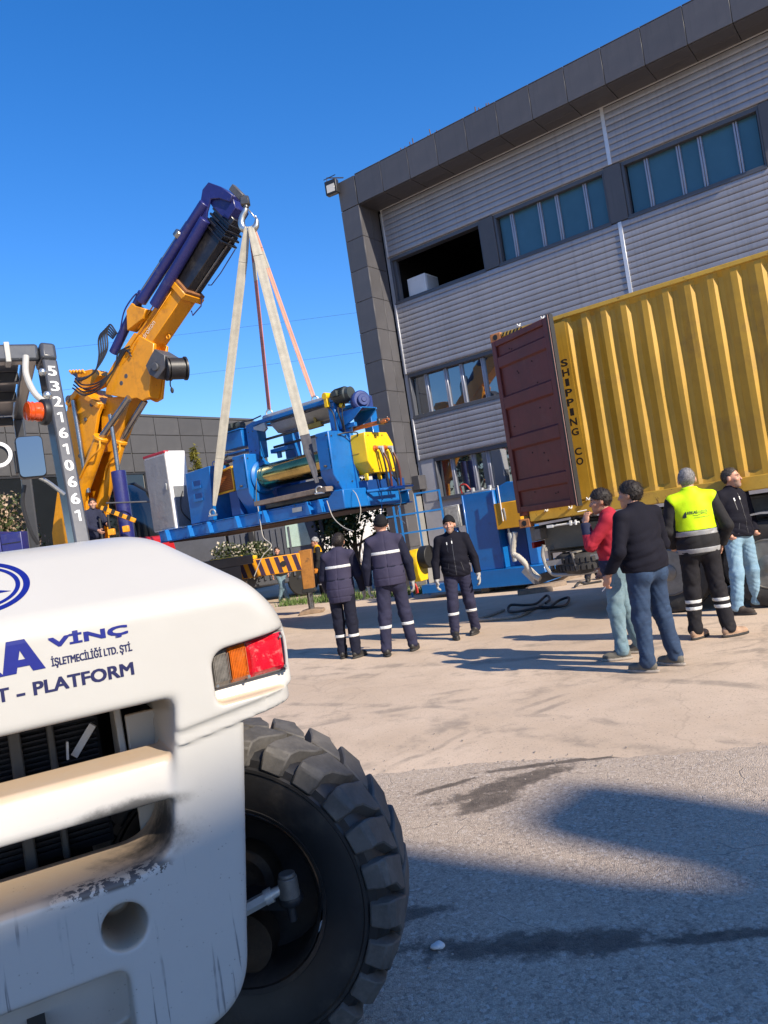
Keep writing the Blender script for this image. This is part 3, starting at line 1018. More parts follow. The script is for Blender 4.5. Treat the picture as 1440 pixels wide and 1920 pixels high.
# underride panel and spare tyre cradle
MB().box(.10, 1.75, .30, .34, 1.02, 1.355).build("side_panel", mat("dusty_olive_panel", (.155, .145, .115), .8, var=.15, vscale=2, dirt=((.26, .22, .17), .5, 3)), tr, bevel=.006)
cradle = MB()
cradle.tube(spline([(.20, .02, 1.12), (.17, .0, .95), (.24, .0, .72), (.40, .0, .66), (.95, .0, .67), (1.15, .0, .75), (1.2, .02, .95)], 5), .028, 8)
cradle.tube(spline([(.20, .75, 1.12), (.17, .75, .95), (.24, .75, .72), (.40, .75, .66), (.95, .75, .67), (1.15, .75, .75), (1.2, .75, .95)], 5), .028, 8)
cradle.bar((.22, .0, .84), (1.25, -.03, .88), .03, .075).bar((.2, 0, 1.05), (.2, .75, 1.05), .04, .05)
cr = cradle.build("tyre_cradle", mat("pale_grey_steel", (.30, .285, .26), .6, metal=.2, var=.15, vscale=6), tr)
MB().bar((.66, -.05, .96), (.70, -.045, .70), .10, .02, up=(1, 0, 0)).box(.62, .72, -.06, .3, .955, .975).build("cradle_strap", CHAS, cr)
mb = MB()
mb.lathe([(.25, -.14), (.42, -.155), (.49, -.12), (.51, 0), (.49, .12), (.42, .155), (.25, .14)], (.72, .42, .79), (0, 0, 1), 36, closed=True)
sp = mb.build("spare_tyre", TYRE, tr, ang=60)
mb = MB()
for k in range(40):
    a = 2 * math.pi * k / 40
    ca, sa = math.cos(a), math.sin(a)
    for zz in (-.08, .03):
        p = (.72 + .508 * ca, .42 + .508 * sa, .79 + zz)
        mb.bar(p, (p[0], p[1], p[2] + .07), .05, .03, up=(ca, sa, 0))
tq_ = mb.build("tread", TYRE, sp); tq_["kind"] = "stuff"
def truck_wheel(x, y, out):
    """out = +1/-1: side of the trailer the outer face looks to"""
    d = (0, out, 0)
    mb = MB()
    mb.lathe([(.30, -.17), (.33, -.185), (.46, -.195), (.53, -.16), (.548, -.10), (.55, 0), (.548, .10), (.53, .16), (.46, .195), (.33, .185), (.30, .17)], (0, 0, 0), d, 56, cap=False)
    for off in (-.09, -.03, .03, .09):
        mb.lathe([(.548, off - .022), (.556, off - .02), (.556, off + .02), (.548, off + .022)], (0, 0, 0), d, 56, cap=False)
    w = mb.build("wheel", TYRE, tr, ang=40)
    w.location = (x, y, .55)
    r = MB()
    r.lathe([(.315, .18), (.30, .19), (.285, .17), (.27, .08), (.22, .055), (.17, .09), (.165, .02)], (0, 0, 0), d, 40)
    r.lathe([(.165, .05), (.12, .06), (.11, .19), (.09, .20), (.0, .205)], (0, 0, 0), d, 24)
    ri = r.build("rim", RIMM, w, ang=40)
    b = MB()
    for k in range(10):
        a = 2 * math.pi * k / 10
        px, pz = .195 * math.cos(a), .195 * math.sin(a)
        b.cyl((px, out * .06, pz), (px, out * .105, pz), .016, n=6)
    b.build("wheel_nuts", RIMM, w)
    return w
for i, x in enumerate((1.90, 3.14, 4.38)):
    wv = truck_wheel(x, .24, -1)
    truck_wheel(x, 2.2, 1)
    MB().cyl((x, .3, .55), (x, 2.1, .55), .07).build("axle", CHAS, tr)
for x in (3.14, 4.38):
    mb = MB()
    o = []
    for k in range(15):
        a = rad(20 + 140 * k / 14)
        o.append((.64 * math.cos(a), .64 * math.sin(a)))
    o2 = [(p * .965, q * .965) for p, q in o][::-1]
    mb.prism(o + o2, 'y', .03, .46)
    m_ = mb.build("mudguard", mat("pale_grey_mudguard", (.42, .41, .39), .5, var=.1) if x < 3.5 else bpy.data.materials["pale_grey_mudguard"], tr)
    m_.location = (x, 0, .56)
MB().box(1.25, 1.32, .12, .7, .98, 1.2).box(2.45, 2.52, .12, .7, .9, 1.2).box(3.7, 3.8, .12, .7, 1.1, 1.2).build("bracket", CHAS, tr)
MB().box(1.30, 1.36, .10, .30, .30, .95).build("mud_flap", GASK, tr)
MB().box(-.04, .0, .12, .52, 1.08, 1.17).build("tail_lamp", mat("red_lamp_plastic", (.25, .01, .01), .3), tr, bevel=.008)
for y in (.9, 1.5):
    MB().cyl((2.4, y, .85), (4.9, y, .85), .15).build("air_tank", CHAS, tr)
# pale corrugated hoses and loose plates hanging at the trailer tail
HOSE = mat("pale_dusty_hose", (.45, .42, .36), .7, var=.15, vscale=20)
hs_ = thing("ribbed_hose", "pale ribbed hose drooping from the trailer tail beside the blue machine", "hose", (1.95, 11.55, .5), C_RZ)
mb = MB()
path = spline([(-.06, 0, .86), (-.15, .02, .56), (-.06, 0, .48), (.04, 0, .36), (.10, .03, .20), (.22, .02, .12)], 8)
mb.tube(path, [.04 + .006 * (i % 2) for i in range(len(path))], 10)
mb.build("hose_pipe", HOSE, hs_)
MB().bar((-.02, .06, .30), (.16, .05, .10), .03, .16).build("loose_plate", HOSE, hs_)
# ================================================================ the blue roller machine hanging in slings
BLUE = mat("machine_blue_paint", (0.004, 0.125, 0.40), .38, var=.10, vscale=1.5, coat=.25, bump=.03, bscale=25, dirt=((.015, .04, .10), .4, 3.5), spots=((.05, .06, .08), .5, 16, .66))
BLUE2 = mat("machine_blue_recess_shade", (0.004, 0.045, 0.19), .45, var=.12, vscale=2)  # darker machine blue; the shade of the recesses is put into the colour
YELP = mat("machine_yellow_paint", (0.80, 0.50, 0.005), .38, var=.07, vscale=2, coat=.3)
STEEL = mat("dull_steel", (0.38, 0.38, 0.37), .35, metal=.8, var=.15, vscale=6)
DSTEEL = mat("dark_oiled_steel", (0.10, 0.095, 0.09), .35, metal=.7, var=.3, vscale=6)
MOTOR = mat("charcoal_motor_paint", (0.035, 0.045, 0.045), .5, var=.2, vscale=8)
ROLLER_GOLD = mat("gold_reflection_roller", (0.50, 0.38, 0.15), .15, metal=1.0, var=.25, vscale=1.6, dirt=((.12, .15, .09), .5, 1.1), rvar=.12)  # polished metal; gold of the reflected ground put into its base colour
COPPER = mat("copper_orange_bar", (0.55, 0.17, 0.05), .35, metal=.4, var=.2, vscale=8)
WOOD = mat("grey_weathered_timber", (0.22, 0.17, 0.13), .85, var=.3, vscale=4, streak=.2, bump=.3, bscale=30)
ZINC = mat("galvanised_sheet", (0.45, 0.46, 0.46), .4, metal=.6, var=.15, vscale=4)
REDT = mat("red_tape", (0.40, 0.02, 0.04), .5, var=.15)
M_RZ = rad(-39)
MO = (-0.966, 13.6, 0)
mc = thing("roller_machine", "bright blue roller machine with a gold-toned cylinder lifted in the air by four slings", "machine", MO, M_RZ)
def K(mb, name, m, par=None, **k):
    k.setdefault('bevel', .008); k.setdefault('seg', 1)
    return mb.build(name, m, mc if par is None else par, **k)
def ibeam_x(mb, x0, x1, y0, z0, z1, w=.12):
    mb.box(x0, x1, y0, y0 + w, z1 - .02, z1).box(x0, x1, y0, y0 + w, z0, z0 + .02).box(x0, x1, y0 + .012, y0 + .03, z0 + .02, z1 - .02)
mb = MB()
ibeam_x(mb, -5.12, 0.0, 0, 2.145, 2.40)
ibeam_x(mb, -5.12, 0.40, 1.85, 2.145, 2.40)
for x in (-5.1, -4.4, -3.3, -2.4, -1.3, -.2):
    mb.box(x, x + .12, .121, 1.85, 2.15, 2.36)
fr = K(mb, "base_frame", BLUE)
src = None
for x in (-4.75, -3.95, -3.30, -2.42, -1.72, -1.60, -.42, -.12):
    if src is None:
        src = K(MB().prism([(-.06, 2.166), (.06, 2.166), (.012, 2.40), (-.012, 2.40)], 'y', -.10, .01), "gusset", BLUE, fr, bevel=0)
        src.location = (x, 0, 0)
    else:
        twin(src, fr, loc=(x, 0, 0))
K(MB().prism([(0, 2.16), (.42, 2.16), (.42, 2.50), (.22, 2.51), (.05, 2.40), (0, 2.38)], 'y', -.02, .62).prism([(.02, 2.16), (.42, 2.16), (.42, 2.40), (.02, 2.40)], 'y', .62, 1.55), "end_block", BLUE, bevel=.02, seg=2)
K(MB().box(-5.0, .35, .14, 1.84, 2.12, 2.144), "bottom_plate", mat("dark_brown_underside", (.06, .035, .03), .8, var=.3))  # dark brown plate closing the underside of the frame
def stand(x0, x1, nm="bearing_stand"):
    poly = [(.05, 2.80), (.22, 2.52), (.26, 2.41), (.84, 2.41), (.84, 2.55), (.64, 2.8), (.62, 3.42), (.56, 3.50), (.40, 3.57), (.05, 3.57)]
    s = K(MB().prism(poly, 'x', x0, x1), nm, BLUE, bevel=.018, seg=2)
    K(MB().prism([(.03, 2.9), (.03, 3.42), (.028, 3.42), (.028, 2.9)], 'x', x0 + .03, x1 - .03), "front_plate", BLUE, s, bevel=0)
    K(MB().cyl(((x0 + x1) / 2 + .03, .06, 2.96), ((x0 + x1) / 2 + .03, -.03, 2.96), .022, n=10), "bolt", DSTEEL, s)
    return s
stand(-2.43, -2.05)
stand(-.11, .21)
# bearing flanges
for x, d in ((-2.045, .07), (-.17, .055)):
    mb = MB().lathe([(.0, 0), (.33, 0), (.34, d * .5), (.29, d), (.0, d)], (x, .46, 3.09), (1, 0, 0), 36)
    K(mb, "bearing_flange", BLUE, bevel=0)
mb = MB().lathe([(.06, -.08), (.06, 0), (.236, 0), (.24, .02), (.24, 1.75), (.236, 1.77), (.06, 1.77), (.06, 1.84)], (-1.965, .46, 3.09), (1, 0, 0), 64)
ro = K(mb, "roller", ROLLER_GOLD, bevel=0)
K(MB().lathe([(.2405, .03), (.245, .035), (.245, .05), (.2405, .055)], (-1.965, .46, 3.09), (1, 0, 0), 64, cap=False).lathe([(.2405, .10), (.243, .103), (.243, .112), (.2405, .115)], (-1.965, .46, 3.09), (1, 0, 0), 64, cap=False), "roller_ring", mat("teal_stained_metal", (.10, .22, .20), .25, metal=.9), ro, bevel=0)
K(MB().box(-1.87, .05, -.04, .16, 2.515, 2.605), "timber_beam", WOOD, bevel=.006)
K(MB().box(-2.0, -.15, .35, 1.3, 2.45, 2.56), "drip_tray", DSTEEL)
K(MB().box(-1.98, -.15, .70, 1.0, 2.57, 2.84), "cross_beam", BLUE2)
# upper frame
K(MB().prism([(-2.42, 3.5), (-2.10, 3.5), (-2.07, 4.15), (-2.16, 4.24), (-2.40, 4.20)], 'y', .50, .74), "post", BLUE, bevel=.012)
K(MB().box(-.115, .055, .50, .70, 3.5, 4.14), "post", BLUE, bevel=.012)
K(MB().box(-2.35, -2.05, 1.45, 1.65, 2.4, 4.14), "post", BLUE, bevel=.012)
K(MB().box(-.10, .10, 1.45, 1.65, 2.4, 4.05), "post", BLUE, bevel=.012)
K(MB().box(-2.2, .06, .48, .60, 4.145, 4.225), "top_beam", BLUE, bevel=.012)
K(MB().box(-2.2, .06, 1.45, 1.57, 4.145, 4.225), "top_beam", BLUE, bevel=.012)
K(MB().box(-2.18, -2.08, .61, 1.44, 4.145, 4.22).box(-.05, .05, .71, 1.44, 4.145, 4.22), "side_beam", BLUE)
mb = MB()
o = [(.50, 4.232)] + [(.58 - .075 * math.cos(a), 4.232 + .075 * math.sin(a)) for a in [rad(t) for t in range(0, 91, 15)]] + [(1.35, 4.307), (1.36, 4.232)]
mb.prism(o, 'x', -1.88, .05)
K(mb, "top_cover", ZINC, bevel=0, ang=25)
K(MB().prism([(.62, 4.14), (.66, 4.14), (.80, 3.96), (1.1, 3.93), (1.1, 3.91), (.78, 3.93), (.60, 4.11)], 'x', -1.78, -.13), "curved_sheet", ZINC, bevel=0)
K(MB().prism([(-2.06, 4.10), (-1.74, 4.13), (-1.70, 4.00), (-1.78, 3.96), (-2.06, 4.05)], 'y', .40, .46), "guide_plate", ZINC, bevel=.004)
K(MB().box(-.115, -.03, .42, .50, 4.06, 4.28).cyl((-.07, .40, 4.27), (-.07, .56, 4.27), .065), "roller_end_cap", YELP)
K(MB().cyl((.12, .60, 4.06), (.20, .60, 4.04), .05), "yellow_cap", YELP)
for y, z in ((.72, 3.86), (.92, 3.70)):
    K(MB().cyl((-2.1, y, z), (.0, y, z), .026), "guide_rod", DSTEEL, bevel=0)
K(MB().box(-.88, -.50, .67, .77, 3.81, 3.91).box(-.70, -.64, .70, .74, 3.9, 4.02), "bronze_slide", mat("bronze_block", (.35, .24, .06), .4, metal=.6, var=.2))
K(MB().box(-1.62, -1.30, 1.3, 1.36, 3.30, 3.75).box(-1.66, -1.62, 1.28, 1.4, 3.3, 3.8), "white_guard", WHITEP)
K(MB().box(-2.05, -1.55, .75, .95, 3.56, 3.64).cyl((-1.9, .85, 3.45), (-1.9, .85, 3.56), .05), "slide_carriage", BLUE)
def motor(x0, x1, y, z, r):
    mb = MB().lathe([(.0, 0), (r * .82, 0), (r * .98, .02), (r, .06), (r, x1 - x0 - .10), (r * .85, x1 - x0 - .08), (r * .85, x1 - x0), (0, x1 - x0)], (x0, y, z), (1, 0, 0), 28)
    m = K(mb, "motor", MOTOR, bevel=0)
    f = MB()
    for k in range(26):
        a = 2 * math.pi * k / 26
        c, s = math.cos(a), math.sin(a)
        f.bar((x0 + .07, y + c * (r + .004), z + s * (r + .004)), (x1 - .12, y + c * (r + .004), z + s * (r + .004)), .006, .018, up=(0, c, s))
    f = K(f, "cooling_fins", MOTOR, m, bevel=0); f["kind"] = "stuff"
    K(MB().box(x0 + .1, x0 + .22, y - r - .05, y - r * .6, z - .02, z + .08), "terminal_box", MOTOR, m)
    return m
motor(.00, .42, .60, 4.23, .135)
motor(-2.95, -2.52, .55, 4.245, .085)
K(MB().lathe([(0, 0), (.17, 0), (.18, .03), (.18, .13), (.15, .16), (0, .16)], (.46, .72, 4.06), (.9, -.43, 0), 28).box(.42, .60, .64, .95, 3.93, 4.15), "gearbox", mat("gearbox_navy", (.02, .04, .16), .45, var=.2, vscale=8), bevel=.006)
K(MB().cyl((.62, .655, 4.06), (.655, .64, 4.06), .11, n=20).cyl((.65, .642, 4.06), (.67, .632, 4.06), .05, n=16), "gearbox_cover", bpy.data.materials["gearbox_navy"])
K(MB().prism([(.06, 3.93), (.62, 3.93), (.64, 3.90), (.40, 3.74), (.06, 3.62)], 'y', .55, .58).prism([(.06, 3.93), (.62, 3.93), (.64, 3.90), (.40, 3.74), (.06, 3.62)], 'y', .98, 1.01).box(.06, .64, .581, .979, 3.905, 3.93), "motor_bracket", BLUE)
K(MB().box(.10, .24, .60, .70, 2.5, 3.72).box(.05, .40, .58, .66, 3.62, 3.70), "side_support", BLUE)
K(MB().box(-3.02, -2.46, .42, .72, 3.80, 4.14).box(-3.05, -2.44, .38, .76, 4.14, 4.165), "cantilever_box", BLUE)
K(MB().box(-3.1, -2.46, .44, .70, 3.70, 3.74), "shelf", BLUE)
K(MB().tube(spline([(-2.5, .5, 4.2), (-2.45, .45, 4.28), (-2.2, .48, 4.27), (-1.9, .5, 4.30)], 6), .014).tube(spline([(-3.0, .45, 3.72), (-3.05, .4, 3.62), (-2.9, .38, 3.56), (-2.72, .42, 3.6)], 6), .016).tube(spline([(-3.2, .5, 3.55), (-3.15, .45, 3.3), (-3.0, .5, 3.42), (-2.8, .5, 3.5)], 6), .014), "cable", BLACK, bevel=0)
K(MB().tube(spline([(.1, .58, 4.12), (.13, .5, 3.95), (.16, .52, 3.75), (.15, .55, 3.6)], 6), .016).tube(spline([(.2, .6, 4.1), (.22, .5, 3.9), (.2, .52, 3.7), (.18, .55, 3.55)], 6), .012), "cable", BLACK, bevel=0)
for y, z in ((.86, 3.61), (.93, 3.645)):
    K(MB().box(-.08, .92, y - .034, y + .034, z - .024, z + .024), "guide_bar", COPPER)
K(MB().box(.74, .80, .80, .99, 3.58, 3.69).cyl((.88, .86, 3.63), (.96, .86, 3.63), .02).cyl((.86, .93, 3.66), (.90, .93, 3.70), .018), "bar_clamp", DSTEEL)
K(MB().box(-3.75, -2.9, .7, .76, 3.60, 3.66), "red_rail", mat("red_rail_paint", (.30, .03, .02), .5))
# yellow gear case on the end face
poly = [(.62, 3.48), (1.26, 3.48), (1.40, 3.26), (1.40, 2.74), (.74, 2.74), (.60, 2.95), (.60, 3.40)]
yb = K(MB().prism(poly, 'x', .02, .57), "gear_case", YELP, bevel=.014, seg=2)
K(MB().box(.10, .40, .595, .599, 3.12, 3.125), "seam", COPPER, yb, bevel=0)
K(MB().box(.22, .34, .70, .86, 3.4805, 3.483), "type_plate", WHITEP, yb, bevel=0)
for q_ in ((.12, .63), (.40, .63), (.40, 1.0)):
    K(MB().box(q_[0], q_[0] + .08, q_[1], q_[1] + .04, 2.62, 2.745), "case_foot", YELP, yb)
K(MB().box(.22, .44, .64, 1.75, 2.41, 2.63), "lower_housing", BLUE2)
K(MB().box(.20, .30, 1.35, 1.6, 2.41, 3.1), "rear_support", BLUE)
HOSER = mat("dark_red_hose", (.10, .025, .02), .5, var=.3)
for y in (.84, 1.12):
    K(MB().lathe([(0, 0), (.055, 0), (.055, .02), (.03, .025), (.03, .09), (0, .09)], (.572, y, 3.18), (1, 0, 0), 16), "hose_flange", COPPER, yb, bevel=0)
    K(MB().cyl((.65, y, 3.18), (.71, y + .04, 3.17), .032).cyl((.70, y + .06, 3.20), (.70, y + .06, 3.07), .03), "elbow_fitting", ZINC, yb)
    K(MB().tube(spline([(.68, y, 3.17), (.72, y + .02, 3.0), (.72, y + .05, 2.75), (.70, y + .08, 2.45)], 6), .019), "hydraulic_hose", BLACK, bevel=0)
    K(MB().tube(spline([(.70, y + .07, 3.10), (.75, y + .10, 2.9), (.75, y + .12, 2.7), (.72, y + .14, 2.45)], 6), .021), "hydraulic_hose", HOSER, bevel=0)
K(MB().cyl((.44, .60, 2.42), (.95, 1.05, 2.40), .03).cyl((.62, .72, 2.42), (.62, 1.4, 2.43), .028).cyl((.8, .8, 2.43), (.8, 1.5, 2.43), .02), "tow_pipe", BLUE, bevel=0)
# left end: control tower, guard basket, dark bays
tw = MB().prism([(-4.02, 2.42), (-3.28, 2.42), (-3.16, 3.52), (-3.98, 3.50)], 'y', .06, .62)
tw = K(tw, "control_tower", BLUE, bevel=.01)
for z in (2.86, 3.12):
    K(MB().box(-3.80, -3.50, .045, .0585, z, z + .17), "hand_hole", BLUE2, tw, bevel=.004)  # dark slab; the hollow's shade is in its colour
    K(MB().prism([(-3.80, z), (-3.50, z), (-3.50, z + .06), (-3.74, z + .06), (-3.74, z + .17), (-3.80, z + .17)], 'y', .035, .044), "hole_rim", BLUE, tw, bevel=0)
K(MB().lathe([(.05, -.01), (.06, 0), (.05, .01), (.04, 0)], (-3.3, .3, 3.58), (0, 1, 0), 16, closed=True), "lifting_eye", BLUE, tw, bevel=0)
K(MB().box(-3.2, -2.44, .9, 1.6, 2.41, 3.4), "dark_bay_block", BLUE2)  # dark block standing in for the shaded bay interior
K(MB().box(-3.22, -2.44, .55, .9, 2.41, 2.52), "sump", DSTEEL)
cage = MB()
for (a, b) in (((-3.24, .25, 3.36), (-2.70, .25, 3.42)), ((-3.27, .25, 2.93), (-2.70, .25, 2.95)), ((-3.24, .25, 3.36), (-3.30, .25, 2.45)), ((-2.70, .25, 3.42), (-2.70, .25, 2.93)), ((-3.24, .25, 3.36), (-3.2, .75, 3.36)), ((-2.7, .25, 3.42), (-2.66, .75, 3.42))):
    cage.bar(a, b, .04, .04)
cg = K(cage, "guard_frame", mat("guard_yellow", (.70, .36, .01), .45, var=.1))
net = MB()
for i in range(15):
    x = -3.22 + .036 * i
    net.bar((x, .262, 2.96), (x, .262, 3.38), .006, .006)
for i in range(12):
    z = 2.97 + .036 * i
    net.bar((-3.24, .262, z), (-2.70, .262, z), .006, .006)
net.box(-3.22, -2.72, .27, .275, 2.96, 3.38, 1)
n_ = K(net, "mesh_guard", [mat("orange_mesh", (.55, .16, .02), .6), mat("orange_sheet_behind_mesh", (.16, .05, .02), .7)], bevel=0); n_["kind"] = "stuff"
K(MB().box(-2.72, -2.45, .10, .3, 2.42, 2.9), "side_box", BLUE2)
# small fittings: bolt heads, labels, wiring
def bolts(par, pts, d, r=.016):
    mb = MB()
    for p in pts:
        mb.cyl(p, Vector(p) + Vector(d), r, n=6)
    o = K(mb, "bolt_heads", DSTEEL, par, bevel=0)
    o["kind"] = "stuff"
bolts(mc, [(x, .046, z) for x in (-2.38, -2.10, -.07, .17) for z in (2.95, 3.25, 3.5)], (0, -.014, 0))
bolts(mc, [(-2.05, y, z) for y in (.12, .5) for z in (2.65, 3.48)] + [(.212, y, z) for y in (.12, .5) for z in (2.65, 3.48)], (.014, 0, 0))
bolts(mc, [(x, .50, z) for x in (-2.33, -2.2, -.08, .02) for z in (3.66, 4.05)], (0, -.012, 0), .013)
bolts(mc, [(-4.9 + .34 * i, -.002, 2.385) for i in range(14)], (0, -.012, 0), .012)
bolts(yb, [(.571, .70 + .2 * i, 2.80) for i in range(4)] + [(.571, .70 + .2 * i, 3.42) for i in range(3)], (.01, 0, 0), .012)
K(MB().box(-.02, .09, .045, .0485, 3.30, 3.38), "warning_label", mat("yellow_warning_label", (.75, .5, .02), .5), bevel=0)
K(MB().box(-2.34, -2.26, .045, .0485, 3.36, 3.42), "rating_plate", ZINC, bevel=0)
K(MB().box(-.9, -.65, -.0045, -.001, 2.26, 2.34), "rating_plate", ZINC, bevel=0)
K(MB().tube(spline([(-2.0, .47, 4.13), (-1.5, .46, 4.11), (-.9, .465, 4.12), (-.2, .46, 4.10), (.02, .47, 3.95), (.04, .48, 3.62)], 8), .011).tube(spline([(-2.03, .45, 3.6), (-2.0, .40, 3.45), (-1.98, .2, 3.0), (-1.95, .1, 2.6)], 7), .012), "cable", BLACK, bevel=0)
K(MB().tube(spline([(.21, .3, 3.5), (.3, .45, 3.52), (.42, .58, 3.5), (.4, .62, 3.42)], 6), .013).tube(spline([(.55, 1.2, 2.74), (.6, 1.3, 2.55), (.5, 1.5, 2.46)], 6), .013), "cable", BLACK, bevel=0)
# tall wrapped cabinet standing on the left end of the frame
FILM = mat("cloudy_plastic_film", (0.25, 0.245, 0.245), .38, var=.10, vscale=2.5, coat=.25, bump=.55, bscale=6, streak=.0, bdist=.02)
cb = thing("electrical_cabinet", "tall white cabinet wrapped in plastic film with red top edge on the lifted frame", "cabinet",
           mc.matrix_basis @ Vector((-5.42, .10, 2.405)), M_RZ)
MB().box(0, .80, 0, .52, 0, 1.70).build("cabinet_body", WHITEP, cb, bevel=.012)
MB().box(.01, .79, -.02, -.003, .03, 1.62).build("film_wrap", FILM, cb, bevel=.01)
MB().box(-.006, .80, -.026, .10, 1.655, 1.71).build("top_tape", REDT, cb, bevel=.01)
MB().box(.802, .815, .08, .42, .04, .92).build("vent_panel", mat("grey_mesh_panel", (.16, .17, .18), .6, var=.15, vscale=30), cb, bevel=.004)
MB().bar((.72, -.035, .86), (.72, -.035, 1.0), .03, .02).build("handle", ZINC, cb, bevel=.006)
MB().tube(spline([(.82, .3, .8), (.84, .2, .6), (.83, .2, .35), (.85, .4, .1)], 6), .013).build("cable", BLACK, cb)

# ================================================================ slings, shackles, ropes
HK = Vector((-1.83, 15.30, 8.10))
WEB = mat("grey_white_webbing", (0.36, 0.335, 0.275), .9, var=.14, vscale=6, bump=.25, bscale=120)
WEBP = mat("pink_orange_webbing", (0.50, 0.27, 0.20), .85, var=.12, vscale=5, bump=.25, bscale=120)
WEBD = mat("dark_webbing_sleeve", (0.06, 0.06, 0.07), .8, var=.2, vscale=10)
CHROME = mat("galvanised_shackle", (0.55, 0.55, 0.52), .3, metal=.9, var=.1)
def sling(end_local, label, m, w0, w1, side, sleeve=True, twist=0.0, off=(0, 0, 0), seam=None):
    E = mc.matrix_basis @ Vector(end_local)
    T = HK + Vector(off)
    d = (E - T).normalized()
    view = (T + E) / 2 - Vector((0, 0, 1.65))
    u = d.cross(Vector(side)).normalized()
    s = thing("lifting_sling", label, "sling", E, 0, "slings between the crane hook and the machine")
    nseg = 26
    def strip(t0, t1, ka, wa, wb, th, name, mm, par):
        mb = MB()
        vs, fs = [], []
        ribs = (-.5, -.3, -.28, -.06, -.04, .04, .06, .28, .3, .5)
        for i in range(nseg + 1):
            t = t0 + (t1 - t0) * i / nseg
            p = T.lerp(E, t) - E
            ww = wa + (wb - wa) * (i / nseg) ** ka
            a = twist * t
            uu = (u * math.cos(a) + d.cross(u) * math.sin(a)).normalized()
            nn = d.cross(uu)
            for j, r in enumerate(ribs):
                hgt = th * (1.0 if j % 2 == 0 else 1.0) + (.004 if j in (1, 2, 7, 8) else 0)
                vs.append(p + uu * (r * ww) + nn * hgt)
            for j, r in enumerate(ribs):
                vs.append(p + uu * (r * ww) - nn * th)
        R = len(ribs)
        for i in range(nseg):
            a0, b0 = i * 2 * R, (i + 1) * 2 * R
            for j in range(R - 1):
                fs += [(a0 + j, a0 + j + 1, b0 + j + 1, b0 + j), (a0 + R + j, b0 + R + j, b0 + R + j + 1, a0 + R + j + 1)]
            fs += [(a0, b0, b0 + R, a0 + R), (a0 + R - 1, a0 + 2 * R - 1, b0 + 2 * R - 1, b0 + R - 1)]
        mb.add(vs, fs)
        return mb.build(name, mm, par, smooth=False)
    strip(0.0, .12, .6, w0, w1, .012, "sling_eye", m, s)
    strip(.121, .80 if sleeve else .965, 1, w1, w1, .007, "webbing", m, s)
    if sleeve:
        strip(.801, .965, 1.6, w1, w1 * .35, .012, "sleeve", WEBD if sleeve == 2 else m, s)
    if seam:
        strip(seam, seam + .10, 1, w1 * 1.03, w1 * 1.03, .009, "patch", WEB, s)
    mb = MB()
    q = [Vector((math.cos(a) * .06, 0, math.sin(a) * .07 + .06)) for a in [rad(t) for t in range(-30, 211, 20)]]
    mb.tube(q, .017, 8)
    mb.cyl((-.09, 0, .01), (.09, 0, .01), .02)
    k = mb.build("shackle", CHROME, s)
    k.rotation_euler = (0, 0, M_RZ + .6)
    return s
CAMSIDE = (-.1, 1, 0)
sling((-3.14, -.04, 2.50), "wide grey sling down to the left front of the machine", WEB, .10, .175, CAMSIDE, 1, off=(-.03, -.05, 0))
sling((-.10, -.05, 2.50), "wide pale sling with a dark sleeve crossing the gold-toned roller", WEB, .10, .185, CAMSIDE, 2, off=(.04, -.06, 0))
sling((-.62, .75, 4.28), "pink orange sling running down behind the right motor", WEBP, .07, .085, CAMSIDE, 0, off=(.09, .03, 0), seam=.14)
sling((-1.86, .70, 4.29), "thin pink sling in painted shadow, edge-on behind the two pale slings", mat("shadowed_pink_webbing", (.40, .15, .13), .85, var=.2, vscale=5), .07, .12, (.78, .62, 0), 0, off=(.02, .05, 0), seam=.18)  # darker pink webbing: the sling's shadow is put into its colour
ROPE = mat("white_rope", (.42, .39, .33), .85, var=.15, vscale=40)
def rope(pts, label, r=.010, m=None, local=True):
    P_ = [mc.matrix_basis @ Vector(p) for p in pts] if local else [Vector(p) for p in pts]
    b = P_[-1]
    o = MB().tube([p - b for p in spline(P_, 8)], r * .75, 6).build("rope", m or ROPE, None)
    o.location = b
    tag(o, label, "rope", "tag ropes hanging from the lifted machine")
rope([(-1.75, -.06, 2.5), (-1.70, -.10, 2.2), (-1.62, -.15, 1.9), (-1.38, -.20, 1.72), (-1.55, -.3, 1.55), (-1.75, -.4, 1.20)], "white rope hanging kinked under the left front of the lifted frame", .011)
rope([(.05, -.06, 2.35), (.22, -.15, 2.05), (.55, -.3, 1.85), (.95, -.5, 1.74)], "white rope sagging from the front corner of the lifted frame towards the workers", .011)
rope([(.46, .2, 2.46), (.60, .12, 2.35), (.66, .10, 2.1), (.62, .05, 1.9)], "white rope looped over the end block of the lifted frame", .010)
rope([(.85, 1.0, 2.4), (.90, .95, 2.15), (.82, .9, 1.95), (.95, .9, 1.75)], "frayed white rope tied to the blue tow pipe", .012)
rope([(.62, .8, 2.40), (.55, .7, 1.8), (.30, .5, 1.2), (.42, .4, .7)], "thin blue rope hanging down between the two workers", .009, mat("blue_rope", (.02, .14, .36), .7))
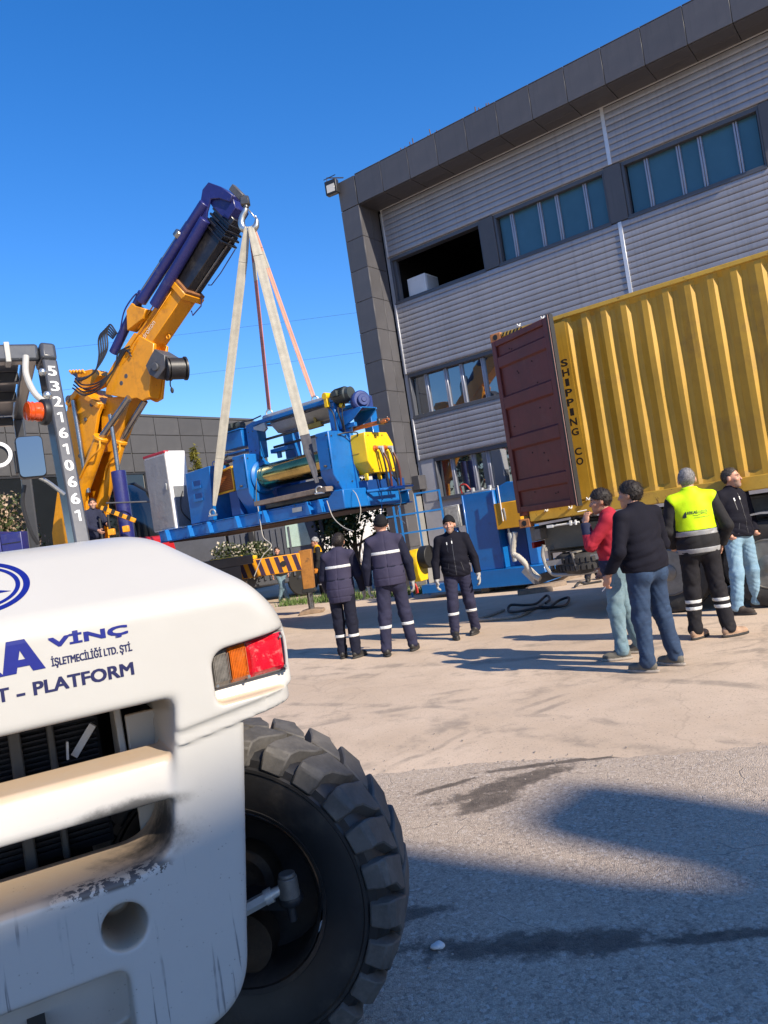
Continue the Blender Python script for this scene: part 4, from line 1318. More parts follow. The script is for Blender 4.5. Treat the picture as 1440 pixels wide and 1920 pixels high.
# ================================================================ mobile crane
ORNG = mat("crane_orange_paint", (0.70, 0.285, 0.005), .42, var=.10, vscale=1.3, coat=.15, dirt=((.16, .06, .015), .5, 2.2), streak=.22, spots=((.07, .04, .025), .7, 11, .64))
PURP = mat("crane_violet_blue_paint", (0.015, 0.018, 0.125), .4, var=.15, vscale=2, coat=.2, dirt=((.10, .10, .14), .3, 7))
BOOMK = mat("greased_black_boom", (0.014, 0.014, 0.018), .3, var=.35, vscale=1.4, dirt=((.07, .065, .06), .5, 2.5), coat=.2)
RODM = mat("chromed_rod", (0.30, 0.29, 0.28), .22, metal=.9, var=.2, vscale=5)
HOSEK = mat("black_hydraulic_hose", (0.016, 0.017, 0.022), .45, var=.2)
GREYM = mat("grey_winch_paint", (0.07, 0.072, 0.08), .5, var=.2, vscale=4, dirt=((.15, .11, .08), .4, 6))
CR_RZ = rad(-26.8)
cr_ = thing("mobile_crane", "orange and violet truck crane with a black telescopic boom holding the hook", "crane", (-6.8, 18.0, 0), CR_RZ)
def N(mb, name, m, par=None, **k):
    k.setdefault('bevel', .012); k.setdefault('seg', 1)
    return mb.build(name, m, cr_ if par is None else par, **k)
# mast: two plates with a web
mast = [(-1.45, 2.2), (-1.42, 2.84), (-1.07, 3.72), (-.52, 5.05), (-.30, 5.75), (-.18, 5.97), (.20, 6.04), (.46, 5.86), (.78, 5.52), (.62, 5.32), (.30, 4.58), (-.08, 3.95), (-.15, 3.2), (-.27, 2.2)]
N(MB().prism(mast, 'y', .02, .12), "mast_plate", ORNG)
N(MB().prism(mast, 'y', .62, .72), "mast_plate", ORNG)
N(MB().prism([(-1.3, 2.2), (-1.28, 2.84), (-.95, 3.72), (-.36, 5.1), (-.18, 5.7), (-.08, 5.7), (-.2, 5.1), (-.75, 3.72), (-1.0, 2.84), (-1.0, 2.2)], 'y', .121, .619), "mast_web", ORNG)
N(MB().prism([(-.28, 5.80), (.18, 6.08), (.80, 5.56), (.72, 5.46), (.16, 5.92), (-.2, 5.68)], 'y', -.06, .8), "mast_cap", ORNG)
N(MB().cyl((-.16, -.06, 5.86), (-.16, .8, 5.86), .10), "pivot_pin", GREYM)
N(MB().cyl((.0, -.05, 5.80), (.06, -.05, 3.6), .055), "mast_rod", RODM, bevel=0)
vm = MB()
vm.lathe([(.07, 0), (.11, 0)], (-.42, .016, 4.55), (0, -1, 0), 20, cap=False)
vm.add([(-.60, .012, 4.20), (-.46, .012, 4.26), (-.40, .012, 4.40), (-.52, .012, 4.34)], [(0, 1, 2, 3)])
N(vm, "violet_mark", PURP, bevel=0)
for q_ in ((-.75, 3.6), (.25, 5.3), (-.1, 4.5), (.5, 5.6)):
    N(MB().cyl((q_[0], .02, q_[1]), (q_[0], -.015, q_[1]), .05, n=14), "pin_head", GREYM)
# knuckle plates between mast and boom
N(MB().prism([(.55, 5.30), (.82, 5.72), (1.60, 5.60), (1.15, 4.95), (.75, 4.45), (.40, 4.5)], 'y', .20, .55), "knuckle", ORNG)
# lift cylinders
for a, b, c, r, y in (((-.35, 3.35), (.72, 4.78), (1.74, 5.50), .155, -.05), ((-.02, 3.25), (.90, 4.68), (1.82, 5.44), .14, .34)):
    ba = N(MB().cyl((a[0], y, a[1]), (b[0], y, b[1]), r, n=24), "lift_cylinder", ORNG, bevel=.02, seg=2)
    dx, dz = b[0] - a[0], b[1] - a[1]
    L = math.hypot(dx, dz); dx /= L; dz /= L
    N(MB().cyl((b[0] - dx * .05, y, b[1] - dz * .05), (b[0] + dx * .03, y, b[1] + dz * .03), r + .03, n=24), "cylinder_gland", ORNG, ba)
    N(MB().cyl((b[0], y, b[1]), (c[0], y, c[1]), .075, n=18), "piston_rod", RODM, ba, bevel=0)
    N(MB().tube(spline([(b[0] + .1, y - r, b[1] - .1), (b[0] + .1, y - r - .06, b[1] - .3), (b[0] - .3, y - r - .05, b[1] - .5), (a[0] + .4, y - r - .02, a[1] + .6)], 6), .022), "cylinder_pipe", ORNG, ba, bevel=0)
# main boom box
D = Vector((.81, 0, .587)); NN = Vector((.587, 0, -.81))
def along(s, n=0, y=0):
    return Vector((1.05, y, 6.10)) + D * s + NN * n
def boombox(s0, s1, n0, n1, y0, y1, name, m, par=None, **k):
    a, b = along(s0, (n0 + n1) / 2, (y0 + y1) / 2), along(s1, (n0 + n1) / 2, (y0 + y1) / 2)
    return N(MB().bar(a, b, y1 - y0, abs(n1 - n0), up=NN), name, m, par, **k)
root = [(.98, 5.74), (1.12, 6.18), (1.38, 6.40), (2.10, 6.90), (2.62, 6.52), (2.46, 6.02), (2.26, 5.40), (2.06, 5.36), (1.90, 5.46), (1.70, 5.48)]
N(MB().prism(root, 'y', .0, .10), "boom_root_plate", ORNG)
N(MB().prism(root, 'y', .40, .48), "boom_root_plate", ORNG)
N(MB().prism([(1.9, 6.1), (2.3, 6.5), (2.58, 6.3), (2.4, 5.9), (2.2, 5.4), (2.05, 5.5)], 'y', .101, .399), "boom_root_web", ORNG)
bo = boombox(.35, 2.80, .02, .50, .03, .50, "boom", ORNG)
boombox(2.72, 2.86, -.03, .56, -.02, .62, "boom_collar", ORNG, bo)
boombox(2.86, 2.93, -.01, .54, .0, .60, "collar_edge", mat("worn_rust_edge", (.22, .09, .03), .7, var=.3, vscale=10), bo)
boombox(1.45, 2.3, -.012, .012, -.012, .03, "boom_rib", ORNG, bo)
boombox(.8, 2.70, .18, .20, .005, .03, "side_rail", ORNG, bo)
for s_, d_ in ((1.35, (.04, .0)), (1.0, (.02, 0))):
    N(MB().cyl(along(s_ * .6 - .35, .45, -.005), along(s_ * .6 - .35, .45, .02), .06, n=16), "pin_boss", GREYM, bo)
# lettering plate on the boom side
mb = MB()
vs, fs = fit_text("Hidrokon", 0, .62, 0, .13)
mb.add([along(1.25 + a, .30 - b, -.001 + .02) for a, b in vs], fs)
N(mb, "lettering", mat("boom_lettering", (.70, .66, .55), .5), bo, bevel=0)
mb = MB()
for k in range(2):
    mb.add([along(1.05 + .07 * k, .36, .022), along(1.09 + .07 * k, .36, .022), along(1.17 + .07 * k, .16, .022), along(1.13 + .07 * k, .16, .022)], [(0, 1, 2, 3)])
N(mb, "stripe_mark", bpy.data.materials["boom_lettering"], bo, bevel=0)
# telescopic sections
boombox(2.80, 4.42, -.10, .46, .08, .52, "telescopic_section", BOOMK)
boombox(2.90, 4.40, .47, .485, .30, .36, "slide_strip", RODM)
for i, s_ in enumerate((4.20, 4.32, 4.44, 4.56)):
    boombox(s_, s_ + .05, -.12 - .01 * i, .50 + .05 - .03 * i, .05, .55, "section_collar", BOOMK)
boombox(4.45, 4.74, -.12, .44, .10, .50, "inner_section", BOOMK)
# head
head = [(4.22, 8.62), (4.52, 9.34), (4.70, 9.44), (5.00, 9.24), (5.26, 8.98), (5.16, 8.86), (4.92, 9.02), (4.70, 9.08), (4.56, 8.86), (4.46, 8.56)]
N(MB().prism(head, 'y', .0, .06), "head_plate", PURP)
N(MB().prism(head, 'y', .54, .60), "head_plate", PURP)
N(MB().prism([(4.50, 9.26), (4.70, 9.44), (5.00, 9.24), (5.26, 8.98), (5.22, 8.92), (4.96, 9.16), (4.68, 9.34)], 'y', .061, .539), "head_cover", PURP)
N(MB().prism([(4.54, 9.20), (4.70, 9.40), (5.22, 8.94), (5.24, 8.74), (5.02, 8.56), (4.74, 8.78)], 'y', .065, .535), "head_block", PURP)
# violet side tubes
for a, b, r, y in (((1.36, 6.62), (2.48, 7.72), .105, .05), ((2.44, 7.50), (4.54, 9.04), .115, .0), ((2.84, 7.30), (4.52, 8.68), .12, -.05), ((2.62, 7.62), (4.30, 8.90), .07, .38)):
    N(MB().cyl((a[0], y, a[1]), (b[0], y, b[1]), r, n=18), "extension_cylinder", PURP, bevel=.01)
N(MB().prism([(2.0, 6.95), (2.06, 7.40), (2.24, 7.52), (2.34, 7.42), (2.62, 7.28), (2.5, 7.1)], 'y', -.10, .2), "cylinder_bracket", ORNG)
N(MB().cyl((2.1, .15, 7.62), (3.9, .15, 8.90), .03).cyl((3.72, -.05, 8.55), (3.84, -.05, 8.63), .11).cyl((3.1, .1, 8.18), (3.2, .1, 8.25), .10), "extension_rod", RODM)
N(MB().tube(spline([(1.75, -.06, 7.0), (2.0, -.08, 7.42), (2.35, -.06, 7.68), (2.42, -.02, 7.66)], 6), .016), "pipe", PURP, bevel=0)
N(MB().tube([along(3.2, .50, .5), along(3.25, .56, .52), along(3.6, .58, .52), along(4.2, .56, .5)], .012).tube([along(2.5, .52, .5), along(2.45, .62, .5), along(2.75, .66, .5), along(2.9, .54, .5)], .015), "guide_wire", PURP, bevel=0)
N(MB().lathe([(.03, -.02), (.06, -.02), (.06, .02), (.03, .02)], along(1.75, .56, .3), (0, 1, 0), 14, closed=True), "lifting_lug", ORNG)
# winch under the boom
wn_ = N(MB().prism([(2.40, 6.06), (2.72, 6.36), (2.98, 6.16), (2.96, 5.90), (2.68, 5.70), (2.48, 5.84)], 'y', -.12, .35), "winch", GREYM)
mb = MB().lathe([(0, 0), (.26, 0), (.26, .03), (.20, .04), (.20, .40), (.26, .41), (.26, .45), (0, .45)], (2.90, -.05, 5.88), (.55, .83, 0), 32)
mb.lathe([(.205, .06), (.235, .07), (.235, .37), (.205, .38)], (2.90, -.05, 5.88), (.55, .83, 0), 32)
N(mb, "winch_drum", BLACK, wn_, bevel=0)
N(MB().cyl((2.70, -.13, 5.96), (2.70, -.18, 5.96), .09, n=16), "winch_hub", GREYM, wn_)
N(MB().tube(spline([(2.85, .1, 5.66), (2.83, .1, 5.55), (2.86, .1, 5.47)], 4), .014).ball((2.86, .1, 5.43), (.04, .04, .07), 8), "winch_plug", BLACK, wn_, bevel=0)
# valve block and hose bundle
vb = N(MB().prism([(.10, 6.16), (.0, 6.30), (.16, 6.46), (.62, 6.42), (.80, 6.24), (.55, 6.05), (.3, 6.02)], 'y', .05, .5), "valve_block", ORNG)
mb = MB()
for k in range(5):
    mb.cyl((.05 + .1 * k, .0, 6.42 - .02 * k), (.02 + .1 * k, -.06, 6.52 - .02 * k), .03)
N(mb, "valve_spool", ORNG, vb)
hz = MB()
for k in range(5):
    o_ = k * .07
    hz.tube(spline([(.12 + .8 * o_, -.05 - .4 * o_, 6.40 - .2 * o_), (.50 + .3 * o_, -.20 - .5 * o_, 6.20 - .3 * o_), (.92 + .2 * o_, -.16 - .4 * o_, 6.26 - .2 * o_), (1.06 + .9 * o_, -.10, 6.60 + .2 * o_), (1.10 + 1.0 * o_, -.08, 6.98 + .3 * o_), (1.26 + .8 * o_, -.05, 7.12 + .4 * o_), (1.46 + .5 * o_, .0, 6.92 + .3 * o_)], 7), .020, 8)
for k in range(4):
    o_ = k * .08
    hz.tube(spline([(.2, -.08 - o_ * .5, 6.28 - o_), (.6, -.26, 6.02 - o_), (1.05, -.22, 5.98 - o_ * .6), (1.45, -.08, 6.22), (1.60 + o_, -.05, 6.55), (1.95, -.03, 6.62 - o_)], 7), .018, 8)
N(hz, "hose_bundle", HOSEK, bevel=0)
N(MB().tube([along(.5, .12, .0), along(1.2, .10, -.02), along(2.0, .12, -.02), along(2.5, .16, .0)], .014).tube([along(.6, .2, .0), along(1.0, .22, -.02), along(1.3, .16, -.02)], .012), "side_pipe", ORNG, bevel=0)
# truck body: deck, frame, outriggers, tool boxes
N(MB().box(-3.2, 3.4, -1.1, 1.4, 1.40, 1.60).box(-3.2, 3.4, -.6, .9, .95, 1.40), "truck_deck", GREYM)
N(MB().cyl((-.75, .35, 1.6), (-.75, .35, 2.3), .65, n=28), "slew_ring", ORNG)
for x in (-2.4, 1.2, 2.6):
    for y in (-.95, 1.25):
        t_ = N(MB().lathe([(.2, -.14), (.46, -.16), (.52, -.1), (.52, .1), (.46, .16), (.2, .14)], (x, y, .52), (0, 1, 0), 28), "wheel", GASK, bevel=0)
        N(MB().lathe([(0, -.1), (.22, -.1), (.22, .1), (0, .1)], (x, y, .52), (0, 1, 0), 20), "rim", GREYM, t_)
def wpart(mb, name, m, par=None, **k):
    """part given in world coordinates"""
    o = N(mb, name, m, par, **k)
    if par is None:
        o.matrix_parent_inverse = cr_.matrix_basis.inverted()
    else:
        o.matrix_parent_inverse = Matrix.Identity(4)
    return o
wpart(MB().cyl((-5.86, 17.5, 1.6), (-5.86, 17.5, 3.94), .165, n=28), "outrigger_cylinder", PURP, bevel=.02, seg=2)
wpart(MB().cyl((-5.86, 17.5, 3.9), (-5.86, 17.5, 5.25), .05), "outrigger_rod", RODM, bevel=0)
wpart(MB().cyl((-6.86, 17.4, 1.6), (-6.86, 17.4, 4.02), .12, n=24), "outrigger_cylinder", PURP, bevel=.02, seg=2)
for i, (a, b, z) in enumerate(((-8.6, -7.95, 2.86), (-7.94, -7.50, 2.80))):
    tb = wpart(MB().box(a, b, 15.9, 16.6, 1.5, z), "toolbox", PURP, bevel=.02, seg=2)
    wpart(MB().box(a + .03, b - .03, 15.885, 15.899, z - .22, z - .205), "lid_seam", BLACK, bevel=0)
# striped outrigger beam to the right with its foot
OR_ = wpart(MB().box(-5.4, -2.14, 18.30, 18.72, 1.05, 1.47), "outrigger_beam", ORNG, bevel=.015)
mb = MB()
for k in range(7):
    x = -3.62 + .215 * k
    mb.add([(x, 18.297, 1.455), (x + .105, 18.297, 1.455), (x + .195, 18.297, 1.065), (x + .09, 18.297, 1.065)], [(0, 1, 2, 3)])
wpart(mb, "hazard_stripes", mat("dark_violet_stripe", (.035, .015, .045), .5, var=.2), bevel=0)
wpart(MB().cyl((-2.55, 18.30, 1.27), (-2.55, 18.285, 1.27), .07, n=18), "beam_hole", GASK, bevel=0)
RUSTO = mat("rusty_orange_paint", (.32, .13, .02), .7, var=.3, vscale=5, dirt=((.06, .03, .015), .8, 5))
wpart(MB().prism([(-2.16, 1.52), (-1.86, 1.52), (-1.92, .54), (-2.18, .54)], 'y', 18.32, 18.68), "outrigger_leg", RUSTO, bevel=.015)
wpart(MB().box(-2.21, -1.90, 18.29, 18.71, .50, .60), "leg_collar", GASK)
wpart(MB().cyl((-2.06, 18.5, .06), (-2.06, 18.5, .55), .075, n=18), "leg_rod", RODM, bevel=0)
wpart(MB().prism([(-2.36, .0), (-1.76, .0), (-1.78, .07), (-1.98, .10), (-2.15, .10), (-2.33, .07)], 'y', 18.22, 18.78), "foot_plate", mat("dusty_rust_plate", (.26, .18, .12), .8, var=.3, vscale=8), bevel=.01)
wpart(MB().box(-4.3, -3.55, 18.4, 18.7, 1.48, 1.62).box(-3.5, -3.2, 18.4, 18.65, 1.48, 1.57), "yellow_box", YELP)
# lever stand and striped arm by the operator
wpart(MB().bar((-6.15, 16.9, 3.12), (-5.45, 16.95, 2.72), .06, .10), "striped_arm", ORNG)
mb = MB()
for k in range(4):
    a = Vector((-6.08 + .16 * k, 16.845, 3.10 - .0914 * k))
    mb.bar(a + Vector((0, .02, 0)), a + Vector((.07, .02, -.04)), .012, .102)
wpart(mb, "arm_stripe", GASK, bevel=0)
wpart(MB().cyl((-6.02, 16.9, 1.6), (-6.02, 16.9, 2.95), .03).cyl((-6.25, 17.0, 1.6), (-6.25, 17.0, 2.9), .03), "lever_stand", BLACK)
wpart(MB().box(-6.05, -5.9, 16.8, 16.9, 2.48, 2.62).box(-5.72, -5.58, 16.8, 16.9, 2.5, 2.64), "valve_lever", ORNG)
wpart(MB().cyl((-6.1, 17.1, 3.22), (-5.0, 17.2, 3.10), .02), "guard_rail", GREYM)
# hook
hk = MB()
pts = []
for t in range(-60, 236, 12):
    a = rad(t)
    pts.append(Vector((-.0 - .12 * math.sin(rad(60)) * 0 + .125 * math.cos(a + rad(180)), 0, .125 * math.sin(a + rad(180)))))
rads = [.022 + .036 * math.sin(math.pi * i / (len(pts) - 1)) for i in range(len(pts))]
HKL = HK + Vector((.02, 0, .12))
def toW(p):
    return HKL + Vector((p.x * .98, p.x * -.2 + p.y, p.z))
hp = [toW(Vector((-.02, 0, .34))), toW(Vector((-.05, 0, .24))), toW(Vector((-.13, 0, .13))), toW(Vector((-.165, 0, .0))), toW(Vector((-.12, 0, -.12))), toW(Vector((0, 0, -.165))), toW(Vector((.12, 0, -.12))), toW(Vector((.165, 0, .0))), toW(Vector((.15, 0, .09)))]
sp_ = spline(hp, 5)
rr_ = [.045 + .03 * math.sin(math.pi * min(1, i / (len(sp_) - 1) * 1.0)) - .035 * max(0, (i / (len(sp_) - 1) - .75) * 4) for i in range(len(sp_))]
hook = wpart(MB().tube(sp_, [max(.02, r) for r in rr_], 12), "hook", CHROME, bevel=0)
wpart(MB().bar(toW(Vector((.0, 0, .30))), toW(Vector((.14, 0, .06))), .03, .03), "safety_latch", CHROME)
wpart(MB().box(HKL.x - .11, HKL.x + .07, HKL.y - .08, HKL.y + .08, HKL.z + .34, HKL.z + .52).cyl((HKL.x - .02, HKL.y, HKL.z + .28), (HKL.x - .02, HKL.y, HKL.z + .36), .06), "hook_swivel", DSTEEL, bevel=.02)
wpart(MB().bar((HKL.x - .05, HKL.y, HKL.z + .50), (HKL.x - .25, HKL.y + .1, HKL.z + .80), .12, .14), "hook_link", GREYM)

# ================================================================ red loader with a dark glazed cab behind the crane
rl = thing("red_loader", "red loader with a rounded dark glass cab behind the crane's violet cylinder", "loader", (-7.2, 20.6, 0), rad(-20))
REDP = mat("red_machine_paint", (.42, .012, .012), .4, var=.12, coat=.3)
MB().prism([(-.9, 2.4), (-.8, 3.55), (-.45, 3.95), (.35, 3.98), (.75, 3.7), (1.05, 3.0), (1.1, 2.4)], 'y', -.6, .6).build("cab", GL3, rl, bevel=.05, seg=3)
mb = MB()
for y in (-.62, .62):
    mb.tube([(-.9, y, 2.4), (-.8, y, 3.55), (-.45, y, 3.96), (.35, y, 3.99), (.76, y, 3.7), (1.06, y, 3.0), (1.11, y, 2.4)], .045, 8)
    mb.cyl((-.1, y, 2.4), (-.1, y, 3.97), .04)
mb.build("cab_frame", BLACK, rl)
rb_ = MB().prism([(-1.3, 1.0), (-1.3, 2.50), (1.0, 2.50), (1.22, 2.42), (1.3, 1.9), (1.25, 1.0)], 'y', -.8, .8).build("body", REDP, rl, bevel=.06, seg=3)
mb = MB()
for k in range(7):
    mb.box(.25 + .13 * k, .33 + .13 * k, -.812, -.801, 2.30, 2.42 - .02 * (k % 3))
mb.build("white_marks", WHITEP, rb_)
MB().box(.1, .7, -.83, -.805, 1.9, 2.2).build("grille", YELP, rb_, bevel=.01)
for x in (-.8, 1.3):
    for y in (-.7, .7):
        MB().lathe([(.2, -.2), (.5, -.22), (.6, -.12), (.6, .12), (.5, .22), (.2, .2)], (x, y, .6), (0, 1, 0), 24).build("wheel", GASK, rl)
MB().tube(spline([(.85, -.7, 2.9), (1.05, -.75, 3.0), (1.1, -.75, 3.2), (.9, -.7, 3.3)], 6), .03).build("mirror_arm", GREYM, rl)

# ================================================================ dark lorry cab far behind
lr = thing("lorry", "dark grey lorry cab with a pale green side window behind the striped outrigger", "lorry", (-3.9, 26.0, 0), rad(4))
LGREY = mat("lorry_slate_paint", (.07, .075, .09), .5, var=.15, vscale=1.5)
MB().prism([(-1.3, .5), (1.7, .5), (1.72, 1.35), (1.55, 2.42), (1.3, 2.75), (-1.3, 2.75)], 'y', -1.15, 1.15).build("cab", LGREY, lr, bevel=.06, seg=2)
mb = MB()
for k in range(11):
    mb.box(-1.25 + .19 * k, -1.19 + .19 * k, -1.20, -1.15, .7, 2.3)
mb.build("side_ribs", LGREY, lr)
MB().prism([(.55, 1.62), (1.36, 1.62), (1.22, 2.36), (.58, 2.36)], 'y', -1.175, -1.155).build("side_window", mat("pale_green_window", (.34, .45, .40), .1, var=.15), lr, bevel=.01)
MB().tube(spline([(1.6, -1.2, 2.5), (1.75, -1.35, 2.45), (1.78, -1.35, 1.7), (1.62, -1.2, 1.5)], 5), .03).box(1.68, 1.80, -1.42, -1.28, 1.75, 2.4).build("side_mirror", BLACK, lr)
MB().box(-.62, -.40, -1.35, -1.18, 1.95, 2.35).build("side_mirror", BLACK, lr, bevel=.04)
MB().box(.75, 1.45, -1.17, -1.152, 1.32, 1.46).build("sign_panel", mat("dull_blue_decal", (.05, .06, .16), .5), lr)
MB().box(-4.5, -1.35, -1.2, 1.2, .5, 2.9).build("load_box", LGREY, lr, bevel=.02)
for x in (-3.4, .9):
    for y in (-1.0, 1.0):
        MB().lathe([(.2, -.15), (.45, -.16), (.5, -.1), (.5, .1), (.45, .16), (.2, .15)], (x, y, .5), (0, 1, 0), 24).build("wheel", GASK, lr)

# ================================================================ second blue machine on the ground by the trailer
m2 = thing("press_machine", "blue machine frame with an orange side box standing on the ground behind the open container", "machine", (1.72, 17.0, 0), rad(-34))
def K2(mb, name, m, par=None, **k):
    k.setdefault('bevel', .012); k.setdefault('seg', 1)
    return mb.build(name, m, m2 if par is None else par, **k)
K2(MB().box(0, 1.75, -.1, 1.5, .12, .50), "base_frame", BLUE)
K2(MB().box(.1, .3, .1, .4, 0, .12).box(1.4, 1.6, .1, .4, 0, .12).box(.1, .3, 1.1, 1.4, 0, .12), "timber_block", WOOD)
K2(MB().prism([(.08, .50), (.80, .50), (.80, 2.20), (.02, 2.20)], 'y', .02, .5), "upright_plate", BLUE)
K2(MB().box(.76, .80, -.02, .02, .5, 2.2).box(.02, .06, -.02, .02, .5, 2.2), "edge_flange", BLUE)
K2(MB().box(.80, 1.28, .30, .9, .5, 2.26), "inner_column", BLUE2)
K2(MB().prism([(.82, 1.9), (1.35, 1.9), (1.35, 2.30), (1.1, 2.33), (.82, 2.24)], 'y', .1, .3), "head_plate", BLUE)
K2(MB().box(.82, 1.40, -.12, .28, 1.34, 1.90), "side_box", mat("side_box_orange", (.62, .30, .01), .45, var=.1, streak=.15))
K2(MB().box(1.32, 1.52, .2, .5, .5, 1.33), "upright_post", BLUE)
K2(MB().cyl((1.08, -.05, .62), (1.06, -.05, 1.25), .05).cyl((1.06, -.05, 1.2), (1.05, -.14, 1.78), .022), "gas_strut", ZINC)
K2(MB().cyl((1.0, -.14, 1.5), (1.0, -.14, 2.28), .012), "white_rod", WHITEP)
mb = MB()
for k, (x, y, z, r) in enumerate(((.1, .2, 2.2, .04), (.25, .15, 2.2, .055), (.45, .2, 2.2, .045), (.6, .3, 2.2, .05))):
    mb.cyl((x, y, z), (x, y, z + .10 + .03 * (k % 2)), r)
mb.box(.05, .7, .1, .35, 2.2, 2.25)
K2(mb, "pneumatic_unit", ZINC)
K2(MB().tube(spline([(0, .1, 2.25), (.02, .05, 2.42), (.15, .05, 2.42), (.22, .1, 2.3)], 6), .018), "red_hose", mat("red_hose", (.4, .03, .02), .5), bevel=0)
K2(MB().tube(spline([(-.3, .0, 1.5), (-.22, -.05, 1.2), (-.1, -.05, 1.0), (-.12, 0, .8), (-.02, .1, .7)], 6), .02).tube(spline([(-.28, .1, 1.5), (-.1, 0, 1.3), (-.16, 0, 1.0), (0, .1, .9)], 6), .02), "cable", BLACK, bevel=0)
ebx = K2(MB().box(-.46, -.06, -.05, .15, 1.53, 2.02), "control_box", mat("speckled_zinc", (.42, .42, .40), .4, metal=.4, var=.3, vscale=14))
K2(MB().box(-.42, -.10, -.058, -.052, 1.57, 1.98), "box_lid", bpy.data.materials["speckled_zinc"], ebx, bevel=.004)
K2(MB().box(-.3, -.2, .0, .1, .5, 1.52).box(-.35, .0, -.05, .3, .2, .49), "control_stand", BLUE)
K2(MB().prism([(-.16, .42), (.16, .42), (.22, .6), (.22, 1.0), (.12, 1.16), (-.12, 1.16), (-.22, 1.0), (-.22, .6)], "x", -1.46, -1.24), "drive_guard", YELP)
K2(MB().cyl((-1.23, .05, .95), (-1.02, .05, .95), .26, n=28), "drive_wheel", GASK)
K2(MB().box(-1.3, 0, -.1, .6, .12, .32), "drive_base", BLUE)
# blue railing
RAILB = mat("railing_blue", (.01, .15, .42), .45, var=.1)
rg = thing("railing", "thin blue tubular railing standing in front of the factory corner", "railing", (.85, 18.6, 0), rad(-12))
for x, z1 in ((-.62, 2.3), (-.48, 2.3), (-.05, 2.48), (.55, 2.48)):
    MB().box(x - .022, x + .022, -.022, .022, 0, z1).build("post", RAILB, rg)
for z, a, b in ((2.46, -.05, .55), (2.0, -.85, .55), (1.55, -.85, .55), (2.28, -.62, -.48), (1.1, -.85, .55)):
    MB().box(a, b, -.018, .018, z - .02, z + .02).build("rail", RAILB, rg)
# ================================================================ white forklift in the foreground
F_RZ = rad(27.5)
fk = thing("forklift", "big white forklift seen from behind with blue lettering and a deep-lugged rear tyre", "forklift", (-.363, 2.118, 0), F_RZ)
def fl_sdf(P):
    x, y, z = P[:, 0], P[:, 1], P[:, 2]
    X = np.where(x < -.95, -1.9 - x, x)
    zb = 1.256 + .14 * np.clip(X, -.35, .1)
    h = smax(-y, X - .078, .13)
    h = smax(h, .657 * X + .753 * z - 1.168, .07)
    h = smax(h, -.545 * y + .838 * z - 1.309, .04)
    h = smax(h, z - 1.757, .05)
    h = np.maximum(h, y - 1.15)
    h = smax(h, zb - z, .014)
    l = smax(-(y - .010), X - .066, .12)
    l = np.maximum(np.maximum(l, y - .7), np.maximum(z - zb - .01, zb - .036 - z))
    xr = -.091 - (1.21 - z) * .132
    b = smax(X - xr, .452 - z, .15)
    b = smax(b, -(y - .016), .035)
    b = np.maximum(np.maximum(b, y - .30), z - 1.25)
    d = np.minimum(smin(h, b, .012), l)
    xo = -.281 - .13 * (1.24 - z)
    c = smax(X - xo, z - 1.309, .035)
    c = smax(c, .902 - z, .11)
    c = np.maximum(c, y - .9)
    d = smax(d, -c, .022)
    # rounded bar across the opening
    q = np.stack([np.abs(y - .122 - .25 * (z - 1.108)) - .075, np.abs(z - 1.108) - .036], 1)
    bar = np.sqrt((np.maximum(q, 0) ** 2).sum(1)) + np.minimum(q.max(1), 0) - .018
    bar = np.maximum(bar, X + .262)
    d = smin(d, bar, .016)
    hc = np.sqrt((X + .465) ** 2 + (z - .785) ** 2) - (.056 - .03 * np.clip(y, 0, .3))
    d = smax(d, -np.maximum(hc, y - .24), .008)
    r = smax(X + .470, z - .684, .04)
    r = np.maximum(smax(r, .50 - z, .03), y - .075 - .35 * (.684 - z))
    d = smax(d, -r, .014)
    lt = smax(-.166 - X, z - (1.420 + .10 * X), .05)
    lt = smax(lt, (1.268 + .03 * X) - z, .03)
    lt = smax(lt, X - .058, .012)
    lt = np.maximum(lt, y - .060 - .35 * np.clip(z - 1.31, -.05, 0))
    d = smax(d, -lt, .012)
    return d
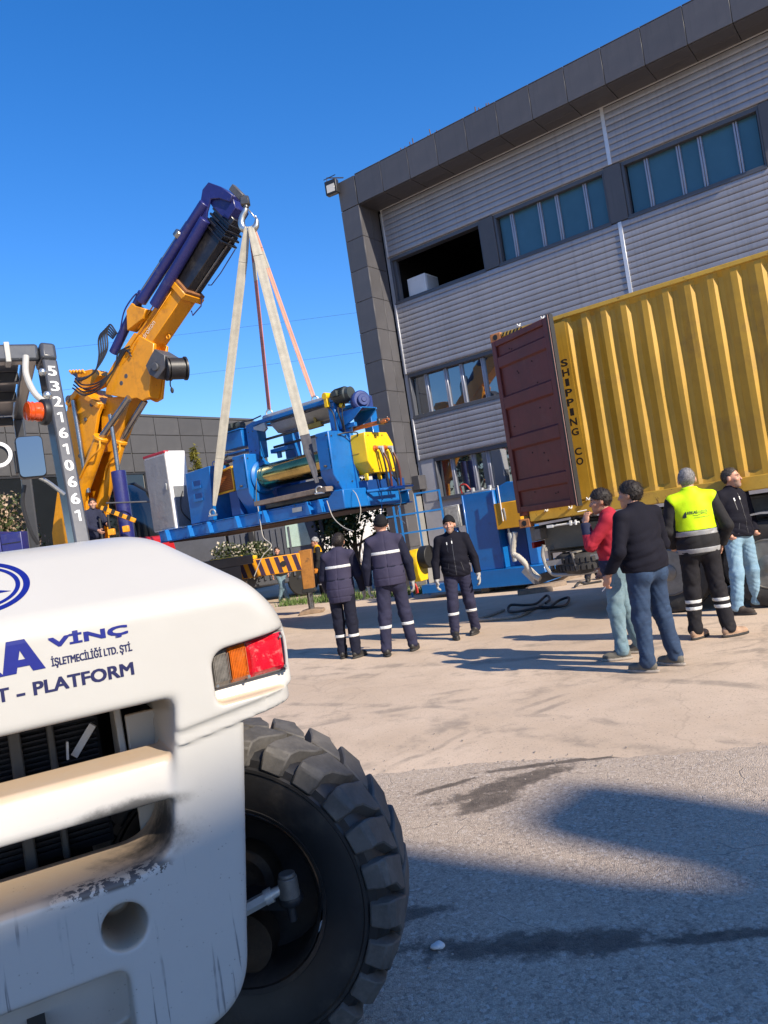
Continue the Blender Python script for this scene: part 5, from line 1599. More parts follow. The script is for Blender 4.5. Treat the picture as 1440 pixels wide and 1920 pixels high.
def fl_paint():
    m, nt, bs = new_mat("forklift_white_paint")
    tc = nd(nt, "ShaderNodeTexCoord"); ob = tc.outputs["Object"]
    sx = nd(nt, "ShaderNodeSeparateXYZ"); lk(nt, ob, sx.inputs[0]); x, y, z = sx.outputs
    sn = nd(nt, "ShaderNodeSeparateXYZ"); lk(nt, tc.outputs["Normal"], sn.inputs[0]); nz = sn.outputs[2]
    n1 = noise(nt, ob, 2.2, 5, .6); n2 = noise(nt, ob, 16, 6, .7); n3 = noise(nt, ob, 70, 4, .7)
    c = mixc(nt, n1, (.415, .40, .365), (.475, .458, .42))
    # faint grime low down
    low = math_(nt, 'SUBTRACT', 1.0, ramp(nt, z, .7, 1.25))
    c = mixc(nt, math_(nt, 'MULTIPLY', math_(nt, 'MULTIPLY', ramp(nt, n2, .40, .75), low), .35), c, (.42, .40, .38))
    # ochre dust lying on upward faces of the openings and ledges
    up = math_(nt, 'MULTIPLY', ramp(nt, nz, .15, .65), math_(nt, 'SUBTRACT', 1.0, ramp(nt, z, 1.30, 1.34)))
    c = mixc(nt, math_(nt, 'MULTIPLY', up, math_(nt, 'ADD', .55, math_(nt, 'MULTIPLY', n2, .5)), clamp=True), c, (.50, .36, .235))
    # soot round the exhaust corner of the lower opening; shade painted under the bar
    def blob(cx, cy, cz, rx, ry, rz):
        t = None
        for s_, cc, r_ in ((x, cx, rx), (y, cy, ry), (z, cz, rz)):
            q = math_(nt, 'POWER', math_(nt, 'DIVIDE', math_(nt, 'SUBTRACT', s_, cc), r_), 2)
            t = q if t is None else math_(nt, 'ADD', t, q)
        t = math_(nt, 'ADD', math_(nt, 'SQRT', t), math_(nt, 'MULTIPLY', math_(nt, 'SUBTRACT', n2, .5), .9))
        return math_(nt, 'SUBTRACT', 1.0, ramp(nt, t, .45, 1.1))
    soot_shade = math_(nt, 'MAXIMUM', blob(-.40, .14, .97, .20, .17, .085), math_(nt, 'MULTIPLY', blob(-.42, .05, 1.055, .17, .12, .035), .9))
    c = mixc(nt, math_(nt, 'MULTIPLY', soot_shade, .93), c, (.014, .013, .012))
    # rain runs and specks under the lip
    mp = nd(nt, "ShaderNodeMapping"); mp.inputs["Scale"].default_value = (1, .02, .045); lk(nt, ob, mp.inputs["Vector"])
    s1 = noise(nt, mp.outputs[0], 62, 3, .5)
    run = ramp(nt, s1, .615, .66)
    front = math_(nt, 'SUBTRACT', 1.0, ramp(nt, y, .03, .06))
    zone = math_(nt, 'MULTIPLY', math_(nt, 'MULTIPLY', math_(nt, 'SUBTRACT', 1.0, ramp(nt, z, .84, .93)), front), ramp(nt, noise(nt, ob, 7, 3), .40, .62))
    c = mixc(nt, math_(nt, 'MULTIPLY', math_(nt, 'MULTIPLY', run, zone), .75), c, (.12, .12, .125))
    vo = nd(nt, "ShaderNodeTexVoronoi"); vo.inputs["Scale"].default_value = 75; lk(nt, ob, vo.inputs["Vector"])
    spk = math_(nt, 'MULTIPLY', math_(nt, 'SUBTRACT', 1.0, ramp(nt, vo.outputs["Distance"], .10, .2)), math_(nt, 'SUBTRACT', 1.0, ramp(nt, z, .9, 1.15)))
    spk = math_(nt, 'MULTIPLY', spk, ramp(nt, noise(nt, ob, 21, 2), .52, .62))
    c = mixc(nt, math_(nt, 'MULTIPLY', spk, .55), c, (.13, .12, .11))
    # chipped paint on the lip of the lower opening
    lip = math_(nt, 'MULTIPLY', math_(nt, 'MULTIPLY', ramp(nt, z, .872, .884), math_(nt, 'SUBTRACT', 1.0, ramp(nt, z, .905, .925))), math_(nt, 'SUBTRACT', 1.0, ramp(nt, y, .05, .09)))
    lip = math_(nt, 'MULTIPLY', lip, math_(nt, 'MULTIPLY', ramp(nt, x, -.66, -.56), math_(nt, 'SUBTRACT', 1.0, ramp(nt, x, -.36, -.32))))
    chip = math_(nt, 'MULTIPLY', lip, ramp(nt, noise(nt, ob, 26, 5, .7), .50, .54))
    c = mixc(nt, math_(nt, 'MULTIPLY', chip, .92), c, (.035, .033, .035))
    # scuffs beside the lettering
    mp2 = nd(nt, "ShaderNodeMapping"); mp2.inputs["Scale"].default_value = (1, .02, .18); mp2.inputs["Rotation"].default_value = (0, .3, 0); lk(nt, ob, mp2.inputs["Vector"])
    sc = math_(nt, 'MULTIPLY', ramp(nt, noise(nt, mp2.outputs[0], 95, 4, .7), .64, .70), blob(-.585, 0, 1.47, .11, .3, .09))
    c = mixc(nt, math_(nt, 'MULTIPLY', sc, .6), c, (.28, .22, .19))
    lk(nt, c, bs.inputs["Base Color"])
    ro = math_(nt, 'ADD', .30, math_(nt, 'MULTIPLY', n2, .16))
    ro = math_(nt, 'ADD', ro, math_(nt, 'MULTIPLY', math_(nt, 'MAXIMUM', soot_shade, up), .4), clamp=True)
    lk(nt, ro, bs.inputs["Roughness"])
    bs.inputs["Coat Weight"].default_value = .25
    bs.inputs["Coat Roughness"].default_value = .15
    b = nd(nt, "ShaderNodeBump"); b.inputs["Strength"].default_value = .25; b.inputs["Distance"].default_value = .006
    hh = math_(nt, 'ADD', math_(nt, 'MULTIPLY', noise(nt, ob, 9, 3), .8), math_(nt, 'MULTIPLY', n3, .06))
    hh = math_(nt, 'SUBTRACT', hh, math_(nt, 'MULTIPLY', chip, .25))
    lk(nt, hh, b.inputs["Height"]); lk(nt, b.outputs[0], bs.inputs["Normal"])
    return m
FPAINT = fl_paint()
V_, F_ = sdf_mesh(fl_sdf, (-2.0, -.04, .42), (.12, 1.2, 1.80), .0085)
body = mesh_vf("counterweight", V_, F_, FPAINT, fk)
def proj(pts, lift=.0016):
    P = np.array([(p[0], -.12, p[1]) for p in pts], np.float32)
    for _ in range(70):
        P[:, 1] += np.clip(fl_sdf(P) * .9, -.02, .05)
    P[:, 1] -= lift
    return [tuple(map(float, p)) for p in P]
CAPH = None
def place_text(txt, x0, x1, zb, zc, bold=.0, par=None, name="lettering", m=None, subdiv=False, slant=0):
    vs, fs = text_mesh(txt, 1.0, bold)
    h, _ = text_mesh("H", 1.0, bold)
    cap = max(v.y for v in h); base = min(v.y for v in h)
    xa = min(v.x for v in vs); xb = max(v.x for v in vs)
    pts = []
    for v in vs:
        zz = zb + (v.y - base) / (cap - base) * (zc - zb)
        pts.append((x0 + (v.x - xa) / (xb - xa) * (x1 - x0) + slant * (zz - zb), zz))
    return pts, fs
BLUEL = mat("blue_vinyl_lettering", (.007, .013, .17), .35, var=.08, vscale=30)
NAVYL = mat("navy_vinyl_lettering", (.012, .014, .070), .35, var=.08, vscale=30)
def rear_text(txt, x0, x1, zb, zc, bold, m):
    pts, fs = place_text(txt, x0, x1, zb, zc)
    mb = MB()
    cs = [(0, 0)] if not bold else [(a * bold, b * bold * .6) for a in (-1, 0, 1) for b in (-1, 1)]
    for i, (a, b) in enumerate(cs):
        mb.add(proj([(p + a, q + b) for p, q in pts], .0014 + .00006 * i), fs)
    return mb.build("lettering", m, fk, smooth=False, fixn=False)
mb = MB()
for i, po in enumerate(([(-.656, 1.449), (-.626, 1.449), (-.607, 1.527), (-.640, 1.527)], [(-.590, 1.449), (-.562, 1.449), (-.600, 1.527), (-.624, 1.527)], [(-.632, 1.463), (-.584, 1.463), (-.590, 1.480), (-.628, 1.480)],
                       [(-.758, 1.449), (-.730, 1.449), (-.730, 1.527), (-.758, 1.527)], [(-.735, 1.476), (-.712, 1.486), (-.664, 1.527), (-.700, 1.527)], [(-.716, 1.494), (-.693, 1.502), (-.652, 1.449), (-.690, 1.449)])):
    G_ = 8
    a_, b_, c_, d_ = [Vector(q) for q in po]
    if i == 3:
        mb.build("lettering", BLUEL, fk, smooth=False, fixn=False)
        mb = MB()
    pts = [a_.lerp(b_, u / G_).lerp(d_.lerp(c_, u / G_), w / G_) for w in range(G_ + 1) for u in range(G_ + 1)]
    mb.add(proj(pts, .0016 + .00008 * i), [(w * (G_ + 1) + u, w * (G_ + 1) + u + 1, (w + 1) * (G_ + 1) + u + 1, (w + 1) * (G_ + 1) + u) for w in range(G_) for u in range(G_)])
mb.build("lettering", BLUEL, fk, smooth=False, fixn=False)
rear_text("VİNÇ", -.547, -.366, 1.4955, 1.5165, .0024, BLUEL)
rear_text("İŞLETMECİLİĞİ LTD. ŞTİ.", -.548, -.360, 1.450, 1.4675, .0007, NAVYL)
rear_text("PLATFORM", -.594, -.364, 1.391, 1.421, .0016, NAVYL)
rear_text("-", -.631, -.615, 1.388, 1.420, .0015, NAVYL)
rear_text("T", -.674, -.648, 1.391, 1.421, .0016, NAVYL)
# round emblem on the sloped hood edge
mb = MB()
def ring(r0, r1, n=72):
    c_ = (-.684, 1.664)
    pts = []
    for r in (r0, r1):
        for i in range(n):
            a = 2 * math.pi * i / n
            pts.append((c_[0] + r * math.cos(a), c_[1] + r * .545 * math.sin(a)))
    return proj(pts, .0022), [(i, (i + 1) % n, n + (i + 1) % n, n + i) for i in range(n)]
for r0, r1 in ((.104, .120), (.086, .097)):
    mb.add(*ring(r0, r1))
mb.add(proj([(-.74, 1.640), (-.61, 1.645), (-.66, 1.656), (-.69, 1.700), (-.72, 1.66)], .0022), [(0, 1, 2, 3, 4)])
mb.build("round_emblem", BLUEL, fk, smooth=False, fixn=False)
# tail lamp
LRED = mat("red_lamp_lens", (.55, .006, .018), .18, var=.25, vscale=40, dirt=((.55, .25, .22), .5, 45), coat=.5)
LAMB = mat("amber_lamp_lens", (.50, .105, .006), .2, var=.25, vscale=50, coat=.5, dirt=((.4, .2, .08), .3, 30))
LCLR = mat("smoky_clear_lens", (.16, .145, .125), .25, var=.3, vscale=60, coat=.4)
def lens_z(x, k):      # k 0 bottom .. 1 top
    return (1.313 + .05 * x) * (1 - k) + (1.413 + .10 * x) * k
def lens(x0, x1, name, m, y0=.022):
    mb = MB()
    n, k_ = 14, 8
    vs, fs = [], []
    for i in range(n + 1):
        for j in range(k_ + 1):
            u, w = i / n, j / k_
            x = x0 + (x1 - x0) * u
            edge_ = min(1, 7 * min(u, 1 - u, w, 1 - w))
            vs.append((x, y0 + .018 - .014 * edge_ ** .6 - .0012 * math.sin(i * math.pi), lens_z(x, w)))
    for i in range(n):
        for j in range(k_):
            a = i * (k_ + 1) + j
            fs.append((a, a + k_ + 1, a + k_ + 2, a + 1))
    return mb.add(vs, fs).build(name, m, lamp, fixn=False)
lamp = MB().prism([(-.166, lens_z(-.166, -.06)), (.056, lens_z(.056, -.06)), (.056, lens_z(.056, 1.03)), (-.166, lens_z(-.166, 1.03))], 'y', .040, .066).build("tail_lamp", mat("lamp_housing_grey", (.10, .09, .085), .6, var=.2, dirt=((.4, .3, .2), .5, 20)), fk, bevel=.004)
lens(-.160, -.114, "clear_lens", LCLR)
lens(-.113, -.060, "amber_lens", LAMB)
lens(-.058, .046, "red_lens", LRED)
mb = MB()
for i in range(11):
    x = -.157 + .0042 * i
    mb.box(x, x + .0016, .0245, .027, lens_z(x, .12), lens_z(x, .9))
r_ = mb.build("lens_ribs", LCLR, lamp); r_["kind"] = "stuff"
mb = MB()
for i in range(11):
    x = -.109 + .0044 * i
    mb.box(x, x + .0018, .0245, .027, lens_z(x, .10), lens_z(x, .92))
r_ = mb.build("lens_ribs", LAMB, lamp); r_["kind"] = "stuff"
for x, k in ((.038, .90), (.040, .08), (-.066, .08), (-.154, .06)):
    MB().cyl((x, .026, lens_z(x, k)), (x, .018, lens_z(x, k)), .0042, n=10).build("screw", CHROME, lamp)
mb = MB()
q = [(.047, .03, lens_z(.047, 0) - .002), (.050, .028, lens_z(.05, .3)), (.051, .028, lens_z(.05, .8)), (.046, .028, lens_z(.046, 1.0) + .003)]
mb.tube(spline(q, 6), .0045, 8)
mb.build("lamp_bezel", FPAINT, lamp)
# inside: radiator, struts, dark bay
rad_ = MB().box(-1.55, -.42, .46, .52, .86, 1.30).build("radiator", DARK, fk)
mb = MB()
for k in range(26):
    z = .88 + .016 * k
    mb.box(-1.5, -.43, .446, .459, z, z + .006)
f_ = mb.build("radiator_fins", mat("radiator_black", (.018, .018, .024), .5, metal=.4), rad_); f_["kind"] = "stuff"
MB().box(-.665, -.632, .40, .445, .86, 1.31).build("radiator_strut", mat("grey_strut", (.09, .088, .085), .5), fk, bevel=.006)
MB().box(-.565, -.545, .41, .445, .86, 1.31).build("radiator_strut", bpy.data.materials["grey_strut"], fk, bevel=.006)
MB().prism([(.30, 1.0), (.46, 1.0), (.46, 1.31), (.36, 1.31)], 'x', -.385, -.365).build("side_baffle", FPAINT, fk, bevel=.004)
MB().box(-.36, -.20, .31, .33, .86, 1.24).build("inner_panel", FPAINT, fk, bevel=.004)
MB().bar((-.50, .42, 1.14), (-.44, .40, 1.22), .012, .02).bar((-.52, .40, 1.14), (-.515, .40, 1.19), .02, .006).build("wire_clip", WHITEP, fk)
MB().box(-1.75, -.25, .88, .92, .40, 1.25).box(-1.75, -.30, .31, .9, .42, .45).build("engine_bay_wall", DARK, fk, smooth=False)
MB().box(-1.80, -.14, .93, 2.3, .35, 1.24).build("chassis", DARK, fk, bevel=.02)
MB().cyl((-.74, .30, .52), (-.74, .05, .52), .02).box(-.705, -.665, .02, .10, .46, .62).build("tow_pin", BLACK, fk)
# rear axle, wheel well
MB().box(-1.75, -.2, .5, .7, .42, .62).build("rear_axle", DARK, fk, bevel=.02)
MB().prism([(.32, .5), (1.2, .5), (1.2, 1.24), (.32, 1.24)], 'x', -.30, -.27).build("wheel_well_wall", DARK, fk)

# ---- steered rear wheel
FTYRE = mat("forklift_tyre_rubber", (0.085, 0.078, 0.070), .68, var=.3, vscale=9, dirt=((.20, .175, .145), .55, 6.0), bump=.35, bscale=70, bdist=.003)
SIDEW = mat("tyre_sidewall_rubber", (0.013, 0.0125, 0.013), .5, var=.3, vscale=8, dirt=((.07, .058, .045), .5, 5.0), bump=.12, bscale=50)
WC = Vector((0, .6, .538))
EN = Vector((-.62, -.785, 0)).normalized()
ET = Vector((-EN.y, EN.x, 0))
def wpt(r, a, h):
    return WC + EN * h + ET * (r * math.cos(a)) + Vector((0, 0, 1)) * (r * math.sin(a))
prof = [(.292, .10), (.300, .122), (.330, .135), (.40, .152), (.43, .150), (.435, .156), (.445, .156), (.45, .148), (.474, .146), (.492, .125), (.500, .07), (.502, 0)]
prof = prof + [(r, -h) for r, h in prof[::-1][1:]]
ty = MB().lathe(prof, WC, EN, 96, cap=False).build("tyre", SIDEW, fk, ang=40)
NL = 25
mb = MB()
top_ = [(0, .541, .0), (.35, .540, .05), (.7, .537, .098), (.98, .530, .137), (1.10, .512, .156), (1.5, .455, .163)]
bot_ = [(0, .492, .0), (.35, .492, .05), (.7, .488, .095), (1.0, .470, .120), (1.12, .462, .13), (1.5, .447, .135)]
def lug(a0, sgn):
    a0 += rnd.uniform(-.008, .008)
    wear = rnd.uniform(-.005, .002)
    # footprint: angle offset and half width along w
    rows = []
    for i, (w, r, h) in enumerate(top_):
        off = .085 * min(w, 1.0) - (.03 if w < .5 else 0)
        hw = (.112, .108, .088, .086, .085, .080)[i]
        ins = .006
        a1, a2 = a0 + off - hw, a0 + off + hw
        _, rb, hb = bot_[i]
        hh = max(0.004, h) if w == 0 else h
        hb2 = max(0.004, hb) if w == 0 else hb
        rows.append([wpt(rb, a1 - .014, sgn * hb2), wpt(r + wear * rnd.uniform(.4, 1), a1 + ins, sgn * hh), wpt(r + wear * rnd.uniform(.4, 1), a2 - ins, sgn * hh), wpt(rb, a2 + .014, sgn * hb2)])
    vs = [p for row in rows for p in row]
    fs = []
    for i in range(len(rows) - 1):
        for j in range(3):
            fs.append((4 * i + j, 4 * i + j + 1, 4 * i + 4 + j + 1, 4 * i + 4 + j))
    fs.append((0, 1, 2, 3)); e = 4 * (len(rows) - 1); fs.append((e, e + 3, e + 2, e + 1))
    return vs, fs
for sgn, st_ in ((1, 0), (-1, .5)):
    for k in range(NL):
        a_ = 2 * math.pi * (k + st_) / NL + .05
        MB().add(*lug(a_, sgn)).build("tread_lug", FTYRE, ty, bevel=.0045, seg=1, ang=28)
RIMB = mat("dark_wheel_rim", (.035, .033, .032), .38, metal=.2, var=.3, vscale=7, dirt=((.13, .11, .09), .45, 6))
mb = MB()
mb.lathe([(.284, .085), (.290, .120), (.303, .128), (.306, .118), (.300, .105)], WC, EN, 72, cap=False)
mb.lathe([(.284, .118), (.268, .10), (.262, .05), (.258, -.07), (.24, -.085), (.12, -.09)], WC, EN, 72, cap=False)
rm = mb.build("rim", RIMB, fk, ang=40)
MB().cyl(WC + EN * -.12, WC + EN * -.10, .275, n=48).build("wheel_disc", RIMB, fk)
HUBM = mat("greasy_brown_hub", (.045, .032, .022), .55, metal=.3, var=.4, vscale=14, dirt=((.02, .018, .016), .6, 8))
mb = MB().lathe([(.12, -.08), (.125, -.02), (.118, .0), (.09, .01), (.085, .05), (.0, .055)], WC + EN * .0 + ET * -.03, EN, 36)
mb.lathe([(.0, -.05), (.10, -.05), (.10, .03), (.0, .035)], WC + Vector((-.03, 0, -.17)) + EN * .02, EN, 24)
mb.bar(WC + EN * .05 + Vector((-.10, -.02, .16)), WC + EN * .08 + Vector((-.1, -.03, -.2)), .07, .08)
mb.build("steering_knuckle", HUBM, fk)
def FLw(x, y, z):
    return fk.matrix_basis.inverted() @ Vector((x, y, z))
j = FLw(-.478, 2.470, .588)
rod0 = FLw(-.70, 2.43, .520)
dr = (j - rod0).normalized()
TIE = mat("aluminium_tie_rod", (.55, .55, .52), .35, metal=.5, var=.1, vscale=20)
mb = MB().cyl(rod0, j - dr * .075, .0205, n=6).cyl(j - dr * .08, j - dr * .055, .024, n=14).cyl(j - dr * .055, j - dr * .02, .016)
mb.build("tie_rod", TIE, fk)
mb = MB().cyl(j + Vector((0, 0, -.035)), j + Vector((0, 0, .028)), .034, .031, n=24).cyl(j + Vector((0, 0, .028)), j + Vector((0, 0, .040)), .028, .026, n=24)
mb.build("ball_joint", mat("dull_grey_joint", (.16, .15, .135), .5, metal=.4, var=.2, vscale=30), fk, bevel=.003)
mb = MB().ball(j + Vector((.005, .01, -.045)), (.042, .042, .030), 16).cyl(j + Vector((0, 0, -.11)), j + Vector((0, 0, -.05)), .014)
mb.bar(j + Vector((.02, .02, -.055)), j + Vector((-.1, .16, -.06)), .06, .05)
mb.build("joint_boot", BLACK, fk)

# ---- overhead guard
GUARD = mat("guard_dark_grey_paint", (.055, .058, .066), .3, var=.1, vscale=5, coat=.5)
GUARDS = mat("guard_glossy_side", (.04, .05, .07), .15, var=.1, vscale=5, coat=.9)
pl0, pl1 = Vector((-.341, 1.02, 1.66)), Vector((-.343, 1.30, 2.53))
nrm = Vector((.20, -.98, .30)).normalized()
pil = MB().bar(pl0, pl1, .058, .092, up=nrm).build("guard_pillar", GUARD, fk, bevel=.008, seg=2)
dp = (pl1 - pl0).normalized()
nu = (nrm - dp * nrm.dot(dp)).normalized()
wr = dp.cross(nu)
if wr.x < 0:
    wr = -wr
DIG = mat("white_vinyl_digit", (.80, .80, .78), .4, var=.04)
digs = "5321610661"
Lp = (pl1 - pl0).length
for i, chx in enumerate(digs):
    if chx == '1':
        cpos = pl1 - dp * (.058 + .0705 * i)
        po_ = [(.0005, -.0225), (.0085, -.0225), (.0085, .0225), (.001, .0225), (-.011, .0165), (-.011, .0095), (.0005, .0135)]
        MB().add([cpos + wr * a + dp * b + nu * .0472 for a, b in po_], [tuple(range(7))]).build("digit", DIG, pil, smooth=False)
        continue
    vs, fs = fit_text(chx, -.0145 if chx != '1' else -.011, .0145 if chx != '1' else .008, -.0225, .0225)
    cpos = pl1 - dp * (.058 + .0705 * i)
    mb = MB()
    for q_, ox in enumerate((-.0022, -.0008, .0008, .0022) if chx != '1' else (-.0012, 0, .0012)):
        mb.add([cpos + wr * (a + ox) + dp * b + nu * (.0471 + .0001 * q_) for a, b in vs], fs)
    mb.build("digit", DIG, pil, smooth=False)
MB().bar(pl1 - dp * .002 + Vector((-.002, 0, 0)), pl1 + dp * .075, .062, .11, up=nrm).build("pillar_cap", GUARD, fk, bevel=.014, seg=3)
MB().bar((-1.56, 1.30, 2.575), (-.372, 1.30, 2.575), .075, .07).build("guard_beam", GUARD, fk, bevel=.012, seg=2)
MB().box(-.495, -.475, 1.255, 1.345, 2.535, 2.616).build("pale_band", mat("pale_tape", (.42, .41, .38), .5), fk, bevel=.003)
pil2 = MB().bar((-1.56, 1.02, 1.66), (-1.56, 1.30, 2.53), .05, .085, up=nrm).build("guard_pillar", GUARD, fk, bevel=.008)
for x in (-.40, -1.52):
    MB().bar((x, 1.34, 2.585), (x, 2.75, 2.62), .05, .06).build("roof_rail", GUARD, fk, bevel=.01)
    MB().bar((x, 2.72, 2.60), (x, 3.05, 1.2), .055, .08).build("front_pillar", GUARD, fk, bevel=.01)
for y in (1.72, 2.10, 2.72):
    MB().bar((-1.5, y, 2.585), (-.43, y, 2.585), .045, .05).build("roof_bar", GUARD, fk, bevel=.008)
m_, nt_, bs_ = new_mat("smoked_roof_sheet")
bs_.inputs["Base Color"].default_value = (.22, .21, .20, 1); bs_.inputs["Roughness"].default_value = .35
bs_.inputs["Transmission Weight"].default_value = .35
MB().box(-1.5, -.43, 1.36, 2.7, 2.615, 2.622).build("roof_sheet", m_, fk)
MB().tube(spline([(-.425, 1.20, 2.54), (-.435, 1.17, 2.46), (-.415, 1.15, 2.38), (-.375, 1.13, 2.33)], 7), .012, 10).build("grey_conduit", mat("grey_conduit_plastic", (.42, .41, .38), .4), fk)
MB().ball((-.375, 1.18, 2.47), .016, 10).build("bolt", CHROME, fk)
MB().ball((-.372, 1.15, 2.37), .018, 10).build("bolt", CHROME, fk)
# beacon on the inner side of the pillar
bc = Vector((-.398, 1.05, 2.285))
BD = Vector((-.93, -.30, .05)).normalized()
m_, nt_, bs_ = new_mat("orange_beacon_lens")
bs_.inputs["Base Color"].default_value = (.85, .10, .008, 1); bs_.inputs["Roughness"].default_value = .12
bs_.inputs["Coat Weight"].default_value = .6; bs_.inputs["Transmission Weight"].default_value = .25
be = MB().lathe([(0, -.01), (.048, -.01), (.050, .0), (.048, .012), (.040, .016), (.0, .016)], bc, BD, 32).build("beacon_base", BLACK, fk)
MB().lathe([(.036, .016), (.0365, .03), (.034, .036), (.0345, .054), (.033, .066), (.0, .069)], bc, BD, 32).build("beacon_lens", m_, be, ang=25)
mb = MB()
for k in (.028, .046, .060):
    mb.lathe([(.0345, k - .002), (.0372, k), (.0345, k + .002)], bc, BD, 32, cap=False)
mb.build("lens_ring", m_, be)
# mirror
mb = MB()
o = []
cx_, cz_, hw_, hh_, r_ = -.470, 2.112, .046, .076, .016
for sx_, sz_, a0 in ((1, 1, 0), (-1, 1, 90), (-1, -1, 180), (1, -1, 270)):
    for t in range(0, 91, 15):
        a = rad(a0 + t)
        o.append((cx_ + sx_ * (hw_ - r_) + r_ * math.cos(a) - .05 * (cz_ - cz_), cz_ + sz_ * (hh_ - r_) + r_ * math.sin(a)))
mir = MB().prism(o, 'y', .98, 1.03).build("mirror", BLACK, fk, bevel=.006)
m_, nt_, bs_ = new_mat("mirror_glass")
bs_.inputs["Base Color"].default_value = (.20, .21, .22, 1); bs_.inputs["Metallic"].default_value = 1; bs_.inputs["Roughness"].default_value = .03
cc = Vector((cx_, 0, cz_))
MB().prism([(cx_ + (p - cx_) * .93, cz_ + (q - cz_) * .95) for p, q in o], 'y', .976, .979).build("mirror_glass", m_, mir)
MB().tube(spline([(-.45, 1.03, 2.04), (-.42, 1.04, 2.02), (-.37, 1.05, 1.97)], 6), .008).build("mirror_arm", STEEL, fk)
MB().tube(spline([(-.50, 1.05, 2.02), (-.515, 1.06, 1.95), (-.50, 1.08, 1.85), (-.48, 1.1, 1.80)], 6), .007).build("cable", BLACK, fk)
MB().box(-.525, -.508, 1.0, 1.06, 2.06, 2.14).build("mirror_bracket", BLACK, fk, bevel=.004)
mb = MB().lathe([(.034, -.01), (.046, -.008), (.048, .0), (.046, .012), (.034, .012)], (-.575, 1.0, 2.13), (0, -1, 0), 36, closed=True)
wl_ = mb.build("work_lamp", WHITEP, fk)
MB().cyl((-.575, 1.03, 2.13), (-.575, 1.0, 2.13), .036, n=28).build("lamp_back", BLACK, wl_)
# ================================================================ people
def skin_mat(name, col):
    m, nt, bs = new_mat(name)
    tc = nd(nt, "ShaderNodeTexCoord"); ob = tc.outputs["Object"]
    n1 = noise(nt, ob, 14, 4, .6)
    lk(nt, mixc(nt, n1, tuple(c * .85 for c in col), (min(1, col[0] * 1.15), col[1] * 1.05, col[2] * 1.03)), bs.inputs["Base Color"])
    bs.inputs["Roughness"].default_value = .5
    bs.inputs["Subsurface Weight"].default_value = .12
    bs.inputs["Subsurface Radius"].default_value = (.012, .005, .003)
    return m
SKIN = skin_mat("warm_skin", (.50, .27, .18))
SKIN2 = skin_mat("tanned_skin", (.43, .225, .145))
LIPS = mat("lip_skin", (.33, .12, .09), .5)
BROWM = mat("dark_brow_hair", (.03, .022, .018), .7)
STUB = mat("grey_stubble", (.29, .185, .135), .7, var=.3, vscale=60)
def cloth(name, col, rough=.85, var=.12, vscale=14, bump=.35, bscale=180, sheen=0, **k):
    return mat(name, col, rough, var=var, vscale=vscale, bump=bump, bscale=bscale, sheen=sheen, bdist=.003, spec=.2, **k)
C_FLEECE = cloth("navy_fleece", (.0065, .0065, .013), bscale=120, bump=.7)
C_FLEECE2 = cloth("black_navy_fleece", (.007, .0068, .013), bscale=120, bump=.7)
C_VEST = cloth("quilted_navy_vest", (.040, .036, .066), vscale=5, var=.12)
C_SLEEVE = cloth("navy_work_sleeve", (.012, .013, .028))
C_WORK = cloth("navy_work_trousers", (.026, .026, .052), vscale=4, var=.2)
C_WORKD = cloth("dark_work_trousers", (.010, .011, .022), vscale=4, var=.2)
C_BLACKT = cloth("black_work_trousers", (.016, .015, .018), vscale=4, var=.25, dirt=((.05, .045, .04), .4, 5))
C_RED = cloth("red_knit_sweater", (.36, .022, .040), bscale=260)
C_NAVYK = cloth("navy_knit", (.022, .026, .055))
C_HIVIS = cloth("yellow_green_hi_vis", (.56, .83, .010), .6, var=.04, bump=.1, sheen=0)
C_GREYS = cloth("charcoal_sleeve", (.022, .021, .022))
C_STRIP = mat("silver_reflective_tape", (.60, .60, .58), .5, var=.05)
C_STRIPG = mat("grey_reflective_tape", (.26, .26, .26), .5, var=.08)
C_BEAN = cloth("black_knit_beanie", (.010, .010, .012), bscale=220, bump=.6)
def denim(name, a, b):
    m, nt, bs = new_mat(name)
    tc = nd(nt, "ShaderNodeTexCoord"); ob = tc.outputs["Object"]
    n1 = noise(nt, ob, 5, 5, .65); n2 = noise(nt, ob, 160, 2, .7)
    mp = nd(nt, "ShaderNodeMapping"); mp.inputs["Scale"].default_value = (8, 8, 26); lk(nt, ob, mp.inputs["Vector"])
    n3 = noise(nt, mp.outputs[0], 1.6, 3)
    f = math_(nt, 'ADD', math_(nt, 'MULTIPLY', ramp(nt, n1, .3, .7), .55), math_(nt, 'MULTIPLY', ramp(nt, n3, .45, .75), .45))
    c = mixc(nt, f, a, b)
    c = mixc(nt, math_(nt, 'MULTIPLY', n2, .25), c, tuple(min(1, x * 1.6) for x in b))
    lk(nt, c, bs.inputs["Base Color"]); bs.inputs["Roughness"].default_value = .85
    bu = nd(nt, "ShaderNodeBump"); bu.inputs["Strength"].default_value = .35; bu.inputs["Distance"].default_value = .003
    lk(nt, n2, bu.inputs["Height"]); lk(nt, bu.outputs[0], bs.inputs["Normal"])
    return m
C_JEAN = denim("mid_blue_denim", (.008, .020, .050), (.022, .050, .105))
C_LIGHTJ = denim("light_blue_denim", (.12, .225, .32), (.26, .39, .48))
C_TEALJ = denim("washed_teal_denim", (.085, .15, .19), (.18, .26, .30))
S_BLACK = mat("black_worn_shoe", (.020, .018, .017), .55, var=.3, vscale=18, dirt=((.10, .085, .07), .5, 14))
S_BROWN = mat("dark_brown_suede_shoe", (.045, .033, .025), .8, var=.25, vscale=18)
S_GREY = mat("olive_grey_sandal_shoe", (.12, .11, .09), .8, var=.2, vscale=18)
S_TAN = mat("tan_work_shoe", (.36, .23, .15), .75, var=.2, vscale=18)
S_SOLE = mat("dark_sole_rubber", (.03, .027, .025), .8, var=.3, vscale=20)
S_SOLEL = mat("pale_sole_rubber", (.30, .26, .22), .8, var=.2, vscale=20)
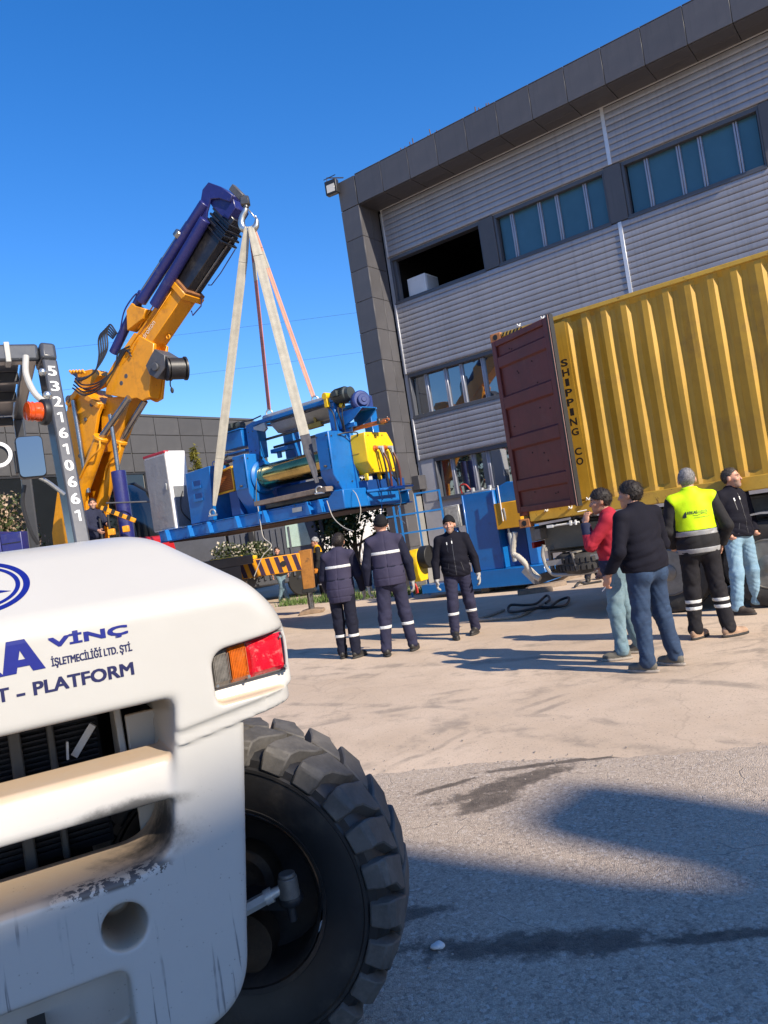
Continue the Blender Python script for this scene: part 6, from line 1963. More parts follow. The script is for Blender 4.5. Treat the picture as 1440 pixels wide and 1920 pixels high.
H_DARK = mat("dark_brown_hair", (.018, .012, .009), .62, var=.4, vscale=60, bump=.6, bscale=240)
H_GREY = mat("short_grey_hair", (.20, .19, .185), .7, var=.5, vscale=80, bump=.5, bscale=260)
H_MIX = mat("greying_brown_hair", (.045, .036, .030), .6, var=.5, vscale=70, bump=.5, bscale=260)
GLOVE = mat("grey_knit_glove", (.33, .32, .30), .85, var=.15, vscale=40)
GLOVEO = mat("orange_work_glove", (.62, .22, .02), .7, var=.15)
def yawpitch(y, p, r=0):
    return np.array((Matrix.Rotation(y, 3, 'Z') @ Matrix.Rotation(p, 3, 'X') @ Matrix.Rotation(r, 3, 'Y')), np.float32)
def head_sdf(P, hc, R):
    q = (P - np.float32(hc)) @ R
    d = s_ell(q, (0, -.014, .032), (.076, .098, .094))
    d = smin(d, s_ell(q, (0, .030, -.040), (.058, .066, .076)), .035)
    d = smin(d, s_cap(q, (0, .062, -.088), (0, .070, -.094), .026), .03)
    d = smin(d, s_ell(q, (0, .074, .034), (.052, .020, .014)), .015)
    for s in (-1, 1):
        d = smin(d, s_ell(q, (.042 * s, .060, -.018), (.026, .028, .024)), .02)
        d = smax(d, -s_ell(q, (.031 * s, .102, .012), (.019, .020, .012)), .012)
        d = smin(d, s_ell(q, (.031 * s, .078, .012), (.013, .010, .009)), .004)
        ear = s_ell(q, (.081 * s, -.014, .0), (.013, .022, .034))
        d = smin(d, ear, .010)
    d = smin(d, s_cap(q, (0, .088, .018), (0, .108, -.022), .0085, .014), .012)
    d = smin(d, s_ell(q, (0, .086, -.055), (.024, .014, .008)), .010)
    d = smin(d, s_ell(q, (0, .084, -.069), (.021, .013, .008)), .008)
    d = smax(d, -s_ell(q, (0, .101, -.0615), (.022, .012, .0022)), .004)
    return d
def hand_prims(wr, d, n, thumb, curl=.45, spread=1.0, k=1.0):
    """palm ellipsoid and finger capsules; d along the hand, n out of the palm, thumb towards the thumb side"""
    d = Vector(d).normalized(); n = Vector(n); n = (n - d * n.dot(d)).normalized(); s = d.cross(n)
    if s.dot(Vector(thumb)) < 0:
        s = -s
    wr = Vector(wr)
    R = np.array([[s.x, d.x, n.x], [s.y, d.y, n.y], [s.z, d.z, n.z]], np.float32)
    prims = [('e', wr + d * .050 * k, (.043 * k, .056 * k, .0185 * k), R)]
    for i, (off, ln) in enumerate(((.031, .068), (.011, .077), (-.010, .071), (-.030, .056))):
        p = wr + d * .092 * k + s * off * k
        ang = 0.0
        r = .0098 * k
        for j, f in enumerate((.44, .32, .24)):
            ang += curl * (.7 + .1 * i) * (1.0 if j else .75)
            dd = d * math.cos(ang) + n * math.sin(ang) + s * (off * .9 * spread)
            dd.normalize()
            e = p + dd * ln * f * k
            prims.append(('c', p, e, r, r * .93))
            p = e; r *= .93
    p = wr + d * .028 * k + s * .034 * k
    dd = (d * .62 + s * .66 + n * .42).normalized()
    e = p + dd * .042 * k
    prims.append(('c', p, e, .0125 * k, .0108 * k))
    dd = (d * .85 + s * .25 + n * .5).normalized()
    prims.append(('c', e, e + dd * .034 * k, .0108 * k, .0092 * k))
    return prims
def prims_sdf(P, prims, grow=0.0):
    out = None
    for q in prims:
        v = s_ell(P, q[1], q[2], q[3]) if q[0] == 'e' else s_cap(P, q[1], q[2], q[3], q[4])
        out = v if out is None else smin(out, v, .006)
    return out - grow
def person(label, feet, heading, h, pose=None, out=None, res=.0095, z0=0.0, group=None, fdir=(0, 0)):
    """feet: world (x, y) of left and right foot; heading: world direction the body faces"""
    po = dict(elL=(-.245, -.03, 1.15), wrL=(-.245, .05, .90), elR=(.245, -.03, 1.15), wrR=(.245, .05, .90), hy=0, hp=0, shear=(0, 0), curl=.45,
              handL=None, handR=None, w=1.0, kneeL=(0, 0), kneeR=(0, 0), pocket='', head=(0, 0, 0), nL=None, nR=None, liftL=0, liftR=0)
    po.update(pose or {})
    ou = dict(skin=SKIN, jacket=C_FLEECE, trousers=C_WORK, shoe=S_BLACK, sole=S_SOLE, hem=.86, hair=None, hairk=.010, beanie=None, vest=None, strips=(), tstrips=(),
              glove=None, beard=None, collar=1.56, jmi=None, waist=1.02)
    ou.update(out or {})
    k = h / 1.78
    c = ((feet[0][0] + feet[1][0]) / 2, (feet[0][1] + feet[1][1]) / 2)
    rz = math.atan2(heading[1], heading[0]) - math.pi / 2
    root = thing("person", label, "person", (c[0], c[1], z0), rz, group)
    ca, sa = math.cos(-rz), math.sin(-rz)
    loc = []
    for f in feet:
        dx, dy = f[0] - c[0], f[1] - c[1]
        loc.append(((dx * ca - dy * sa) / k, (dx * sa + dy * ca) / k))
    w = po['w']
    hipL, hipR = Vector((-.092, 0, .93)), Vector((.092, 0, .93))
    anL, anR = Vector((loc[0][0], loc[0][1] - .03, .095 + po['liftL'])), Vector((loc[1][0], loc[1][1] - .03, .095 + po['liftR']))
    knL = hipL.lerp(anL, .51) + Vector((po['kneeL'][0], .025 + po['kneeL'][1], 0))
    knR = hipR.lerp(anR, .51) + Vector((po['kneeR'][0], .025 + po['kneeR'][1], 0))
    shL, shR = Vector((-.188 * (.5 + .5 * w), -.012, 1.435)), Vector((.188 * (.5 + .5 * w), -.012, 1.435))
    elL, elR, wrL, wrR = (Vector(po[q]) for q in ('elL', 'elR', 'wrL', 'wrR'))
    hc = np.array((0 + po['head'][0], .030 + po['head'][1], 1.648 + po['head'][2]), np.float32)
    R = yawpitch(po['hy'], po['hp'])
    hands = []
    for s, el, wr, hd, nn, key in ((-1, elL, wrL, po['handL'], po['nL'], 'L'), (1, elR, wrR, po['handR'], po['nR'], 'R')):
        d = Vector(hd) if hd else (wr - el).normalized() * .8 + Vector((0, .05, -.3))
        n = Vector(nn) if nn else Vector((-s, .1, 0))
        if key in po['pocket']:
            hands.append([('e', wr + d.normalized() * .03, (.035, .05, .02), np.eye(3, dtype=np.float32))])
        else:
            hands.append(hand_prims(wr, d, n, (0, 1, 0) if abs(n.y) < .8 else (-s, 0, 0), po['curl']))
    def torso(P):
        d = s_ell(P, (0, -.008, 1.315), (.180 * w, .115 * (.6 + .4 * w), .185))
        d = smin(d, s_ell(P, (0, .012 * w, 1.10), (.162 * w, .122 * w, .20)), .10)
        d = smin(d, s_ell(P, (0, 0, .95), (.166 * w, .122 * w, .14)), .08)
        for s in (-1, 1):
            d = smin(d, s_cap(P, (s * .055, -.014, 1.472), (s * .182 * (.5 + .5 * w), -.016, 1.446), .056, .060), .05)
        d = smin(d, s_cap(P, (0, -.012, 1.43), (0, -.006, 1.50), .083, .066), .05)
        return d
    def arms(P, g=0.0, cut=True):
        o = None
        for sh, el, wr in ((shL, elL, wrL), (shR, elR, wrR)):
            a = s_cap(P, sh, el, .066 + g, .054 + g)
            fdirn = (wr - el).normalized()
            b = s_cap(P, el, wr, .054 + g, .043 + g)
            if cut:
                b = smax(b, ((P - np.float32(wr)) @ np.float32(fdirn)) + .004, .008)
            a = smin(a, b, .03)
            el_ = np.exp(-((P - np.float32(el)) ** 2).sum(1) / .012)
            a = a + el_ * .009 * fold(P, 11, (24, 24, 34))
            o = a if o is None else np.minimum(o, a)
        return o
    def legs(P, g=0.0):
        o = None
        for hp_, kn, an in ((hipL, knL, anL), (hipR, knR, anR)):
            a = smin(s_cap(P, hp_, kn, .093 * (.45 + .55 * w) + g, .070 + g), s_cap(P, kn, an, .069 + g, .060 + g), .03)
            e1 = np.exp(-((P - np.float32(kn)) ** 2).sum(1) / .014)
            e2 = np.exp(-((P - np.float32(an + Vector((0, 0, .03)))) ** 2).sum(1) / .010)
            a = a + (e1 * .013 + e2 * .016) * fold(P, 23, (14, 14, 50))
            o = a if o is None else smin(o, a, .018)
        return o
    def f_body(P):
        d = torso(P) + .018
        d = smin(d, s_cap(P, (0, -.012, 1.46), tuple(hc + np.array([0, -.022, -.055])), .058, .053), .02)
        d = smin(d, head_sdf(P, hc, R), .012)
        for i, (sh, el, wr) in enumerate(((shL, elL, wrL), (shR, elR, wrR))):
            a = smin(s_cap(P, sh, el, .048, .040), s_cap(P, el, wr, .040, .027), .02)
            a = smin(a, prims_sdf(P, hands[i]), .012)
            d = smin(d, a, .02)
        for hp_, kn, an in ((hipL, knL, anL), (hipR, knR, anR)):
            d = smin(d, smin(s_cap(P, hp_, kn, .072, .050), s_cap(P, kn, an, .050, .034), .02), .02)
        for an, fd in ((anL, fdir[0]), (anR, fdir[1])):
            d = smin(d, s_cap(P, an, an + Vector((-math.sin(fd) * .12, math.cos(fd) * .12, -.05)), .034, .024), .02)
        return d
    def f_jacket(P):
        t = torso(P) - .013
        t = smin(t, s_ell(P, (0, -.004, 1.00), (.196 * w, .156 * w, .32)), .05)
        t = t + .0078 * fold(P, 5, (10, 10, 18)) * np.clip(1.6 - np.abs(P[:, 2] - 1.02) * 4, .3, 1.5)
        d = smin(t, arms(P, .006) + .0036 * fold(P, 31, (16, 16, 20)), .022)
        co = s_cap(P, (0, -.010, 1.48), (0, -.004 + po['head'][1] * .3, ou['collar']), .070, .066)
        co = smax(co, P[:, 2] - .15 * P[:, 1] - ou['collar'], .006)
        if ou['collar'] > 1.5:
            d = smin(d, co, .018)
        return smax(d, ou['hem'] - P[:, 2] + .010 * np.sin(P[:, 0] * 14), .016)
    def f_trousers(P):
        d = s_ell(P, (0, -.004, .955), (.164 * w, .120 * w, .13))
        for s in (-1, 1):
            d = smin(d, s_ell(P, (s * .078 * w, -.046 * w, .895), (.086 * w, .085 * w, .10)), .05)
        d = smin(d, legs(P, .009) + .0046 * fold(P, 41, (13, 13, 17)) * 1.25, .04)
        d = smax(d, P[:, 2] - ou['waist'], .01)
        return smax(d, np.minimum(anL.z, anR.z) - .052 - P[:, 2], .006)
    def f_shoe(an, fd):
        def f(P):
            q = P - np.float32((an.x, an.y, an.z - .095))
            c_, s_ = math.cos(-fd), math.sin(-fd)
            q = np.stack([q[:, 0] * c_ - q[:, 1] * s_, q[:, 0] * s_ + q[:, 1] * c_, q[:, 2]], 1)
            d = smin(s_ell(q, (0, -.005, .062), (.046, .078, .060)), s_ell(q, (.004, .110, .042), (.049, .098, .044)), .05)
            d = smin(d, s_ell(q, (0, .03, .085), (.044, .05, .04)), .03)
            sole = s_ell(q, (.002, .062, .015), (.055, .160, .06))
            d = np.minimum(d, smax(sole, q[:, 2] - .026, .006))
            return smax(d, .001 - q[:, 2], .004)
        return f
    sx, sy = po['shear']
    def put(name, f, lo, hi, m, par, hres=None, mi=None):
        hres = hres or res
        V, F = sdf_mesh(f, lo, hi, hres, 2)
        idx = None
        if mi is not None:
            idx = mi(V[F].mean(1))
        V = V.copy()
        t = np.clip(V[:, 2] - .95, 0, 1.2)
        V[:, 0] += sx * t; V[:, 1] += sy * t
        return mesh_vf(name, V * k, F, m, par, idx)
    xs = [p.x for p in (elL, elR, wrL, wrR, anL, anR, knL, knR)]; ys = [p.y for p in (elL, elR, wrL, wrR, anL, anR)]
    lo = (min(min(xs) - .16, -.34 * w), min(min(ys) - .16, -.30), -.01); hi = (max(max(xs) + .16, .34 * w), max(max(ys) + .25, .26), 1.86)
    def body_mi(Cc):
        q = (Cc - hc) @ R
        idx = np.zeros(len(Cc), int)
        hd = (Cc[:, 2] > 1.5)
        f = hd & (q[:, 1] > .035)
        if ou['beard']:
            idx[f & (q[:, 2] < -.030) & (q[:, 2] > -.125) & ~((np.abs(q[:, 2] + .062) < .010) & (np.abs(q[:, 0]) < .024))] = 3
        idx[f & (np.abs(q[:, 2] + .062) < .009) & (np.abs(q[:, 0]) < .022) & (q[:, 1] > .07)] = 1
        ax = np.abs(q[:, 0])
        idx[f & (q[:, 1] > .06) & (ax > .013) & (ax < .050) & (np.abs(q[:, 2] - .036 - .004 * np.cos(ax * 60)) < .0055)] = 2
        idx[f & (q[:, 1] > .06) & (((ax - .031) / .012) ** 2 + ((q[:, 2] - .0125) / .0055) ** 2 < 1)] = 2
        return idx
    body = put("body", f_body, lo, hi, [ou['skin'], LIPS, BROWM, ou['beard'] or STUB], root, min(res, .0085) if res < .013 else res, body_mi)
    put("jacket", f_jacket, lo, (hi[0], hi[1], 1.60), ou['jacket'] if isinstance(ou['jacket'], list) else [ou['jacket']], root, None, ou['jmi'])
    put("trousers", f_trousers, lo, (hi[0], hi[1], 1.06), ou['trousers'], root)
    for an, fd in ((anL, fdir[0]), (anR, fdir[1])):
        zb = an.z - .095
        put("shoe", f_shoe(an, fd), (an.x - .24, an.y - .24, zb - .012), (an.x + .24, an.y + .27, zb + .15), [ou['shoe'], ou['sole']], root, res * .85,
            lambda Cc, zb=zb: (Cc[:, 2] < zb + .027).astype(int))
    if ou['vest']:
        vm, vh, seams = ou['vest']
        def f_vest(P):
            d = smin(torso(P) - .020, s_ell(P, (0, -.008, .98), (.205 * w, .166 * w, .36)), .04)
            d = d + .0035 * fold(P, 7, (9, 9, 16))
            for zz in seams:
                d = d + .006 * np.exp(-((P[:, 2] - zz) / .008) ** 2)
            if seams:
                d = d + .005 * np.exp(-(P[:, 0] / .007) ** 2) * (P[:, 1] < 0)
            a = None
            for sh, el in ((shL, elL), (shR, elR)):
                s = -1 if sh.x < 0 else 1
                q = s_cap(P, sh + Vector((s * .045, 0, -.03)), sh.lerp(el, .8) + Vector((s * .02, 0, 0)), .082, .066)
                d = smax(d, -q, .012)
            co = smax(s_cap(P, (0, -.010, 1.47), (0, -.004, 1.585), .080, .076), P[:, 2] - 1.578 - .1 * P[:, 1], .006)
            d = smin(d, co, .02)
            return smax(d, vh - P[:, 2], .01)
        ve = put("vest", f_vest, lo, (hi[0], hi[1], 1.60), vm, root)
        base = f_vest
    else:
        ve = root
        base = f_jacket
    for z1, z2 in ou['strips']:
        f = lambda P, z1=z1, z2=z2: np.maximum(base(P) - .003, np.abs(P[:, 2] - (z1 + z2) / 2) - (z2 - z1) / 2)
        if ou['vest'] or z1 < .95:
            put("reflective_strip", f, lo, hi, C_STRIP, root)
    for z1, z2 in ou.get('jstrips', ()):
        f = lambda P, z1=z1, z2=z2: np.maximum(np.maximum(f_jacket(P) - .004, np.abs(P[:, 2] - (z1 + z2) / 2) - (z2 - z1) / 2), .012 - arms(P, .006))
        put("reflective_strip", f, lo, hi, C_STRIPG, root)
    for z1, z2 in ou['tstrips']:
        for s in (-1, 1):
            an, kn = (anL, knL) if s < 0 else (anR, knR)
            t = ((z1 + z2) / 2 - an.z) / (kn.z - an.z)
            cc = np.float32(an.lerp(kn, t))
            f = lambda P, z1=z1, z2=z2, cc=cc: np.maximum(np.maximum(f_trousers(P) - .0035, np.abs(P[:, 2] - (z1 + z2) / 2) - (z2 - z1) / 2), s_len((P - cc)[:, :2]) - .13)
            put("reflective_strip", f, (cc[0] - .14, cc[1] - .14, z1 - .03), (cc[0] + .14, cc[1] + .14, z2 + .03), C_STRIP, root)
    if ou['hair']:
        hk_ = ou['hairk']
        def f_hair(P):
            q = (P - hc) @ R
            d = s_ell(q, (0, -.016, .034), (.078 + hk_, .100 + hk_, .096 + hk_ * 1.3))
            d = d + (.0022 + .34 * hk_) * fold(q, 3, (60, 60, 45))
            cut = .76 * q[:, 1] - .65 * q[:, 2] - (.012 + ou.get('front', 0)) + .005 * fold(q, 9, (40, 40, 40))
            side = -.068 - q[:, 2] + .9 * np.clip(q[:, 1] + .005, 0, .05)
            ear_ = np.maximum(q[:, 2] - .020 - .35 * np.clip(q[:, 1], -.04, .05), -.038 - q[:, 1])
            return smax(smax(smax(d, cut, .012), side, .012), -ear_, .008)
        ho_ = put("hair", f_hair, hc - .16, hc + .17, ou['hair'], root, min(res, .008))
        # short strands standing out of the hair surface
        hm = ho_.data
        nv = len(hm.vertices)
        co = np.empty(nv * 3, np.float32); hm.vertices.foreach_get("co", co); co = co.reshape(-1, 3)
        no = np.empty(nv * 3, np.float32); hm.vertex_normals.foreach_get("vector", no); no = no.reshape(-1, 3)
        rs2 = np.random.RandomState(int(1000 * abs(feet[0][0])))
        ns = 2600 if res < .01 else 500
        pk = rs2.randint(0, nv, ns)
        L_ = (.006 + 1.1 * hk_) * (.5 + rs2.rand(ns))[:, None]
        fl_ = np.array([0, -.5, -.75]) @ np.linalg.inv(R.astype(float)).T * 1.0
        dr_ = no[pk] * .8 + fl_ + .7 * rs2.normal(size=(ns, 3)); dr_ /= np.linalg.norm(dr_, axis=1)[:, None]
        sd_ = np.cross(dr_, rs2.normal(size=(ns, 3))); sd_ /= np.linalg.norm(sd_, axis=1)[:, None]
        b0 = co[pk] - no[pk] * .002
        w_ = .0016
        VV = np.stack([b0 - sd_ * w_, b0 + sd_ * w_, b0 + dr_ * L_], 1).reshape(-1, 3)
        st_ = mesh_vf("hair_strands", VV, np.arange(3 * ns).reshape(-1, 3), ou['hair'], ho_, smooth=False)
        st_["kind"] = "stuff"
    if ou['beanie']:
        def f_bean(P):
            q = (P - hc) @ R
            d = s_ell(q, (0, -.016, .048), (.088, .108, .110))
            d = d + .0016 * np.sin(np.arctan2(q[:, 0], q[:, 1]) * 42)
            lim = .030 + .35 * q[:, 1]
            d = smax(d, lim - q[:, 2] - .012, .008)
            cuff = np.maximum(s_ell(q, (0, -.016, .048), (.094, .114, .116)), np.abs(q[:, 2] - lim - .022) - .026)
            return smin(d, cuff, .006)
        put("beanie", f_bean, hc - .16, hc + .19, ou['beanie'], root, min(res, .008))
    if ou['glove']:
        for i, (wr, el) in enumerate(((wrL, elL), (wrR, elR))):
            if hands[i][0][0] == 'e' and len(hands[i]) == 1:
                continue
            dd = np.float32((wr - el).normalized())
            f = lambda P, i=i, wr=wr, el=el, dd=dd: smax(smin(prims_sdf(P, hands[i], .004), s_cap(P, el.lerp(wr, .9), wr, .036), .012), -((P - np.float32(wr)) @ dd) - .03, .004)
            b_ = np.float32(wr)
            put("glove", f, b_ - .22, b_ + .22, ou['glove'], root, res * .8)
    root["_k"] = k
    return root, dict(f_vest=base, f_jacket=f_jacket, f_trousers=f_trousers, hc=hc, R=R, k=k, shear=(sx, sy), hands=hands, wr=(wrL, wrR))
def on_surface(f, pts, y0, step, k, sh, lift=.004):
    """project (x, z) points onto a cloth surface coming from y0 towards +/-y"""
    P = np.array([(p[0], y0, p[1]) for p in pts], np.float32)
    for _ in range(60):
        P[:, 1] += step * np.clip(f(P) * .8, -.02, .04)
    P[:, 1] -= step * lift
    t = np.clip(P[:, 2] - .95, 0, 1.2)
    P[:, 0] += sh[0] * t; P[:, 1] += sh[1] * t
    return [tuple(map(float, p * k)) for p in P]

# -- workers guiding the load
person("bareheaded worker seen from behind in a quilted navy vest, left of the taller one", ((-.86, 10.80), (-.66, 10.66)), (.16, .99), 1.74,
       dict(elR=(.27, .03, 1.15), wrR=(.29, .15, .92), elL=(-.24, .03, 1.16), wrL=(-.22, .17, .95), hy=.10, hp=-.05, head=(.01, .03, -.01), shear=(.06, .03), w=.97),
       dict(skin=SKIN2, jacket=C_SLEEVE, vest=(C_VEST, .80, (.88, .99, 1.12)), strips=((1.285, 1.325),), trousers=C_WORKD, tstrips=((.30, .34),), hair=H_DARK, hairk=.011, glove=GLOVE), fdir=(.1, -.5))
p_, inf = person("tall worker seen from behind in a navy vest and black beanie holding red pliers", ((-.24, 10.40), (.12, 10.55)), (.03, 1.0), 1.88,
       dict(elL=(-.27, .0, 1.16), wrL=(-.285, .06, .91), elR=(.27, .0, 1.16), wrR=(.285, .05, .90), hy=.15, head=(-.01, .01, 0)),
       dict(jacket=C_SLEEVE, vest=(C_VEST, .885, (.98, 1.12)), strips=((1.285, 1.325),), trousers=C_WORK, tstrips=((.345, .385),), beanie=C_BEAN, glove=GLOVE), fdir=(.1, -.25))
wv_ = inf['wr'][1] * inf['k']
mb = MB().tube([wv_ + Vector(q) for q in ((.03, .05, -.06), (.035, .07, -.12), (.03, .08, -.20))], .012, 8).tube([wv_ + Vector(q) for q in ((.03, .05, -.06), (.05, .05, -.12), (.05, .05, -.19))], .012, 8)
pl_ = mb.build("pliers", mat("red_tool_grip", (.42, .02, .015), .45), None)
pl_.matrix_world = p_.matrix_basis.copy()
tag(pl_, "red handled pliers held in the right hand of the tall worker", "pliers")
pf_, inff = person("stern man in black beanie and navy fleece walking towards the camera with grey gloves", ((1.06, 11.18), (.74, 10.96)), (-.10, -.99), 1.74,
       dict(elL=(-.285, -.01, 1.13), wrL=(-.31, .07, .88), elR=(.285, -.01, 1.13), wrR=(.30, .08, .88), hy=-.10, head=(0, .0, 0), w=1.06),
       dict(skin=SKIN, jacket=C_FLEECE, trousers=C_WORK, tstrips=((.345, .385),), beanie=C_BEAN, glove=GLOVE, beard=STUB, hem=.90), res=.0088, fdir=(-.35, .15))
def front_bits(p_, inf, m):
    def add(name, polys, f, y0, st, mm, lift=.004):
        mb = MB()
        for po in polys:
            mb.add(on_surface(f, po, y0, st, inf['k'], inf['shear'], lift), [tuple(range(len(po)))])
        mb.build(name, mm, p_, smooth=False, fixn=False)
    zs = [.92 + .045 * i for i in range(13)]
    add("zip", [[(-.004, a), (.004, a), (.004, b), (-.004, b)] for a, b in zip(zs[:-1], zs[1:])], inf['f_jacket'], .32, -1, m, .003)
    for x, z in ((.0, 1.40), (.075, 1.39)):
        add("zip_pull", [[(x - .007, z - .02), (x + .007, z - .02), (x + .007, z + .02), (x - .007, z + .02)]], inf['f_jacket'], .32, -1, WCLIP, .007)
    for po in ([(.07, 1.26), (.076, 1.26), (.082, 1.38), (.076, 1.38)], [(-.12, .97), (-.114, .97), (-.085, 1.10), (-.091, 1.10)], [(.12, .97), (.114, .97), (.085, 1.10), (.091, 1.10)]):
        add("pocket_seam", [po], inf['f_jacket'], .32, -1, m, .003)
ZIPM = mat("dark_grey_zip", (.05, .05, .055), .4)
front_bits(pf_, inff, ZIPM)
# -- group by the trailer
p_, inf = person("man in red sweater raising a cigarette to his mouth, beside the stocky man in jeans", ((2.17, 7.92), (2.42, 8.12)), (-.93, .37), 1.77,
       dict(elL=(-.205, .19, 1.20), wrL=(-.085, .225, 1.43), handL=(.28, -.22, .9), nL=(.75, -.55, .1), elR=(.24, -.02, 1.15), wrR=(.22, .14, .94), curl=.55, hy=.05, hp=-.08, head=(0, .02, -.01)),
       dict(skin=SKIN2, jacket=[C_RED, C_NAVYK], jmi=lambda Cc: ((Cc[:, 2] < 1.03) | ((Cc[:, 2] > 1.32) & (Cc[:, 1] > .17) & (Cc[:, 0] < -.02))).astype(int), hem=.83, collar=1.49,
            trousers=C_TEALJ, shoe=S_GREY, sole=S_SOLEL, hair=H_DARK, hairk=.012, front=.012), res=.0088, fdir=(.15, -.15))
ci = MB().cyl((-.055, .19, 1.565), (-.075, .285, 1.56), .0045, n=8).build("cigarette", mat("white_cigarette_paper", (.8, .78, .74), .7), None)
ci.matrix_world = p_.matrix_basis.copy()
tag(ci, "lit white cigarette at the mouth of the man in red", "cigarette")
p_, inf = person("stocky man seen from behind in navy fleece and blue jeans, cigarette in lowered hand", ((2.20, 7.20), (2.50, 7.32)), (-.42, .91), 1.79,
       dict(elL=(-.305, -.03, 1.14), wrL=(-.335, .12, .93), elR=(.285, .02, 1.14), wrR=(.17, .20, 1.04), hy=.42, w=1.16, head=(0, .02, -.01), curl=.7),
       dict(skin=SKIN2, jacket=C_FLEECE2, trousers=C_JEAN, shoe=S_GREY, sole=S_SOLEL, hair=H_DARK, hairk=.012, hem=.93), res=.0088, fdir=(.35, .15))
wv_ = inf['wr'][0] * inf['k']
ci = MB().cyl(wv_ + Vector((.005, .05, -.09)), wv_ + Vector((-.02, .10, -.145)), .0045, n=8).build("cigarette", bpy.data.materials["white_cigarette_paper"], None)
ci.matrix_world = p_.matrix_basis.copy()
tag(ci, "white cigarette in the lowered hand of the stocky man", "cigarette")
STITCH = denim("pocket_denim", (.011, .027, .064), (.028, .062, .125))
for sx_ in (-1, 1):
    po = [(sx_ * .035, .955), (sx_ * .125, .945), (sx_ * .122, .84), (sx_ * .082, .815), (sx_ * .040, .845)]
    n_ = len(po)
    cx_ = sum(p[0] for p in po) / n_; cz_ = sum(p[1] for p in po) / n_
    inner = [(cx_ + (a - cx_) * .5, cz_ + (b - cz_) * .5) for a, b in po]
    Q_ = on_surface(inf['f_trousers'], po + inner + [(cx_, cz_)], -.34, 1, inf['k'], inf['shear'], .004)
    MB().add(Q_, [(i, (i + 1) % n_, n_ + (i + 1) % n_, n_ + i) for i in range(n_)] + [(n_ + i, n_ + (i + 1) % n_, 2 * n_) for i in range(n_)]).build("back_pocket", STITCH, p_, fixn=False)
p_, inf = person("grey haired man seen from behind in a yellow green hi vis vest with black printing", ((3.16, 8.42), (3.46, 8.28)), (.20, .98), 1.85,
       dict(elL=(-.27, .0, 1.15), wrL=(-.22, .13, .97), elR=(.30, -.05, 1.14), wrR=(.245, .07, .945), pocket='L', hy=-.12, w=1.06, head=(0, .015, 0), curl=.8),
       dict(skin=SKIN, jacket=C_GREYS, hem=.87, vest=(C_HIVIS, 1.13, ()), jstrips=((.895, .945), (1.075, 1.128)), trousers=C_BLACKT, tstrips=((.375, .41), (.305, .34)), shoe=S_TAN, sole=S_SOLE, hair=H_GREY, hairk=.005), res=.0088, fdir=(-.7, -1.15))
def back_text(txt, x0, x1, zb, zc, bold, m, slant=0):
    pts, fs = place_text(txt, x0, x1, zb, zc, bold)
    # seen from behind the person's +x is on the viewer's right
    return MB().add(on_surface(inf['f_vest'], pts, -.30, 1, inf['k'], inf['shear']), fs).build("lettering", m, p_, smooth=False, fixn=False)
BLKL = mat("black_vest_print", (.02, .03, .03), .6)
back_text("ARKAS", -.085, .015, 1.300, 1.330, .0, BLKL)
back_text("ARKAS", -.083, .017, 1.301, 1.331, .0, BLKL)
back_text("LOJİSTİK", .020, .125, 1.302, 1.326, .0, mat("olive_vest_print", (.10, .16, .05), .6))
back_text("arkaslojistik.com", -.02, .135, 1.255, 1.268, .0, BLKL)
mb = MB()
mb.add(on_surface(inf['f_vest'], [(-.13, 1.27), (-.092, 1.27), (-.088, 1.335), (-.10, 1.325), (-.122, 1.295)], -.30, 1, inf['k'], inf['shear']), [(0, 1, 2, 3, 4)])
sw_ = [(-.03 + .012 * i, 1.291 - .008 * math.sin(i * .55)) for i in range(13)]
mb.add(on_surface(inf['f_vest'], sw_ + [(a, b - .004) for a, b in sw_], -.30, 1, inf['k'], inf['shear']), [(i, i + 1, 14 + i, 13 + i) for i in range(12)])
mb.build("vest_emblem", BLKL, p_, smooth=False, fixn=False)
tp = [(-.19 + .02 * i, 1.115) for i in range(19)]
f_ = lambda P: np.maximum(inf['f_vest'](P), -1)
pf_, inff = person("smiling man with greying hair in a navy fleece and light blue jeans, hands in pockets", ((4.50, 9.74), (4.12, 9.44)), (.36, -.93), 1.80,
       dict(elL=(-.295, -.05, 1.13), wrL=(-.20, .09, .955), elR=(.295, -.05, 1.13), wrR=(.20, .09, .955), pocket='LR', hy=.50, hp=.02, head=(0, .01, 0), shear=(-.03, -.02)),
       dict(skin=SKIN, jacket=C_FLEECE2, hem=.93, trousers=C_LIGHTJ, shoe=S_BROWN, sole=S_SOLE, hair=H_MIX, hairk=.007, front=-.024, beard=STUB), res=.0088, fdir=(1.0, .35))
front_bits(pf_, inff, ZIPM)
